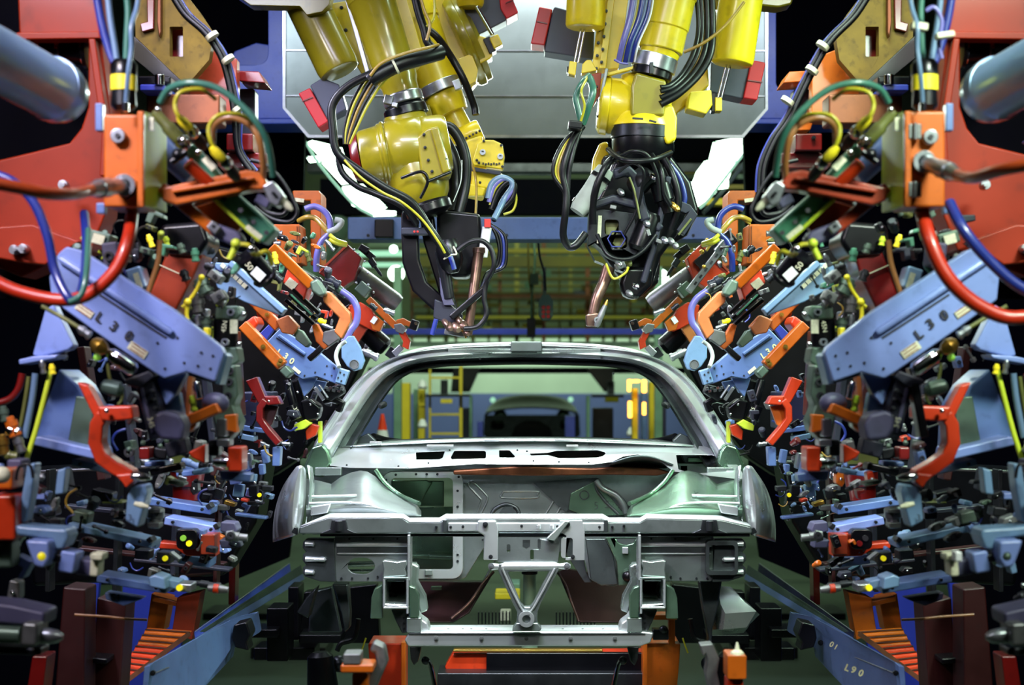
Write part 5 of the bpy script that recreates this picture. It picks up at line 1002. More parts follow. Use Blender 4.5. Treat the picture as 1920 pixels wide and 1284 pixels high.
    b = t.p('body', 'black', G().lathe((462, 478, 4.75), (500, 524, 4.8), [(0, 20), (.02, 24), (.2, 24), (.22, 21), (.85, 21), (.88, 25), (1, 22)]), bevel=0)
    t.p('label_plate', 'white', G().rect(484, 514, 24, 18, 42, 4.68, .004), b, 0); txt(t, '50', 467, 499, 4.66, 11, 55, 'cream', par=b)
    t = Thing('bored_bracket', f'grey-green block with two bored holes under the arm tip {S_}', 'bracket')
    t.p('block', 'grey_green', G().plate([(418, 690), (440, 682), (446, 740), (438, 760), (450, 790), (446, 806), (424, 828), (406, 826), (398, 780), (416, 760)], 4.55, .1), bevel=.008)
    for x, y in ((431, 695), (429, 716), (427, 742)): t.p('bore', 'ink', G().ring(x, y, 4.54, 7, 3.5, .02), 0, 0)
    t.p('round_head', 'purple_grey', G().ball(404, 756, 4.48, 26, .8), bevel=0)
    t = Thing('locator_lever', f'short orange lever with a steel pin between gripper and bored bracket {S_}', 'lever')
    t.p('lever', 'orange', G().bar((344, 792, 4.42), (408, 764, 4.42), 20, .06), bevel=.005)
    t.p('heel', 'orange', G().plate([(344, 782), (370, 786), (366, 800), (352, 812), (342, 808)], 4.44, .06), bevel=.005)
    t.p('post', 'tan_orange', G().bar((356, 700, 4.44), (350, 780, 4.44), 9, .05), bevel=.003)
    t.p('pin', 'chrome', step(370, 732, 4.4, 80, 34, 8), bevel=0); t.p('knob', 'lime', step(362, 756, 4.4, 80, 30, 7), bevel=0)
    t = Thing('clamp_block', f'orange and steel clamp block over a red box, below the bored bracket {S_}', 'clamp')
    t.p('steel_stack', 'steel', G().rect(415, 802, 18, 34, 0, 4.5, .06), bevel=.004)
    t.p('orange_plate', 'orange', G().plate([(420, 778), (442, 776), (444, 812), (420, 806)], 4.52, .05), bevel=.004)
    t.p('silver_block', 'steel', G().rect(418, 830, 24, 14, 0, 4.48, .07), bevel=.004)
    t.p('red_box', 'red_orange', G().plate(rr(427, 838, 453, 884, 4), 4.46, .1), bevel=.005)
    t.p('pin', 'chrome', step(414, 866, 4.46, 5, 30, 10), bevel=0)
    t.p('lower_plate', 'slate_blue', G().plate([(410, 882), (472, 888), (468, 904), (414, 900)], 4.5, .05), bevel=.004)
    t.p('knuckle', 'dark_steel', G().rect(400, 840, 20, 30, 0, 4.52, .06), bevel=.005); t.p('red_wedge', 'red_orange', G().plate([(352, 848), (384, 832), (384, 870), (360, 858)], 4.55, .06), bevel=.005)
    # green pots in front of the light blue plate
    t = Thing('fitting_cluster', f'cluster of grey-green pots and yellow hose ends behind the lettered arm {S_}', 'fittings')
    for i, (x, y, an, L, r, m) in enumerate(((380, 536, 60, 34, 16, 'grey_green'), (372, 570, 85, 34, 12, 'dull_steel'), (352, 570, 80, 24, 8, 'olive'), (346, 516, 70, 22, 9, 'dark_steel'), (392, 500, 20, 18, 8, 'dark_steel'), (352, 612, 85, 28, 9, 'black'), (388, 608, 85, 26, 11, 'grey_green'), (372, 600, 85, 20, 8, 'steel'), (340, 466, 70, 20, 8, 'grey_green'), (366, 478, 85, 26, 8, 'green'), (312, 452, 80, 18, 6, 'lime'), (282, 452, 70, 26, 6, 'yellow'), (414, 566, 30, 20, 9, 'dull_steel'), (398, 556, 30, 26, 9, 'steel'), (260, 470, 80, 30, 8, 'dark_steel'))):
        t.p('pot', m, step(x, y, 4.62+.02*(i % 4), an, L, r), bevel=0)
    t.p('yellow_hose', 'yellow', G().tube([(378, 520, 4.5), (368, 544, 4.5), (352, 566, 4.5), (342, 576, 4.5)], 3.5).tube([(352, 566, 4.5), (350, 590, 4.5), (354, 612, 4.5)], 4).ball(352, 566, 4.49, 7).ball(378, 520, 4.49, 6), bevel=0)
    t.p('yellow_tag', 'yellow', G().rect(386, 622, 10, 16, 0, 4.56, .04), bevel=.003)
    t.p('square_block', 'dull_steel', G().rect(402, 518, 26, 18, 38, 4.6, .06), bevel=.004); t.p('square_block', 'dull_steel', G().rect(408, 556, 26, 20, -30, 4.6, .06), bevel=.004)
    t.p('bore', 'ink', G().disc(402, 518, 4.59, 4, .01, 12), bevel=0); t.p('bore', 'ink', G().disc(410, 556, 4.59, 4.5, .01, 12), bevel=0)
both(near)
# ================================================================ SECOND AND THIRD TOOLING SETS
def mid(side):
    R = side == 'right'; S_ = f'{side} of the car'
    # light blue plate
    t = Thing('slide_plate', f'light blue plate with printed strips above the orange bars {S_}', 'plate')
    t.p('plate', 'light_blue', G().plate([(387, 490), (437, 494), (470, 520), (534, 580), (527, 592), (457, 566), (407, 540)], 5.3, .05), bevel=.005)
    t.p('ridge', 'light_blue', G().bar((430, 492, 5.27), (532, 584, 5.27), 12, .05), 0, .004)
    for k in range(6): t.p('print_strip', 'cream', G().rect(418+k*8, 498+k*7.4, 9, 8, 42, 5.29, .004), 0, 0)
    # orange clamp bars of the second arm
    t = Thing('clamp_bar', f'upper orange bar with round boss at the smaller L30 arm, {S_}', 'clamp')
    t.p('bar', 'orange', G().bar((466, 556, 5.9), (522, 614, 5.9), 19, .06), bevel=.005)
    t.p('boss', 'red_orange', G().disc(497, 584, 5.93, 17, .12, 28), bevel=.008)
    t.p('tail_block', 'tan_orange', G().plate([(516, 600), (540, 590), (560, 612), (550, 628), (528, 624)], 5.88, .06), bevel=.005)
    t.p('green_end', 'grey_green', G().plate([(548, 612), (566, 620), (582, 644), (574, 652), (554, 636)], 5.9, .06), bevel=.004)
    for x, y in ((475, 565), (500, 590)): t.p('bolt', 'brass', G().bolt(x, y, 5.89, 4), bevel=0)
    t = Thing('clamp_bar', f'lower orange bar with pale tip across the smaller L30 arm, {S_}', 'clamp')
    t.p('bar', 'orange', G().bar((454, 608, 5.7), (528, 686, 5.7), 21, .06), bevel=.005)
    t.p('boss', 'red_orange', G().plate([(456, 606), (478, 590), (486, 606), (470, 626)], 5.74, .14), bevel=.01)
    t.p('pale_tip', 'grey_green', G().rect(536, 697, 20, 17, 46, 5.68, .07), bevel=.006)
    for x, y in ((493, 650), (523, 682), (526, 676)): t.p('bolt', 'brass', G().bolt(x, y, 5.69, 4.5), bevel=0)
    # second lettered arm
    t = Thing('welding_clamp', f'smaller slate-blue clamp arm lettered L30 beside the windscreen pillar {S_}', 'clamp arm')
    a = t.p('arm_plate', 'slate_blue', G().plate([(496, 645), (524, 616), (594, 656), (632, 688), (655, 695), (646, 722), (628, 719), (594, 706), (566, 711), (550, 700)], 6.5, .05), bevel=.004)
    t.p('arm_rib', 'slate_blue', G().bar((522, 628, 6.48), (572, 664, 6.48), 6, .03), a, .004)
    t.p('rib_shadow_slot', 'ink', G().bar((518, 633, 6.497), (570, 669, 6.497), 1.6, .003), a, 0)
    t.p('end_plate', 'light_blue', G().plate([(636, 690), (655, 696), (646, 722), (628, 716)], 6.47, .05), a, .003)
    for x, y in ((571, 704), (591, 698), (613, 686), (626, 690), (609, 701), (622, 704), (638, 698), (645, 702), (640, 714), (634, 708)): t.p('hole', 'ink', G().disc(x, y, 6.466 if x > 632 else 6.496, 1.7, .004, 10), a, 0)
    LT = ((523, 661, 'L'), (536, 668, '3'), (547, 677, '0')) if not R else ((535, 667, 'L'), (525, 659, '3'), (513, 651, '0'))
    for x, y, ch in LT: txt(t, ch, x, y, 6.494, 11, 32, 'paint_pale', par=a, bold=.03)
    scribble(t, 556, 694, 6.494, 17, 6, 40, par=a)
    t.p('gusset', 'slate_blue', G().plate([(558, 708), (594, 708), (586, 726), (570, 744)], 6.55, .04), bevel=.003)
    t.p('tail_gusset', 'slate_blue', G().plate([(590, 712), (612, 716), (606, 730), (596, 736), (588, 722)], 6.56, .04), bevel=.003)
    t.p('mirror_strip', 'deep_blue', G().plate([(484, 628), (506, 606), (516, 612), (496, 642)], 6.55, .05), bevel=.003)
    # small steel fingers at the arm end
    t = Thing('pressure_finger', f'steel and black fingers below the smaller L30 arm, {S_}', 'clamp')
    t.p('finger', 'steel', G().bar((590, 726, 6.5), (606, 750, 6.5), 6, .03).bar((598, 722, 6.48), (614, 746, 6.48), 3, .03), bevel=.002)
    t.p('block', 'dark_steel', G().plate([(606, 728), (640, 720), (646, 736), (622, 752), (604, 746)], 6.6, .08), bevel=.006)
    for i in range(7): t.p('stud', ['steel', 'dull_steel', 'chrome'][i % 3], G().rect(610+i*5, 726+(i*5 % 9), 6, 5, 20, 6.57, .03), bevel=.001)
    t.p('hook', 'black', G().ribbon([(604, 752), (622, 748), (640, 756), (632, 772)], 14, 6.62, .06), bevel=.008)
    # black gripper below
    t = Thing('gripper', f'glossy black gripper below the second lettered arm {S_}', 'gripper')
    t.p('arm', 'black', G().bar((548, 712, 6.6), (566, 790, 6.6), 26, .08), bevel=.01)
    t.p('jaw', 'black', G().plate([(562, 752), (580, 746), (602, 764), (596, 786), (570, 792)], 6.58, .1), bevel=.01)
    t.p('ram', 'black', G().ecyl((538, 712, 6.56), (556, 780, 6.56), 8), bevel=0)
    b = t.p('foot', 'black', G().ecyl((545, 760, 6.52), (556, 786, 6.52), 11), bevel=0)
    txt(t, '35', 555, 768, 6.44, 7, 60, 'cream', par=b)
    for x, y in ((558, 735), (582, 758), (576, 744), (596, 776)): t.p('cap_nut', 'chrome', G().ball(x, y, 6.5, 2.4), bevel=0)
    t.p('yellow_block', 'lime', G().plate([(551, 796), (572, 786), (584, 794), (570, 804), (553, 808)], 6.56, .06), bevel=.004, label='yellow block at its foot')
    t.p('red_foot', 'red_orange', G().plate([(572, 808), (584, 794), (598, 798), (592, 816), (574, 826)], 6.6, .06), bevel=.005)
    t.p('yellow_strip', 'lime', G().box(596, 790, 602, 830, 6.64, .05), bevel=.002)
    # second red hook
    t = Thing('locating_hook', f'{"dark red" if not R else "orange-red"} hooked arm behind, level with the windscreen base {S_}', 'hook')
    hm = 'dark_red' if not R else 'red_orange'
    t.p('upper_link', hm, G().plate([(460, 714), (482, 706), (498, 744), (494, 756), (484, 756)], 5.75, .06), bevel=.004)
    t.p('head', hm, G().plate([(494, 742), (520, 742), (528, 758), (500, 760)], 5.7, .07), bevel=.005)
    t.p('hook', hm, G().ribbon([(497, 750), (487, 764), (486, 786), (500, 806), (522, 832)], 13, 5.7, .06), bevel=.004)
    t.p('web', 'maroon' if not R else 'orange', G().plate([(498, 758), (522, 762), (510, 796), (500, 802), (492, 786)], 5.74, .02), bevel=.003)
    t.p('tip', 'steel', step(536, 832, 5.7, 5, 16, 4), bevel=0)
    t.p('locator', 'slate_blue', G().plate([(511, 838), (526, 838), (524, 874), (510, 874)], 5.72, .06), bevel=.004)
    t.p('spotter', 'chrome', G().ball(504, 752, 5.67, 2.4), bevel=0)
    t = Thing('side_box', f'dark blue machine box behind the hooked arm {S_}', 'box')
    t.p('box', 'navy', G().box(446, 735, 500, 806, 6.3, .3), bevel=.006); t.p('lip', 'slate_blue', G().plate([(446, 796), (496, 804), (496, 812), (446, 806)], 6.26, .1), bevel=.003)
    t.p('foot_plate', 'light_blue', G().plate([(446, 812), (476, 818), (476, 828), (446, 822)], 6.24, .1), bevel=.003)
    # orange C-arm of the second set
    t = Thing('clamp_lever', f'{"orange" if not R else "tan"} cranked lever with grey knuckle above the smaller L30 arm, {S_}', 'lever')
    t.p('upper_bar', 'orange', G().bar((508, 462, 5.6), (584, 536, 5.7), 19, .06), bevel=.005)
    k = t.p('knuckle', 'grey_green', G().plate([(580, 528), (594, 522), (606, 540), (612, 552), (598, 556), (584, 546)], 5.62, .1), bevel=.008)
    t.p('lower_bar', 'tan_orange', G().plate([(604, 545), (618, 546), (656, 586), (658, 602), (640, 636), (626, 622), (636, 596), (620, 580), (606, 566)], 5.68, .06), bevel=.005)
    t.p('housing', 'red_orange', G().plate([(538, 506), (552, 496), (580, 532), (570, 564), (556, 552), (530, 530)], 5.75, .12), bevel=.006)
    scribble(t, 546, 532, 5.745, 20, 16, 38)
    for k_ in range(3): t.p('rail', 'black', G().bar((534+k_*7, 562-k_*10, 5.74-k_*.01), (588+k_*5, 596-k_*10+12, 5.8), 7, .05), bevel=.003)
    t.p('rail_strip', 'green', G().bar((545, 552, 5.7), (584, 590, 5.75), 3, .02), bevel=.001)
    t.p('tail', 'orange', G().plate([(584, 608), (594, 606), (618, 648), (608, 656), (592, 640)], 5.85, .05), bevel=.004)
    t.p('pale_pad', 'dull_steel', G().plate([(606, 622), (628, 616), (636, 636), (616, 650), (604, 640)], 5.8, .04), bevel=.004)
    t.p('shadow_finger', 'black', G().ribbon([(606, 648), (590, 664), (578, 674)], 11, 5.95, .04), bevel=.004)
    # pale rounded plate
    t = Thing('pivot_plate', f'pale blue pear-shaped pivot plate touching the roof pillar {S_}', 'plate')
    t.p('plate', 'light_blue', G().plate([(640, 646), (652, 630), (663, 629), (676, 650), (684, 676), (678, 692), (663, 696), (650, 686), (640, 670)], 6.75, .03), bevel=.005)
    t.p('eye', 'dull_steel', G().ring(664, 683, 6.74, 9, 7.5, .01).disc(664, 683, 6.743, 7, .01), bevel=.001)
    # orange upright housings
    t = Thing('column_box', f'orange upright housing box behind the hose loops {S_}', 'column')
    t.p('rear_post', 'orange', G().plate([(548, 357), (598, 357), (602, 364), (602, 498), (582, 498), (582, 376), (550, 376)], 7.6, .2), bevel=.006)
    t.p('inner_post', 'orange', G().plate([(512, 420), (562, 420), (566, 494), (524, 494), (512, 470)], 7.4, .2), bevel=.006)
    for x in (556, 560): t.p('weld_line', 'primer_brown', G().box(x, 424, x+1.4, 490, 7.396, .004), 1, 0)
    t.p('crate_mark', 'cream', G().rect(561, 375, 18, 7, 8, 7.595, .004), 0, 0)
    t.p('gauge', 'steel', step(522, 438, 7.35, 0, 16, 6), bevel=0); t.p('gauge', 'steel', step(520, 456, 7.35, 0, 14, 5), bevel=0)
    # black loop of hose near the column box
    solo('hose', 'black_rubber', G().tube([(470, 300, 4.9), (500, 310, 4.9), (530, 340, 4.9), (552, 380, 4.9), (556, 402, 4.9), (540, 416, 4.9), (508, 410, 4.9), (476, 388, 4.9)], 4), f'outer of two slack black hoses below the green arch {S_}', 'hose', bevel=0)
    solo('hose', 'black_rubber', G().tube([(480, 330, 4.95), (510, 350, 4.95), (536, 384, 4.95), (530, 402, 4.95), (500, 398, 4.95), (480, 376, 4.95)], 5), f'inner of two slack black hoses below the green arch {S_}', 'hose', bevel=0)
    # third set
    t = Thing('pneumatic_unit', f'{"dark red" if not R else "black and silver"} clamp unit with grey cylinder by the roof corner {S_}', 'pneumatic unit')
    t.p('housing', 'dark_red' if not R else 'red_orange', G().plate([(651, 457), (678, 484), (665, 524), (641, 541), (596, 511), (630, 476)], 7.4, .12), bevel=.006)
    t.p('edge_strip', 'brick', G().bar((600, 508, 7.39), (652, 458, 7.39), 4, .02), bevel=.001)
    t.p('cylinder', 'dull_steel', G().lathe((668, 512, 7.5), (746, 570, 7.55), [(0, 13), (.03, 17), (.9, 18), (1, 16)]), bevel=0)
    t.p('nose', 'grey_green', G().rect(680, 542, 26, 22, 40, 7.42, .08), bevel=.006)
    t.p('sensor', 'black', G().bar((674, 462, 7.4), (700, 484, 7.4), 12, .05).rect(682, 466, 18, 12, 30, 7.38, .05), bevel=.003)
    t.p('sensor_tip', 'dark_steel', G().lathe((694, 486, 7.38), (716, 518, 7.38), [(0, 6), (.4, 6), (.45, 3), (.8, 3), (1, 1.5)]), bevel=0)
    for i, (x, y) in enumerate(((664, 468), (672, 476), (684, 490), (676, 500), (690, 534), (700, 548), (668, 530), (690, 512))): t.p('screw', 'steel', G().ball(x, y, 7.36, 2.4), bevel=0)
    if R:
        t.p('silver_slide', 'steel', G().bar((602, 452, 7.3), (674, 546, 7.3), 13, .06), bevel=.003)
        for k_ in range(6): t.p('slide_slot', 'ink', G().rect(612+k_*10, 466+k_*13, 7, 4, 52, 7.295, .004), bevel=0)
        t.p('black_slide', 'black', G().bar((590, 440, 7.36), (656, 500, 7.36), 28, .06), bevel=.005)
        t.p('hose', 'hose_ochre', G().tube([(560, 420, 7.25), (580, 408, 7.22), (600, 418, 7.22), (624, 446, 7.2), (642, 470, 7.2)], 2.6).tube([(570, 412, 7.25), (590, 408, 7.22), (612, 430, 7.22), (630, 450, 7.2)], 2.2), bevel=0)
        t.p('brass_end', 'brass', G().ball(650, 472, 7.2, 5).ball(646, 500, 7.2, 4).ball(640, 450, 7.22, 4), bevel=0)
    t = Thing('roof_hook', f'orange roof locating hook gripping the roof corner {S_}', 'hook')
    t.p('long_arm', 'orange', G().bar((690, 560, 7.36), (742, 612, 7.36), 13, .05), bevel=.004)
    t.p('body', 'red_orange', G().plate([(654, 572), (676, 566), (694, 578), (714, 606), (704, 622), (690, 616), (660, 600)], 7.4, .08), bevel=.005)
    t.p('body_block', 'orange', G().plate([(694, 604), (706, 592), (720, 604), (712, 622), (698, 618)], 7.35, .05), bevel=.004)
    t.p('body_plate', 'brick' if not R else 'tan_orange', G().plate([(672, 598), (692, 612), (650, 676), (642, 660), (664, 622)], 7.42, .04), bevel=.004)
    t.p('label_plate', 'white', G().rect(701, 600, 13, 9, -55, 7.345, .004), bevel=0)
    t.p('knuckle', 'dull_steel', G().plate([(738, 608), (752, 606), (762, 616), (756, 626), (742, 622)], 7.33, .07), bevel=.004)
    t.p('upper_finger', 'orange', G().plate([(742, 600), (756, 596), (778, 608), (774, 616), (760, 610), (748, 612)], 7.36, .05), bevel=.004)
    t.p('black_pad', 'black', G().rect(776, 609, 15, 19, 18, 7.32, .06), bevel=.004)
    t.p('lower_finger', 'red_orange', G().plate([(746, 622), (758, 620), (769, 640), (766, 656), (754, 650), (756, 640)], 7.34, .06), bevel=.004)
    t.p('steel_toe', 'steel', G().bar((753, 650, 7.33), (738, 664, 7.33), 12, .05), bevel=.003)
    t.p('bolt', 'chrome', G().bolt(780, 606, 7.31, 3.4), bevel=0)
    t = Thing('air_cylinder', f'glossy black cylinder behind the roof hook {S_}', 'cylinder')
    t.p('barrel', 'black', G().lathe((678, 612, 7.5), (724, 654, 7.5), [(0, 16), (.05, 19), (.9, 20), (1, 13)]), bevel=0)
    t.p('link', 'steel', step(694, 664, 7.3, 25, 34, 8), bevel=0); t.p('tab', 'dark_steel', G().rect(734, 662, 18, 20, 35, 7.45, .06), bevel=.003)
    # hoses of the third set
    cb = lambda lab, m, pts, r: solo('hose', m, G().tube(pts, r), lab, 'hose', f'hoses above the roof corner {S_}', bevel=0)
    cb(f'lavender hose arching off the column box {S_}' if not R else 'blue hose arching off the column box right of the car', 'hose_lavender' if not R else 'hose_blue', [(572, 392, 7.2), (590, 387, 7.2), (608, 396, 7.2), (618, 412, 7.2), (618, 436, 7.2), (602, 454, 7.2), (594, 480, 7.2), (593, 508, 7.22)], 6)
    cb(f'yellow hose with clips arching under the first one {S_}', 'hose_ochre', [(560, 414, 7.25), (576, 407, 7.22), (592, 410, 7.22), (606, 424, 7.2), (618, 440, 7.2)], 5)
    cb(f'grey hose elbow beside the yellow hose {S_}', 'grey_sleeve', [(614, 436, 7.15), (632, 428, 7.15), (640, 416, 7.15), (628, 412, 7.15)], 6)
    cb(f'lavender hose curling down past the orange roof hook {S_}', 'hose_lavender', [(640, 545, 6.8), (660, 560, 6.8), (670, 580, 6.8), (668, 604, 6.8), (656, 622, 6.8), (648, 640, 6.8)], 6.5)
    cb(f'pale grey hose trailing to the smaller L30 arm {S_}', 'grey_sleeve', [(648, 640, 6.6), (636, 650, 6.6), (630, 668, 6.5), (636, 688, 6.45)], 4)
    for k_ in range(2): cb(f'{"upper" if k_ else "lower"} short yellow connector hose by the red housing {S_}', 'hose_yellow', [(618, 440+k_*8, 7.1), (630, 450+k_*6, 7.1), (648, 456+k_*4, 7.15)], 4)
    t = Thing('fitting_cluster', f'dark and steel fittings packed behind the clamp lever {S_}', 'fittings')
    for i, (x, y, an, L, r, m) in enumerate(((560, 470, 40, 22, 8, 'dark_steel'), (600, 530, 40, 26, 8, 'dark_steel'), (624, 528, 30, 30, 9, 'charcoal'), (640, 546, 40, 26, 8, 'grey_green'), (626, 560, 60, 24, 9, 'dark_steel'), (606, 470, 70, 20, 5, 'grey_green'), (618, 460, 50, 26, 4, 'steel'), (578, 480, 70, 22, 6, 'olive'), (506, 500, 50, 26, 9, 'dark_steel'), (520, 520, 40, 24, 8, 'dark_steel'), (516, 484, 80, 24, 6, 'yellow'), (512, 496, 80, 10, 7, 'steel'), (604, 602, 20, 16, 5, 'indicator_yellow'), (614, 612, 20, 22, 4, 'steel'), (700, 575, 40, 16, 5, 'dark_steel'), (730, 584, 20, 22, 5, 'steel'))):
        t.p('fitting', m, step(x, y, 6.9-.02*(i % 3) if i not in (8, 9, 10, 11) else 5.5, an, L, r), bevel=0)
    # ochre girder with slots over the near set
    t = Thing('girder', f'ochre steel girder with dark red slots high on the {side}, sloping inwards', 'girder')
    t.p('web', 'ochre', G().plate([(252, -60), (310, -60), (372, 20), (400, 62), (392, 112), (352, 158), (345, 158), (254, 70)], 5.6, .05, [rr(318, 50, 343, 106, 2)]), bevel=.004)
    t.p('lower_edge', 'black', G().plate([(250, 66), (345, 156), (345, 176), (330, 176), (250, 110)], 5.55, .1), bevel=.003)
    t.p('slot_plate', 'dark_red', G().box(314, 46, 346, 110, 5.68, .02), bevel=0)
    t.p('rib', 'dark_red', G().plate([(274, -60), (290, -60), (288, 54), (266, 60), (262, 44), (276, 40)], 5.58, .03), bevel=.003)
    t.p('rib', 'primer_brown', G().plate([(296, -60), (302, -60), (302, 60), (298, 70), (294, 40)], 5.57, .03), bevel=.003)
    t.p('brown_plate', 'brick' if not R else 'orange', G().plate([(344, 104), (396, 92), (444, 110), (444, 226), (350, 226), (344, 160)], 5.75, .06), bevel=.004)
    t = Thing('mounting_bracket', f'{"dark red" if not R else "orange"} bracket with a projecting shelf below the girder {S_}', 'bracket')
    bm_ = 'dark_red' if not R else 'orange'
    t.p('plate', bm_, G().plate([(390, 96), (432, 104), (444, 156), (452, 228), (400, 228), (390, 160)], 5.9, .08), bevel=.005)
    t.p('shelf', bm_, G().plate([(440, 132), (486, 134), (498, 156), (450, 152), (442, 144)], 5.85, .16), bevel=.004)
    t.p('shelf', bm_, G().plate([(440, 226), (484, 226), (498, 246), (446, 244)], 5.85, .16), bevel=.004) if R else None
    t.p('post', 'charcoal', G().plate(rr(448, 166, 478, 300, 6), 5.95, .08), bevel=.004)
    for y in (128, 150, 172): t.p('bolt', 'steel', G().bolt(402, y, 5.89, 4), bevel=0)
    t = Thing('wall_box', f'{"brown-red" if not R else "rust-red"} equipment box behind the arching hoses {S_}', 'box')
    t.p('box', 'primer_brown', G().plate(rr(274, 176, 412, 232, 5), 5.2, .12), bevel=.006)
    t.p('lower_box', 'dark_red', G().box(424, 286, 500, 316, 5.5, .1), bevel=.005); t.p('small_box', 'dark_red', G().box(424, 250, 474, 282, 5.45, .1), bevel=.005)
    t.p('bolt', 'dark_steel', G().bolt(440, 258, 5.44, 4), bevel=0)
    t.p('box_mark', 'white', G().rect(470, 305, 34, 2, 0, 5.49, .003).rect(456, 308, 3, 12, 0, 5.49, .003), 1, 0) if False else None
    if not R: txt(t, 'BK', 462, 306, 5.49, 11, 0, 'white', par=1)
    t = Thing('bolt_stand', f'blue foot with a chrome socket bolt below the girder {S_}', 'bolt')
    t.p('foot', 'deep_blue', G().box(262, 158, 308, 170, 5.1, .12), bevel=.004); t.p('block', 'black', G().box(258, 142, 320, 160, 5.15, .12), bevel=.006); t.p('bolt', 'chrome', G().cyl((299, 140, 5.1), (299, 160, 5.1), 9), bevel=.002)
    # cable strings up the inner edge
    for i, (m, k_, r) in enumerate((('black_rubber', 0, 6), ('black_rubber', 8, 5), ('white', 4, 1.2), ('hose_blue', 12, 3))):
        pts = [(316+k_, -20, 5.4), (345+k_, 26, 5.4), (384+k_, 62, 5.4), (414+k_, 106, 5.4), (430+k_, 160, 5.4), (440+k_, 220, 5.4), (446+k_*.6, 280, 5.4), (470+k_, 320, 5.4)] if not R else [(330+k_, -20, 5.4), (362+k_, 30, 5.4), (410+k_, 80, 5.4), (450+k_, 150, 5.4), (484+k_, 220, 5.4), (512+k_, 262, 5.4), (532+k_, 310, 5.4), (536+k_, 360, 5.4)]
        solo('cable', m, G().tube(pts, r), f'{["outer black", "inner black", "thin white", "thin blue"][i]} cable tied along the ochre girder edge {S_}', 'cable', f'cables along the {side} girder', bevel=0)
    for i, (x, y) in enumerate(((424, 112), (394, 68), (442, 206)) if not R else ((420, 86), (440, 132), (486, 190))): solo('cable_tie', 'cream', G().cyl((x+1, y-4, 5.37), (x+6, y+3, 5.37), 13, n=16), f'{["topmost" if R else "middle", "middle" if R else "topmost", "lowest"][i]} white cable tie on the girder cables {S_}', 'cable tie', bevel=.001)
both(mid)
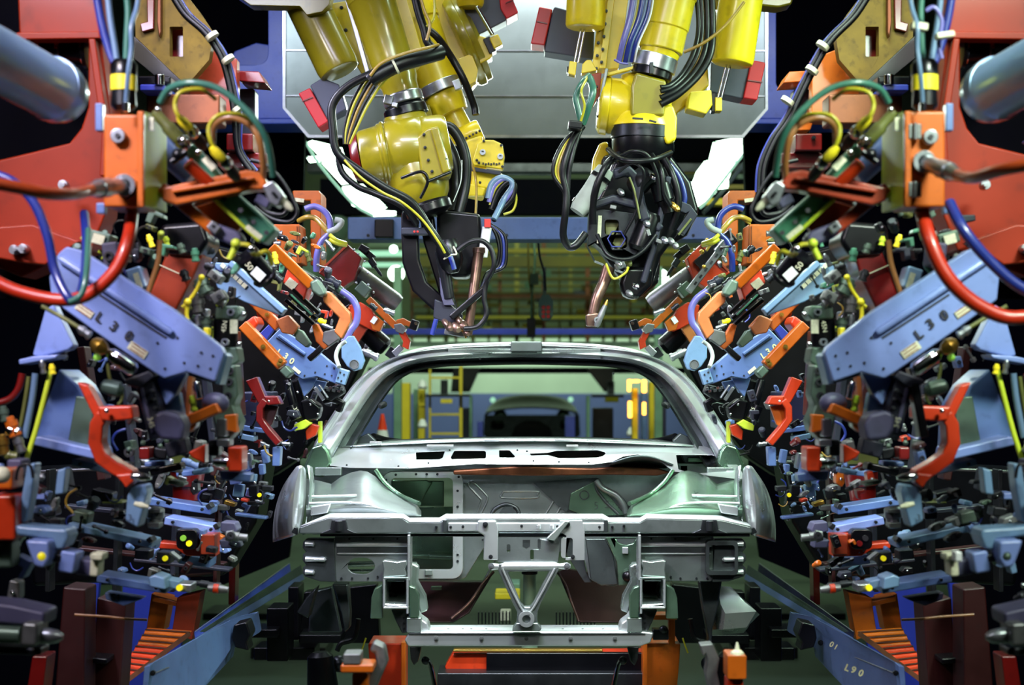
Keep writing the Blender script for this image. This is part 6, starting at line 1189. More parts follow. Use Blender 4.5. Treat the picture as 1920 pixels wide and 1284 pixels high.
# ================================================================ LOWER TOOLING, COLUMNS, RAILS, CARRIER
def low(side):
    R = side == 'right'; S_ = f'at {side}'
    # dark enclosure added to blacken the gaps on this flank
    t = Thing('cell_backdrop', f'black enclosure added behind the tooling {S_}', 'backdrop')
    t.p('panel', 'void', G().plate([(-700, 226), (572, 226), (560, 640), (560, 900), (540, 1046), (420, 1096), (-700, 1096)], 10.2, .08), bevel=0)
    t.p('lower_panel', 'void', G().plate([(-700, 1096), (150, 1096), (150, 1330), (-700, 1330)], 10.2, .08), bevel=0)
    for a_, b_, nm_ in ((150, 184, 'slim bright blue panel behind the outer column gap'), (226, 350, 'bright blue panel showing through the orange column')): solo('blue_partition', 'vivid_blue', G().plate([(a_+8, 1040), (b_+8, 1040), (b_-20, 1290), (a_-8, 1290)], 9.6, .05), f'{nm_} {S_}', 'panel')
    # horizontal blue arms
    A = [(134, 866, 236, 890, 13, 4.6, 'light_blue', 'slim arm level with the red hook'), (278, 940, 396, 958, 14, 5.6, 'slate_blue', 'arm just right of the block numbered 3'),
         (308, 976, 410, 996, 15, 5.5, 'lavender', 'arm ending at the chrome clamp'), (127, 986, 285, 1021, 14, 4.9, 'light_blue', 'long arm below the block numbered 3'),
         (335, 1048, 394, 1056, 18, 5.6, 'slate_blue', 'short arm under the red box'), (181, 1084, 312, 1106, 15, 4.9, 'slate_blue', 'lowest long arm'), (330, 890, 380, 884, 10, 5.6, 'slate_blue', 'short arm under the dark red drum')]
    for i, (x0, y0, x1, y1, w_, d, m, nm) in enumerate(A):
        nm = nm.replace('right of', 'beyond')
        t = Thing('locator_bar', f'blue horizontal locating arm {S_}, {nm}', 'arm', f'locating arms {S_}')
        t.p('bar', m, G().bar((x0, y0, d), (x1, y1, d+.05), w_, .12), bevel=.004)
        L = math.hypot(x1-x0, y1-y0)
        t.p('end_pad', 'dark_steel', G().bar((x1-8, y1-w_*.9, d-.01), (x1-2, y1-w_*.3, d-.01), 10, .06), bevel=.003)
        for k in (.15, .85): t.p('bolt', 'dark_steel', G().bolt(x0+(x1-x0)*k, y0+(y1-y0)*k, d-.003, 3), bevel=0)
    t = Thing('clamp_block', f'steel clamp with cylindrical nose at the blue arm end {S_}', 'clamp')
    t.p('block', 'purple_grey', G().plate([(414, 978), (440, 980), (446, 994), (440, 1004), (412, 996)], 5.4, .08), bevel=.005); t.p('block', 'purple_grey', G().plate([(410, 1012), (438, 1012), (440, 1028), (414, 1028)], 5.4, .08), bevel=.005)
    t.p('nose', 'dull_steel', G().lathe((424, 1004, 5.36), (464, 1008, 5.36), [(0, 9), (.3, 12), (.32, 9), (.6, 9), (.62, 7), (1, 7)]), bevel=0)
    t.p('bore', 'ink', G().ring(432, 1004, 5.32, 7, 3, .02), bevel=0)
    t = Thing('clamp_block', f'chrome tooling block standing between the blue arms {S_}', 'clamp')
    t.p('body', 'steel', G().lathe((292, 950, 4.9), (290, 990, 4.9), [(0, 12), (.1, 17), (.5, 17), (.55, 14), (.9, 14), (1, 9)]), bevel=0)
    t.p('neck', 'dull_steel', G().box(278, 954, 300, 962, 4.84, .06), bevel=.003); t.p('neck', 'dull_steel', G().box(276, 980, 298, 990, 4.84, .06), bevel=.003)
    t = Thing('limit_switch', f'red bracket with a black switch showing {"yellow and green" if not R else "dim red"} dots {S_}', 'switch')
    t.p('bracket', 'red_orange', G().plate([(296, 1016), (340, 1020), (372, 1000), (405, 1000), (404, 1044), (350, 1042), (330, 1030), (296, 1028)], 5.5, .08), bevel=.004)
    b = t.p('switch', 'black', G().plate(rr(330, 992, 370, 1030, 10), 5.44, .06), bevel=.005)
    for x, y, m in ((343, 1009, 'indicator_green' if not R else 'ink'), (354, 1019, 'indicator_yellow' if not R else 'dark_red')): t.p('dot', m, G().disc(x, y, 5.43, 5.5, .01, 16), b, 0)
    t.p('cover', 'brick', G().box(376, 1002, 402, 1040, 5.44, .06), bevel=.004)
    t = Thing('clamp_block', f'dark steel clamp with a yellow dot below the switch {S_}', 'clamp')
    t.p('body', 'dark_steel', G().rect(266, 1040, 28, 18, 4, 5.1, .07), bevel=.004); t.p('body', 'dark_steel', G().rect(306, 1046, 26, 22, 4, 5.1, .07), bevel=.004); t.p('dot', 'indicator_yellow', G().disc(309, 1047, 5.09, 5, .01), bevel=0)
    t.p('jaw', 'dull_steel', G().bar((318, 1036, 5.1), (336, 1050, 5.1), 5, .04), bevel=.002)
    t = Thing('clamp_block', f'light blue stepped clamp on the lowest blue arm {S_}', 'clamp')
    t.p('body', 'light_blue', G().plate([(278, 1082), (290, 1078), (308, 1084), (310, 1106), (280, 1100)], 4.85, .1), bevel=.005)
    t.p('slide', 'light_blue', G().bar((306, 1092, 4.9), (336, 1098, 4.92), 16, .07), bevel=.004); t.p('head', 'steel', G().rect(346, 1102, 26, 16, 4, 4.9, .08), bevel=.005)
    t.p('dot', 'indicator_yellow', G().disc(336, 1102, 4.88, 6, .01), bevel=0); t.p('rod', 'dark_steel', step(390, 1096, 5.0, 8, 50, 7), bevel=0)
    t.p('nozzle', 'dull_steel', G().lathe((390, 1102, 4.98), (428, 1106, 4.98), [(0, 6), (.5, 9), (1, 6)]), bevel=0); t.p('red_cap', 'red_orange', G().cyl((400, 1103, 4.97), (410, 1104, 4.97), 9), bevel=.002)
    # near low-left clamps
    t = Thing('toggle_clamp', f'light blue clamp head with angled jaw low on the near {side}', 'clamp')
    t.p('beam', 'light_blue', G().plate([(26, 984), (60, 988), (124, 992), (128, 1006), (118, 1030), (100, 1032), (96, 1012), (30, 1004)], 4.1, .1), bevel=.008)
    t.p('jaw', 'lavender', G().plate([(46, 1012), (92, 1014), (92, 1046), (82, 1066), (64, 1062), (54, 1036)], 4.05, .08), bevel=.008)
    t.p('spring', 'indicator_yellow' if not R else 'grey_green', G().ball(78, 1043, 4.0, 8), bevel=0)
    t.p('pillar', 'light_blue', G().plate([(50, 870), (66, 868), (60, 920), (48, 980), (36, 980), (38, 940)], 4.15, .06), bevel=.006)
    t.p('link', 'dark_steel', G().rect(104, 1046, 26, 16, 10, 4.1, .08), bevel=.005); t.p('link_block', 'lavender', G().rect(125, 1054, 30, 40, 10, 4.1, .08), bevel=.006)
    t.p('hinge', 'purple_grey', G().rect(158, 1064, 34, 30, 8, 4.15, .08), bevel=.006); t.p('cream_cap', 'cream', G().rect(180, 1044, 24, 14, 4, 4.1, .06).rect(176, 1064, 16, 34, 4, 4.12, .06), bevel=.005)
    if R: t.p('bright_cap', 'lamp_soft' if False else 'white', G().rect(168, 1044, 14, 20, 0, 4.05, .04), bevel=.005)
    t.p('upright_plate', 'light_blue', G().plate([(107, 882), (124, 876), (118, 926), (102, 928)], 4.4, .05), bevel=.005)
    t = Thing('toggle_clamp', f'orange block with pale fittings at the very edge low on the near {side}', 'clamp')
    t.p('block', 'red_orange', G().box(-30, 928, 28, 1014, 4.1, .12), bevel=.008); t.p('top', 'orange', G().rect(6, 898, 34, 40, 0, 4.12, .1), bevel=.008)
    t.p('cap', 'cream', G().ball(4, 890, 4.05, 16), bevel=0); t.p('coil', 'purple_grey', G().rect(26, 876, 28, 30, 0, 4.2, .08), bevel=.006)
    t.p('hose', 'black_rubber', G().tube([(30, 900, 4.1), (36, 876, 4.1), (56, 872, 4.1), (62, 896, 4.1)], 3), bevel=0); t.p('lower_cap', 'grey_green', G().rect(6, 1040, 30, 50, 0, 4.15, .08), bevel=.008)
    t = Thing('air_cylinder', f'pale steel ram with a rounded nose low at the {side} edge', 'cylinder')
    t.p('bracket', 'purple_grey', G().plate([(-40, 1128), (20, 1134), (84, 1148), (80, 1176), (-40, 1166)], 4.0, .12), bevel=.008)
    t.p('barrel', 'grey_green', G().cyl((-40, 1186, 4.0), (40, 1190, 4.0), 16), bevel=.003); t.p('collar', 'dull_steel', G().rect(54, 1190, 30, 44, 3, 3.95, .1), bevel=.008)
    t.p('nose', 'steel', G().lathe((66, 1190, 4.0), (118, 1194, 4.0), [(0, 15), (.5, 15), (.8, 12), (1, 5)]), bevel=0)
    t.p('lower_bar', 'dark_steel', G().bar((-40, 1218, 4.02), (76, 1222, 4.02), 14, .08), bevel=.005)
    t = Thing('number_plate', f'dark blue bracket plate {"lettered S4 " if not R else ""}beneath the lowest arm {S_}', 'plate')
    t.p('plate', 'slate_blue' if not R else 'navy', G().plate([(196, 1110), (268, 1122), (254, 1128), (231, 1136), (198, 1124)], 4.98, .06), bevel=.004)
    if not R: txt(t, 'S4', 217, 1120, 4.975, 12, 3, par=0)
    # dark drums at mid height
    t = Thing('drum', f'dark red drum with a light blue rim between the hook arms {S_}', 'drum')
    t.p('drum', 'dark_red', G().lathe((352, 884, 5.9), (348, 936, 5.9), [(0, 32), (.5, 30), (.52, 26), (1, 24)]), bevel=0); t.p('rim', 'slate_blue', G().lathe((354, 872, 5.9), (354, 884, 5.9), [(0, 34), (1, 34)]), bevel=.002); t.p('top', 'olive', G().box(318, 846, 376, 872, 5.85, .1), bevel=.006)
    # back-row silver pieces next to the fender
    t = Thing('fitting_cluster', f'small silver and black fittings crowding beside the front wing {S_}', 'fittings')
    for i, (x, y, w_, h_, m) in enumerate(((455, 880, 20, 26, 'slate_blue'), (470, 896, 18, 14, 'light_blue'), (440, 900, 20, 16, 'lavender'), (446, 920, 18, 24, 'light_blue'), (474, 920, 16, 20, 'black'), (466, 924, 10, 16, 'lavender'), (484, 930, 14, 22, 'dark_steel'), (430, 944, 22, 8, 'brass'), (500, 916, 20, 10, 'dark_steel'), (468, 864, 8, 30, 'steel'), (422, 866, 12, 10, 'dull_steel'), (490, 880, 10, 20, 'slate_blue'), (458, 938, 14, 6, 'red_orange'), (478, 944, 30, 6, 'dark_steel'), (410, 926, 16, 20, 'dark_steel'), (414, 952, 26, 10, 'dull_steel'), (496, 856, 12, 26, 'slate_blue'), (470, 968, 60, 6, 'slate_blue'), (395, 914, 12, 10, 'steel'), (386, 932, 16, 12, 'dark_steel'))):
        t.p('fitting', m, G().rect(x, y, w_, h_, (i*17 % 30)-12, 6.1+.04*(i % 4), .05), bevel=.004)
    t.p('dial', 'indicator_yellow', G().disc(486, 928, 6.08, 4, .01, 16), bevel=0); t.p('plug', 'chrome', G().ball(478, 905, 6.05, 3).ball(446, 936, 6.05, 3), bevel=0)
    if R: t.p('bright_flask', 'chrome', G().lathe((403, 878, 6.0), (402, 900, 6.0), [(0, 3), (.3, 8), (.8, 9), (1, 4)]), bevel=0)
    # packed gear between the upper clamp and the hook
    t = Thing('fitting_cluster', f'dark blocks and pins packed round the red hook {S_}', 'fittings')
    for i, (x, y, w_, h_, m) in enumerate(((330, 840, 40, 30, 'charcoal'), (300, 850, 26, 20, 'dark_steel'), (290, 870, 40, 10, 'slate_blue'), (240, 836, 16, 20, 'grey_green'), (236, 850, 14, 14, 'black'), (270, 850, 20, 24, 'dark_red'), (310, 880, 60, 14, 'black'), (330, 906, 30, 8, 'grey_green'), (210, 942, 40, 6, 'olive'), (150, 944, 16, 10, 'light_blue'), (150, 970, 30, 22, 'grey_green'), (74, 930, 20, 14, 'lavender'), (120, 900, 14, 40, 'charcoal'), (190, 930, 40, 20, 'black'), (220, 966, 24, 16, 'black'), (90, 960, 26, 18, 'dark_steel'), (370, 838, 16, 24, 'dull_steel'), (390, 860, 14, 18, 'charcoal'), (376, 884, 34, 10, 'light_blue'))):
        t.p('fitting', m, G().rect(x, y, w_, h_, (i*23 % 34)-14, 4.75+.05*(i % 5), .07), bevel=.005)
    for x, y in ((242, 842), (312, 826), (268, 830), (300, 836)): t.p('stud', 'grey_green', G().ball(x, y, 4.7, 5), bevel=0)
    t.p('bore', 'ink', G().ring(241, 848, 4.7, 9, 5, .02), bevel=0)
    # columns
    t = Thing('frame_column', f'{"dark red" if not R else "maroon"} lattice column under the tooling {S_}', 'column')
    t.p('post', 'maroon', G().plate([(182, 1120), (236, 1130), (222, 1330), (170, 1330)], 5.4, .14), bevel=.006)
    t.p('post', 'maroon', G().plate([(118, 1100), (160, 1104), (158, 1330), (100, 1330)], 5.2, .14), bevel=.006)
    t.p('post', 'dark_red', G().plate([(60, 1230), (88, 1230), (76, 1330), (44, 1330)], 4.9, .1), bevel=.005)
    t.p('cross_bar', 'black', G().bar((150, 1236, 5.3), (200, 1240, 5.3), 10, .1), bevel=.004)
    t.p('feed_wire', 'tube_brown', G().tube([(140, 1152, 5.1), (200, 1156, 5.1), (238, 1160, 5.1), (276, 1162, 5.1)], 2.5), bevel=0)
    t.p('steel_scrap', 'copper', G().box(134, 1266, 154, 1284, 5.6, .04).box(150, 1258, 156, 1284, 5.6, .04), bevel=.003)
    t = Thing('frame_column', f'bright orange box column with a blue gap {S_}, above the stepped cover', 'column')
    ym = 'orange'
    t.p('post', ym, G().plate([(284, 1112), (318, 1122), (306, 1184), (274, 1182)], 7.2, .12), bevel=.004)
    t.p('post', ym if R else 'brick', G().plate([(332, 1120), (376, 1110), (360, 1200), (322, 1186)], 7.0, .12), bevel=.004)
    t.p('cross_bar', ym, G().bar((286, 1122, 7.1), (340, 1134, 7.1), 10, .1), bevel=.004)
    if R: t.p('upper_post', ym, G().plate([(336, 1056), (376, 1054), (368, 1090), (338, 1086)], 7.1, .12), bevel=.004); t.p('upper_rib', 'orange', G().bar((362, 1058, 7.08), (340, 1180, 7.08), 3, .03), bevel=.002)
    t.p('outer_post', 'dark_red', G().bar((436, 1030, 7.4), (434, 1134, 7.4), 12, .1), bevel=.003)
    t.p('handle', 'ochre', G().lathe((398, 1068, 7.2), (452, 1034, 7.2), [(0, 5), (.5, 6), (1, 6)]), bevel=0)
    # stepped orange cover
    t = Thing('stepped_cover', f'orange stepped metal cover fanning down like stairs {S_}', 'cover')
    for k in range(11):
        u = k/10; xl = 272-u*62; yl = 1180+u*104; xr = 350-u*118
        xr = 348-u*134; 
        t.p('step', 'orange' if k < 3 else 'red_orange', G().plate([(xl, yl, 6.8-u*1.1), (xr+8, yl+6, 6.8-u*1.1), (xr, yl+16, 6.74-u*1.1), (xl-4, yl+12, 6.74-u*1.1)], 0, .05), bevel=.002)
        t.p('step_edge', 'copper', G().bar((xl, yl, 6.79-u*1.1), (xr+8, yl+5, 6.79-u*1.1), 1.8, .01), bevel=0)
    t.p('side_rail', 'primer_brown', G().bar((352, 1190, 6.7), (214, 1294, 5.6), 9, .04), bevel=.003)
    # rails
    t = Thing('guide_rail', f'long blue-grey channel rail rising towards the car {S_}', 'rail')
    t.p('channel', 'grey_green', G().plate([(365, 1190, 6.0), (365, 1202, 6.0), (567, 1082, 10), (562, 1060, 10)], 0, .05), bevel=.004)
    t.p('outer_lip', 'frame_blue' if not R else 'navy', G().plate([(364, 1184, 5.98), (366, 1200, 5.98), (545, 1076, 10), (542, 1056, 10)], 0, .02), bevel=.002)
    t.p('inner_lip', 'slate_blue', G().plate([(366, 1196, 5.95), (370, 1210, 5.95), (570, 1086, 10), (567, 1076, 10)], 0, .02), bevel=.002)
    t.p('rail_edge', 'steel', G().bar((366, 1184, 5.97), (542, 1056, 9.98), 1.4, .01), bevel=0)
    t = Thing('guide_rail', f'lavender-blue sloping beam {"lettered L90" if R else "with a steel edge"} at the picture foot {S_}', 'rail')
    b = t.p('beam', 'slate_blue' if not R else 'rail_blue', G().plate([(270, 1300, 5.2), (280, 1246, 5.2), (370, 1196, 5.6), (440, 1160, 6.2), (480, 1150, 6.4), (486, 1186, 6.4), (436, 1216, 6.2), (432, 1236, 6.2), (372, 1300, 5.6)], 0, .06), bevel=.004)
    t.p('beam_edge', 'steel', G().bar((284, 1264, 5.17), (432, 1204, 6.12), 1.6, .01), b, 0)
    t.p('end_plate', 'slate_blue', G().plate([(270, 1250), (282, 1246), (276, 1300), (266, 1300)], 5.15, .05), bevel=.003)
    t.p('hook', 'black', G().plate([(438, 1172), (462, 1166), (470, 1190), (462, 1206), (466, 1220), (440, 1214), (434, 1196)], 6.0, .12), bevel=.006)
    t.p('bolt', 'dark_steel', G().bolt(427, 1205, 6.05, 5).bolt(286, 1262, 5.16, 5), bevel=0)
    if R:
        txt(t, 'L90', 363, 1258, 5.4, 14, 32, 'paint_pale', par=b, bold=.03) if False else None
    # dark machinery under the car flank
    t = Thing('floor_machine', f'black machine frame on the floor under the front wing {S_}', 'machine')
    for i, (x0, y0, x1, y1) in enumerate(((440, 1180, 520, 1196), (500, 1140, 540, 1240), (560, 1190, 640, 1206), (476, 1214, 590, 1238), (540, 1100, 560, 1200))): t.p('member', 'black', G().box(x0, y0, x1, y1, 7.6+.1*i, .2), bevel=.006)
    t.p('dark_sheet', 'black', G().plate([(570, 1110), (706, 1095), (712, 1206), (560, 1206)], 8.1, .1), bevel=.006)  # black sheet added for the darkness under the car
    t.p('motor', 'black', G().lathe((600, 1222, 6.9), (606, 1300, 6.9), [(0, 14), (.1, 24), (.9, 30), (1, 28)]), bevel=0); t.p('motor_top', 'dark_steel', G().ball(636, 1244, 6.95, 16), bevel=0)
    t.p('hose', 'black_rubber', G().tube([(632, 1220, 6.9), (640, 1206, 6.9), (664, 1196, 6.9), (672, 1160, 6.9)], 5), bevel=0); t.p('hose', 'hose_yellow', G().tube([(676, 1224, 6.85), (682, 1208, 6.85), (686, 1196, 6.85)], 1.6), bevel=0)
    # carrier parts under the sill
    t = Thing('carrier_post', f'orange carrier post under the {side} end of the crossmember', 'post')
    t.p('post', 'red_orange' if not R else 'orange', G().plate([(690, 1206), (758, 1206), (758, 1330), (700, 1330), (692, 1240)], 6.5, .2), bevel=.006)
    t.p('flange', 'orange', G().box(752, 1150 if R else 1204, 760, 1330, 6.45, .06), bevel=.003)
    if R: t.p('cap', 'orange', G().box(696, 1153, 748, 1162, 6.45, .1).box(700, 1160, 712, 1210, 6.5, .05), bevel=.003); t.p('nut', 'dark_steel', G().box(712, 1180, 742, 1200, 6.44, .06).ball(722, 1180, 6.44, 8), bevel=.004)
    t = Thing('locating_block', f'orange locating block with a {"grey cap" if not R else "pale pointed pin"} in the foreground {S_}', 'block')
    if not R:
        t.p('block', 'orange', G().box(638, 1246, 700, 1262, 4.6, .1).box(660, 1262, 690, 1310, 4.65, .08), bevel=.006); t.p('cap', 'dull_steel', G().box(643, 1226, 676, 1246, 4.6, .08), bevel=.004)
    else:
        t.p('block', 'orange', G().plate(rr(566, 1228, 602, 1274, 4), 4.6, .1), bevel=.004); t.p('pin', 'cream', G().lathe((584, 1204, 4.62), (584, 1230, 4.62), [(0, 2), (.5, 5), (.7, 12), (1, 14)]), bevel=0); t.p('foot', 'red_orange', G().box(572, 1274, 602, 1310, 4.62, .08), bevel=.004)
    t = Thing('support_hook', f'worn grey steel hook standing beside the orange block {S_}', 'hook')
    t.p('hook', 'dull_steel', G().ribbon([(696, 1212), (712, 1218), (716, 1240), (704, 1266), (690, 1300)] if not R else [(650, 1220), (636, 1216), (628, 1236), (632, 1262), (624, 1300)], 22, 4.7, .06), bevel=.01)
    t = Thing('chrome_lever', f'curved chrome lever under the crossmember {S_}', 'lever')
    t.p('rod', 'chrome', G().tube([(800, 1236, 6.1), (808, 1250, 6.1), (816, 1290, 6.1)], 4.5), bevel=0); t.p('knob', 'dark_steel', G().ball(798, 1238, 6.1, 8), bevel=0)
    t.p('tab', 'zinc_dark', G().plate([(768, 1212), (790, 1212), (784, 1240), (776, 1248), (770, 1236)], 6.15, .05), bevel=.004)
both(low)

rail = [q for q in ALL if q.name == 'guide_rail' and 'L90' in q.label][0]
for ch, x, y, dd_ in (('L', 1588, 1252, 5.32), ('9', 1600, 1256, 5.32), ('0', 1614, 1262, 5.32)): rail.p('lettering', 'paint_pale', G().text(ch, x, y, dd_-.03, 12, -24, bold=.04), 0, 0)
for ch, x, y in (('0', 1559, 1208), ('1', 1567, 1213)): rail.p('lettering', 'paint_pale', G().text(ch, x, y, 5.6, 10, -30, bold=.02), 0, 0)
t = Thing('carrier_beam', 'orange carrier cross beam low behind the crossmember', 'beam')
t.p('beam', 'red_orange', G().plate([(848, 1226), (1210, 1222), (1240, 1240), (1240, 1272), (840, 1272), (834, 1250)], 6.7, .1), bevel=.006)
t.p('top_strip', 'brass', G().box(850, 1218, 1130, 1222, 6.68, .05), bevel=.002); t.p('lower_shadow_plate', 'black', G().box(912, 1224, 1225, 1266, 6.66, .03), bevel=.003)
t.p('track', 'dark_steel', G().box(820, 1262, 1240, 1290, 6.6, .2), bevel=.004)
t = Thing('lift_column', 'greenish chrome lift column standing behind the V brace', 'column')
t.p('column', 'column_green', G().cyl((993, 1074, 7.4), (993, 1250, 7.4), 12), bevel=0); t.p('sleeve', 'column_green', G().cyl((993, 1140, 7.38), (993, 1240, 7.38), 15), bevel=.002); t.p('cap', 'dark_steel', G().cyl((993, 1066, 7.4), (993, 1076, 7.4), 15), bevel=.002)
t = Thing('floor_crate', 'yellow and green stacked parts on the floor behind the V brace, left of the column', 'crate')
t.p('yellow_part', 'far_yellow', G().box(928, 1112, 975, 1124, 8.6, .2), bevel=.006); t.p('green_part', 'far_green', G().box(950, 1094, 975, 1114, 8.8, .2), bevel=.006); t.p('cream_part', 'cream', G().box(938, 1146, 958, 1164, 8.3, .1), bevel=.004)
for i in range(10): t.p('grille_bar', 'dark_steel', G().box(896+i*6.5, 1148, 898.5+i*6.5, 1170, 8.2, .05), bevel=0)
for i in range(12): t.p('grille_bar', 'dark_steel', G().box(1042+i*6.5, 1148, 1044.5+i*6.5, 1176, 8.2, .05), bevel=0)
# ================================================================ SMALL FITTINGS AND DARK MACHINE BODIES THAT CARRY THEM
def inside(x, y, poly):
    c = False
    for i in range(len(poly)):
        (x0, y0), (x1, y1) = poly[i-1], poly[i]
        if (y0 > y) != (y1 > y) and x < (x1-x0)*(y-y0)/(y1-y0)+x0: c = not c
    return c
def clutter(t, R, poly, n, d0, d1, size, pal, lean=20):
    xs = [p[0] for p in poly]; ys = [p[1] for p in poly]; placed = []; k = 0; guard = 0
    while k < n and guard < n*40:
        guard += 1
        x = R.uniform(min(xs), max(xs)); y = R.uniform(min(ys), max(ys))
        if not inside(x, y, poly): continue
        s = R.uniform(*size)
        if any(math.hypot(x-a, y-b) < (s+c)*.55 for a, b, c in placed): continue
        placed.append((x, y, s)); k += 1
        d = R.uniform(d0, d1); a = lean+R.choice((0, 90))+R.uniform(-14, 14); m = R.choice(pal); ty = R.choice('ABCDEFGH'); c, q = math.cos(math.radians(a)), math.sin(math.radians(a))
        o = lambda u, v, dd=0: (x+u*c-v*q, y+u*q+v*c, d+dd)
        if ty == 'A':
            g = G().rect(x, y, s*1.3, s*.7, a, d, .05); t.p('block', m, g, bevel=.003); t.p('bore', 'ink', G().ring(x, y, d-.004, s*.24, s*.1, .006, 14), bevel=0)
        elif ty == 'B': t.p('pin', 'steel' if R.random() < .5 else m, step(x, y, d, a, s*1.5, s*.32), bevel=0)
        elif ty == 'C':
            g = G().plate([o(-s*.7, -s*.5), o(s*.5, -s*.5), o(s*.7, -s*.2), o(-s*.1, -s*.15), o(-s*.1, s*.6), o(-s*.6, s*.6)], 0, .05); t.p('bracket', m, g, bevel=.003)
        elif ty == 'D':
            t.p('link', m, G().plate([o(s*.8*math.cos(f), s*.3*math.sin(f)) for f in [math.pi*k_/6 for k_ in range(12)]], 0, .03).disc(*o(s*.5, 0, -.012), s*.2, .02, 12).disc(*o(-s*.5, 0, -.012), s*.2, .02, 12), bevel=.002)
        elif ty == 'E': t.p('rod', R.choice(('dull_steel', 'black', m)), G().cyl(o(-s, 0), o(s, 0), s*.13).cyl(o(-s*.9, 0), o(-s*.6, 0), s*.25, n=6).cyl(o(s*.55, 0), o(s*.9, 0), s*.28), bevel=0)
        elif ty == 'F':
            t.p('cap', m, G().lathe(o(-s*.5, 0, -.01), o(s*.5, 0, .02), [(0, s*.3), (.1, s*.46), (.5, s*.46), (.52, s*.36), (.9, s*.36), (1, s*.2)]), bevel=0)
        elif ty == 'G':
            t.p('clamp_shoe', m, G().plate([o(-s*.7, -s*.3), o(s*.3, -s*.45), o(s*.7, 0), o(s*.3, s*.3), o(-s*.7, s*.3)], 0, .05), bevel=.004); t.p('screw', 'chrome', G().ball(x, y, d-.008, s*.13), bevel=0)
        else:
            t.p('hose_stub', R.choice(('black_rubber', 'hose_ochre', 'hose_blue')), G().tube([o(-s, -s*.3), o(-s*.4, s*.3), o(s*.4, s*.35), o(s, -s*.4)], s*.11, n=8, sub=4), bevel=0)
COOL = ['slate_blue', 'light_blue', 'lavender', 'dark_steel', 'charcoal', 'dull_steel', 'black', 'grey_green', 'slate_blue']
DARK = ['black', 'charcoal', 'dark_steel', 'black', 'slate_blue', 'maroon', 'dull_steel']
WARM = ['orange', 'red_orange', 'dark_red', 'black', 'grey_green', 'dark_steel', 'olive', 'dull_steel']
GREEN = ['grey_green', 'olive', 'dark_steel', 'green', 'charcoal', 'steel', 'lime', 'dull_steel']
def bits(side):
    S_ = f'at {side}'; R = random.Random(11 if side == 'left' else 47)
    for i, (nm, poly, n, d0, d1, size, pal) in enumerate([
        ('beside the front wing', [(392, 850), (505, 850), (505, 975), (420, 1000), (396, 960)], 34, 6.0, 6.5, (7, 15), COOL),
        ('between the two red hooks', [(256, 800), (400, 800), (440, 890), (400, 930), (290, 936)], 30, 4.9, 5.4, (11, 24), WARM+DARK),
        ('below the red hook', [(110, 900), (236, 930), (232, 985), (100, 1050), (60, 960)], 22, 4.6, 4.9, (12, 26), COOL+DARK),
        ('around the lower switch boxes', [(236, 1000), (440, 1000), (452, 1060), (330, 1100), (220, 1075)], 26, 5.2, 5.8, (9, 20), COOL+DARK+['orange']),
        ('low at the picture edge', [(-20, 860), (60, 870), (110, 1050), (60, 1130), (-20, 1130)], 16, 4.2, 4.5, (16, 32), COOL+DARK),
        ('under the pivot plate of the roof clamp', [(560, 700), (650, 700), (636, 770), (580, 860), (530, 880), (540, 760)], 24, 6.7, 7.0, (7, 15), DARK),
        ('behind the yellow hose ends', [(326, 430), (440, 440), (450, 560), (400, 640), (330, 640), (340, 540)], 34, 4.75, 5.0, (9, 20), GREEN),
        ('around the cranked lever', [(470, 440), (600, 430), (640, 520), (640, 600), (560, 600), (480, 500)], 34, 5.95, 6.4, (8, 17), GREEN+WARM),
        ('around the orange roof hook bracket', [(560, 600), (700, 540), (740, 600), (700, 660), (640, 640), (600, 640)], 22, 7.45, 7.7, (7, 13), DARK+['steel', 'orange']),
        ('behind the junction box', [(150, 400), (310, 390), (320, 480), (230, 520), (140, 470)], 18, 4.4, 4.6, (12, 24), GREEN),
        ('beneath the lettered arm', [(110, 650), (260, 690), (300, 760), (240, 900), (190, 720)], 18, 4.55, 4.8, (12, 24), DARK+['dark_red']),
        ('beside the second hooked arm', [(400, 690), (560, 720), (560, 800), (530, 840), (480, 880), (430, 800)], 26, 6.0, 6.4, (8, 18), DARK+['dark_red', 'slate_blue'])]):
        t = Thing('fitting_cluster', f'mixed clamps, pins and hose stubs {nm} {S_}', 'fittings', f'packed fittings {S_}')
        clutter(t, R, poly, n, d0, d1, size, pal)
    # dark bodies
    t = Thing('machine_block', f'black machine body that carries the clamps and hooks {S_}', 'machine')
    t.p('upper_body', 'black', G().plate([(300, 430), (560, 500), (660, 560), (700, 640), (640, 760), (560, 860), (500, 900), (300, 700)], 8.2, .3), bevel=.02)
    t.p('lower_body', 'black', G().plate([(40, 880), (500, 860), (480, 980), (420, 1080), (60, 1100)], 6.9, .3), bevel=.02)
    for i, (x0, y0, x1, y1, w) in enumerate(((120, 950, 400, 980, 8), (60, 1020, 420, 1060, 7), (220, 880, 214, 1120, 9), (330, 860, 322, 1110, 9), (410, 840, 402, 1100, 7), (90, 880, 88, 1110, 9), (250, 1050, 430, 1070, 6))):
        t.p('member', ['charcoal', 'maroon', 'dark_steel'][i % 3], G().bar((x0, y0, 6.6-.08*i), (x1, y1, 6.6-.08*i), w, .08), bevel=.004)
    for i, (x0, y0, x1, y1, w, m) in enumerate(((150, 650, 190, 900, 16, 'maroon'), (230, 720, 250, 880, 10, 'charcoal'), (380, 690, 400, 850, 12, 'charcoal'), (440, 620, 450, 780, 9, 'maroon'), (310, 600, 350, 760, 12, 'maroon'))):
        t.p('member', m, G().bar((x0, y0, 5.3+.1*i), (x1, y1, 5.3+.1*i), w, .08), bevel=.004)
both(bits)
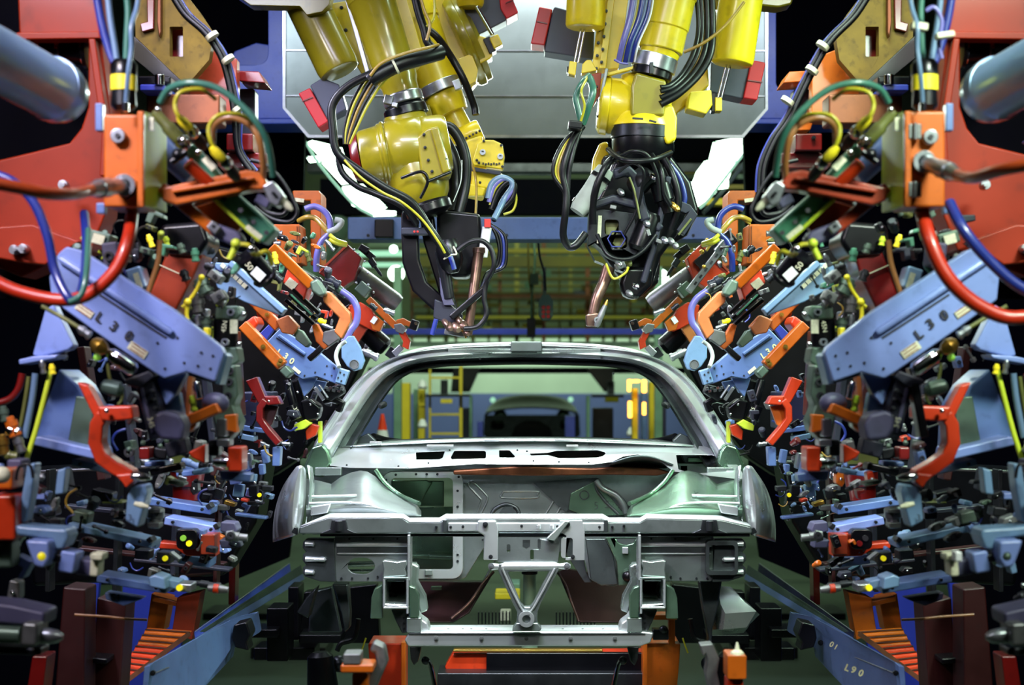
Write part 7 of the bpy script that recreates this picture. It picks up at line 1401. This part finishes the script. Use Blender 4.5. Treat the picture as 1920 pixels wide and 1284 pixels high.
# ================================================================ CAMERA, LAMPS
for q in ALL: q.finish()
cam = bpy.data.cameras.new('camera'); co = bpy.data.objects.new('camera', cam); COL.objects.link(co)
co.location = (0, 0, EYE); co.rotation_euler = (math.radians(90), 0, 0)
cam.sensor_width = 36; cam.lens = F/1920*36; cam.shift_x = (960-CX)/1920; cam.shift_y = (CY-642)/1920
cam.clip_start = .05; cam.clip_end = 100
cam.dof.use_dof = True; cam.dof.focus_distance = 6.5; cam.dof.aperture_fstop = 3.2
SC.camera = co
def area(name, loc, tgt, sx, sy, power, rgb, spread=180):
    l = bpy.data.lights.new(name, 'AREA'); l.shape = 'RECTANGLE'; l.size = sx; l.size_y = sy; l.energy = power; l.color = lin(*rgb)[:3]; l.spread = math.radians(spread)
    o = bpy.data.objects.new(name, l); COL.objects.link(o); o.location = loc
    o.rotation_euler = (Vector(tgt)-Vector(loc)).to_track_quat('-Z', 'Y').to_euler(); return o
area('key_fill_left', (-.55, 4.0, 4.3), (-.25, 6.5, .9), 1.0, .35, 38, (226, 220, 255), 80)  # unseen key lights, left and right, added to light the car
area('key_fill_right', (.55, 4.0, 4.3), (.25, 6.5, .9), 1.0, .35, 38, (222, 255, 226), 80)
area('car_fill_left', (-1.7, 2.3, 3.5), (-.15, 6.4, .9), .7, .25, 13, (232, 228, 255), 56)  # unseen pair added to lift the car front
area('car_fill_right', (1.7, 2.3, 3.5), (.15, 6.4, .9), .7, .25, 13, (226, 255, 232), 56)
area('front_fill_left', (-2.0, 1.2, 4.6), (-.6, 6.5, 2.0), .8, .4, 12, (238, 240, 255), 80)  # unseen weak fill pair added from the front
area('front_fill_right', (2.0, 1.2, 4.6), (.6, 6.5, 2.0), .8, .4, 12, (244, 255, 236), 80)
area('tool_fill_left', (-2.4, 1.6, 4.4), (-1.05, 4.5, 2.45), .5, .3, 9, (255, 228, 190), 52)  # unseen pair added to light the near tooling
area('tool_fill_right', (2.4, 1.6, 4.4), (1.05, 4.5, 2.45), .5, .3, 10, (255, 236, 240), 52)
area('pendant_fill', (0, 9.5, 3.9), (0, 10.5, 2.3), .6, .1, 5, (230, 255, 235), 120)  # unseen light added to brighten the hanging switch box
area('mid_hall_fill', (0, 12.3, 4.8), (0, 18, 1.2), 3, .3, 150, (235, 255, 225), 120)  # unseen light added for the far posts and ladder
area('sheet_fill', (0, 8.35, 4.0), (0, 9.0, 3.5), 1.0, .12, 10, (240, 246, 255), 120)  # unseen light added for the bright streak on the metal sheet
for x in (-1.5, 1.5): area('frame_fill', (x, 8.0, 3.85), (x*.95, 9.5, 3.3), .6, .15, 8, (225, 235, 255), 140)  # unseen lights added to brighten the blue press frame
area('down_fill', (0, 5.5, 3.75), (0, 6.25, .6), 1.6, .12, 26, (240, 246, 250), 60)  # unseen narrow light added to brighten the car's level faces
area('overhead_fill', (0, 7.4, 4.6), (0, 7.0, 1.0), 2.0, .3, 30, (235, 255, 240), 120)  # unseen light added above car and robots
area('side_fill_left', (-1.9, 6.4, 3.3), (-.3, 6.9, 1.2), .15, 1.2, 40, (226, 226, 255), 100)  # unseen strip pair added for highlights on the pillars
area('side_fill_right', (1.9, 6.4, 3.3), (.3, 6.9, 1.2), .15, 1.2, 44, (215, 255, 225), 100)
area('rim_fill', (0, 8.7, 3.2), (0, 7.2, 1.6), 1.6, .2, 45, (235, 255, 245), 140)  # unseen back light added for the roof rim highlight
for x in (-2.9, 2.9): area('aisle_fill', (x, 8.4, 3.2), (x*.75, 9.4, .8), .4, .8, 18, (190, 205, 255), 120)  # unseen lights added to brighten the blue partitions
for yy, pw in ((12, 25), (16, 110), (24, 220), (33, 550)): area('hall_fill', (0, yy, 6.5), (0, yy+2, 0), 7, 1.2, pw, (214, 255, 214))  # unseen lights added along the hall to brighten its far part
area('far_wall_fill', (0, 38.4, 5.5), (0, 42, 1), 8, .8, 1000, (228, 255, 232))  # hidden light added to brighten the wall seen through the windscreen
w = bpy.data.worlds.new('world'); SC.world = w; w.use_nodes = True
w.node_tree.nodes['Background'].inputs['Color'].default_value = (.10, .12, .30, 1); w.node_tree.nodes['Background'].inputs['Strength'].default_value = .12
SC.view_settings.view_transform = 'Standard'; SC.view_settings.look = 'None'; SC.view_settings.gamma = 1; SC.view_settings.exposure = -0.2
SC.view_settings.use_curve_mapping = False
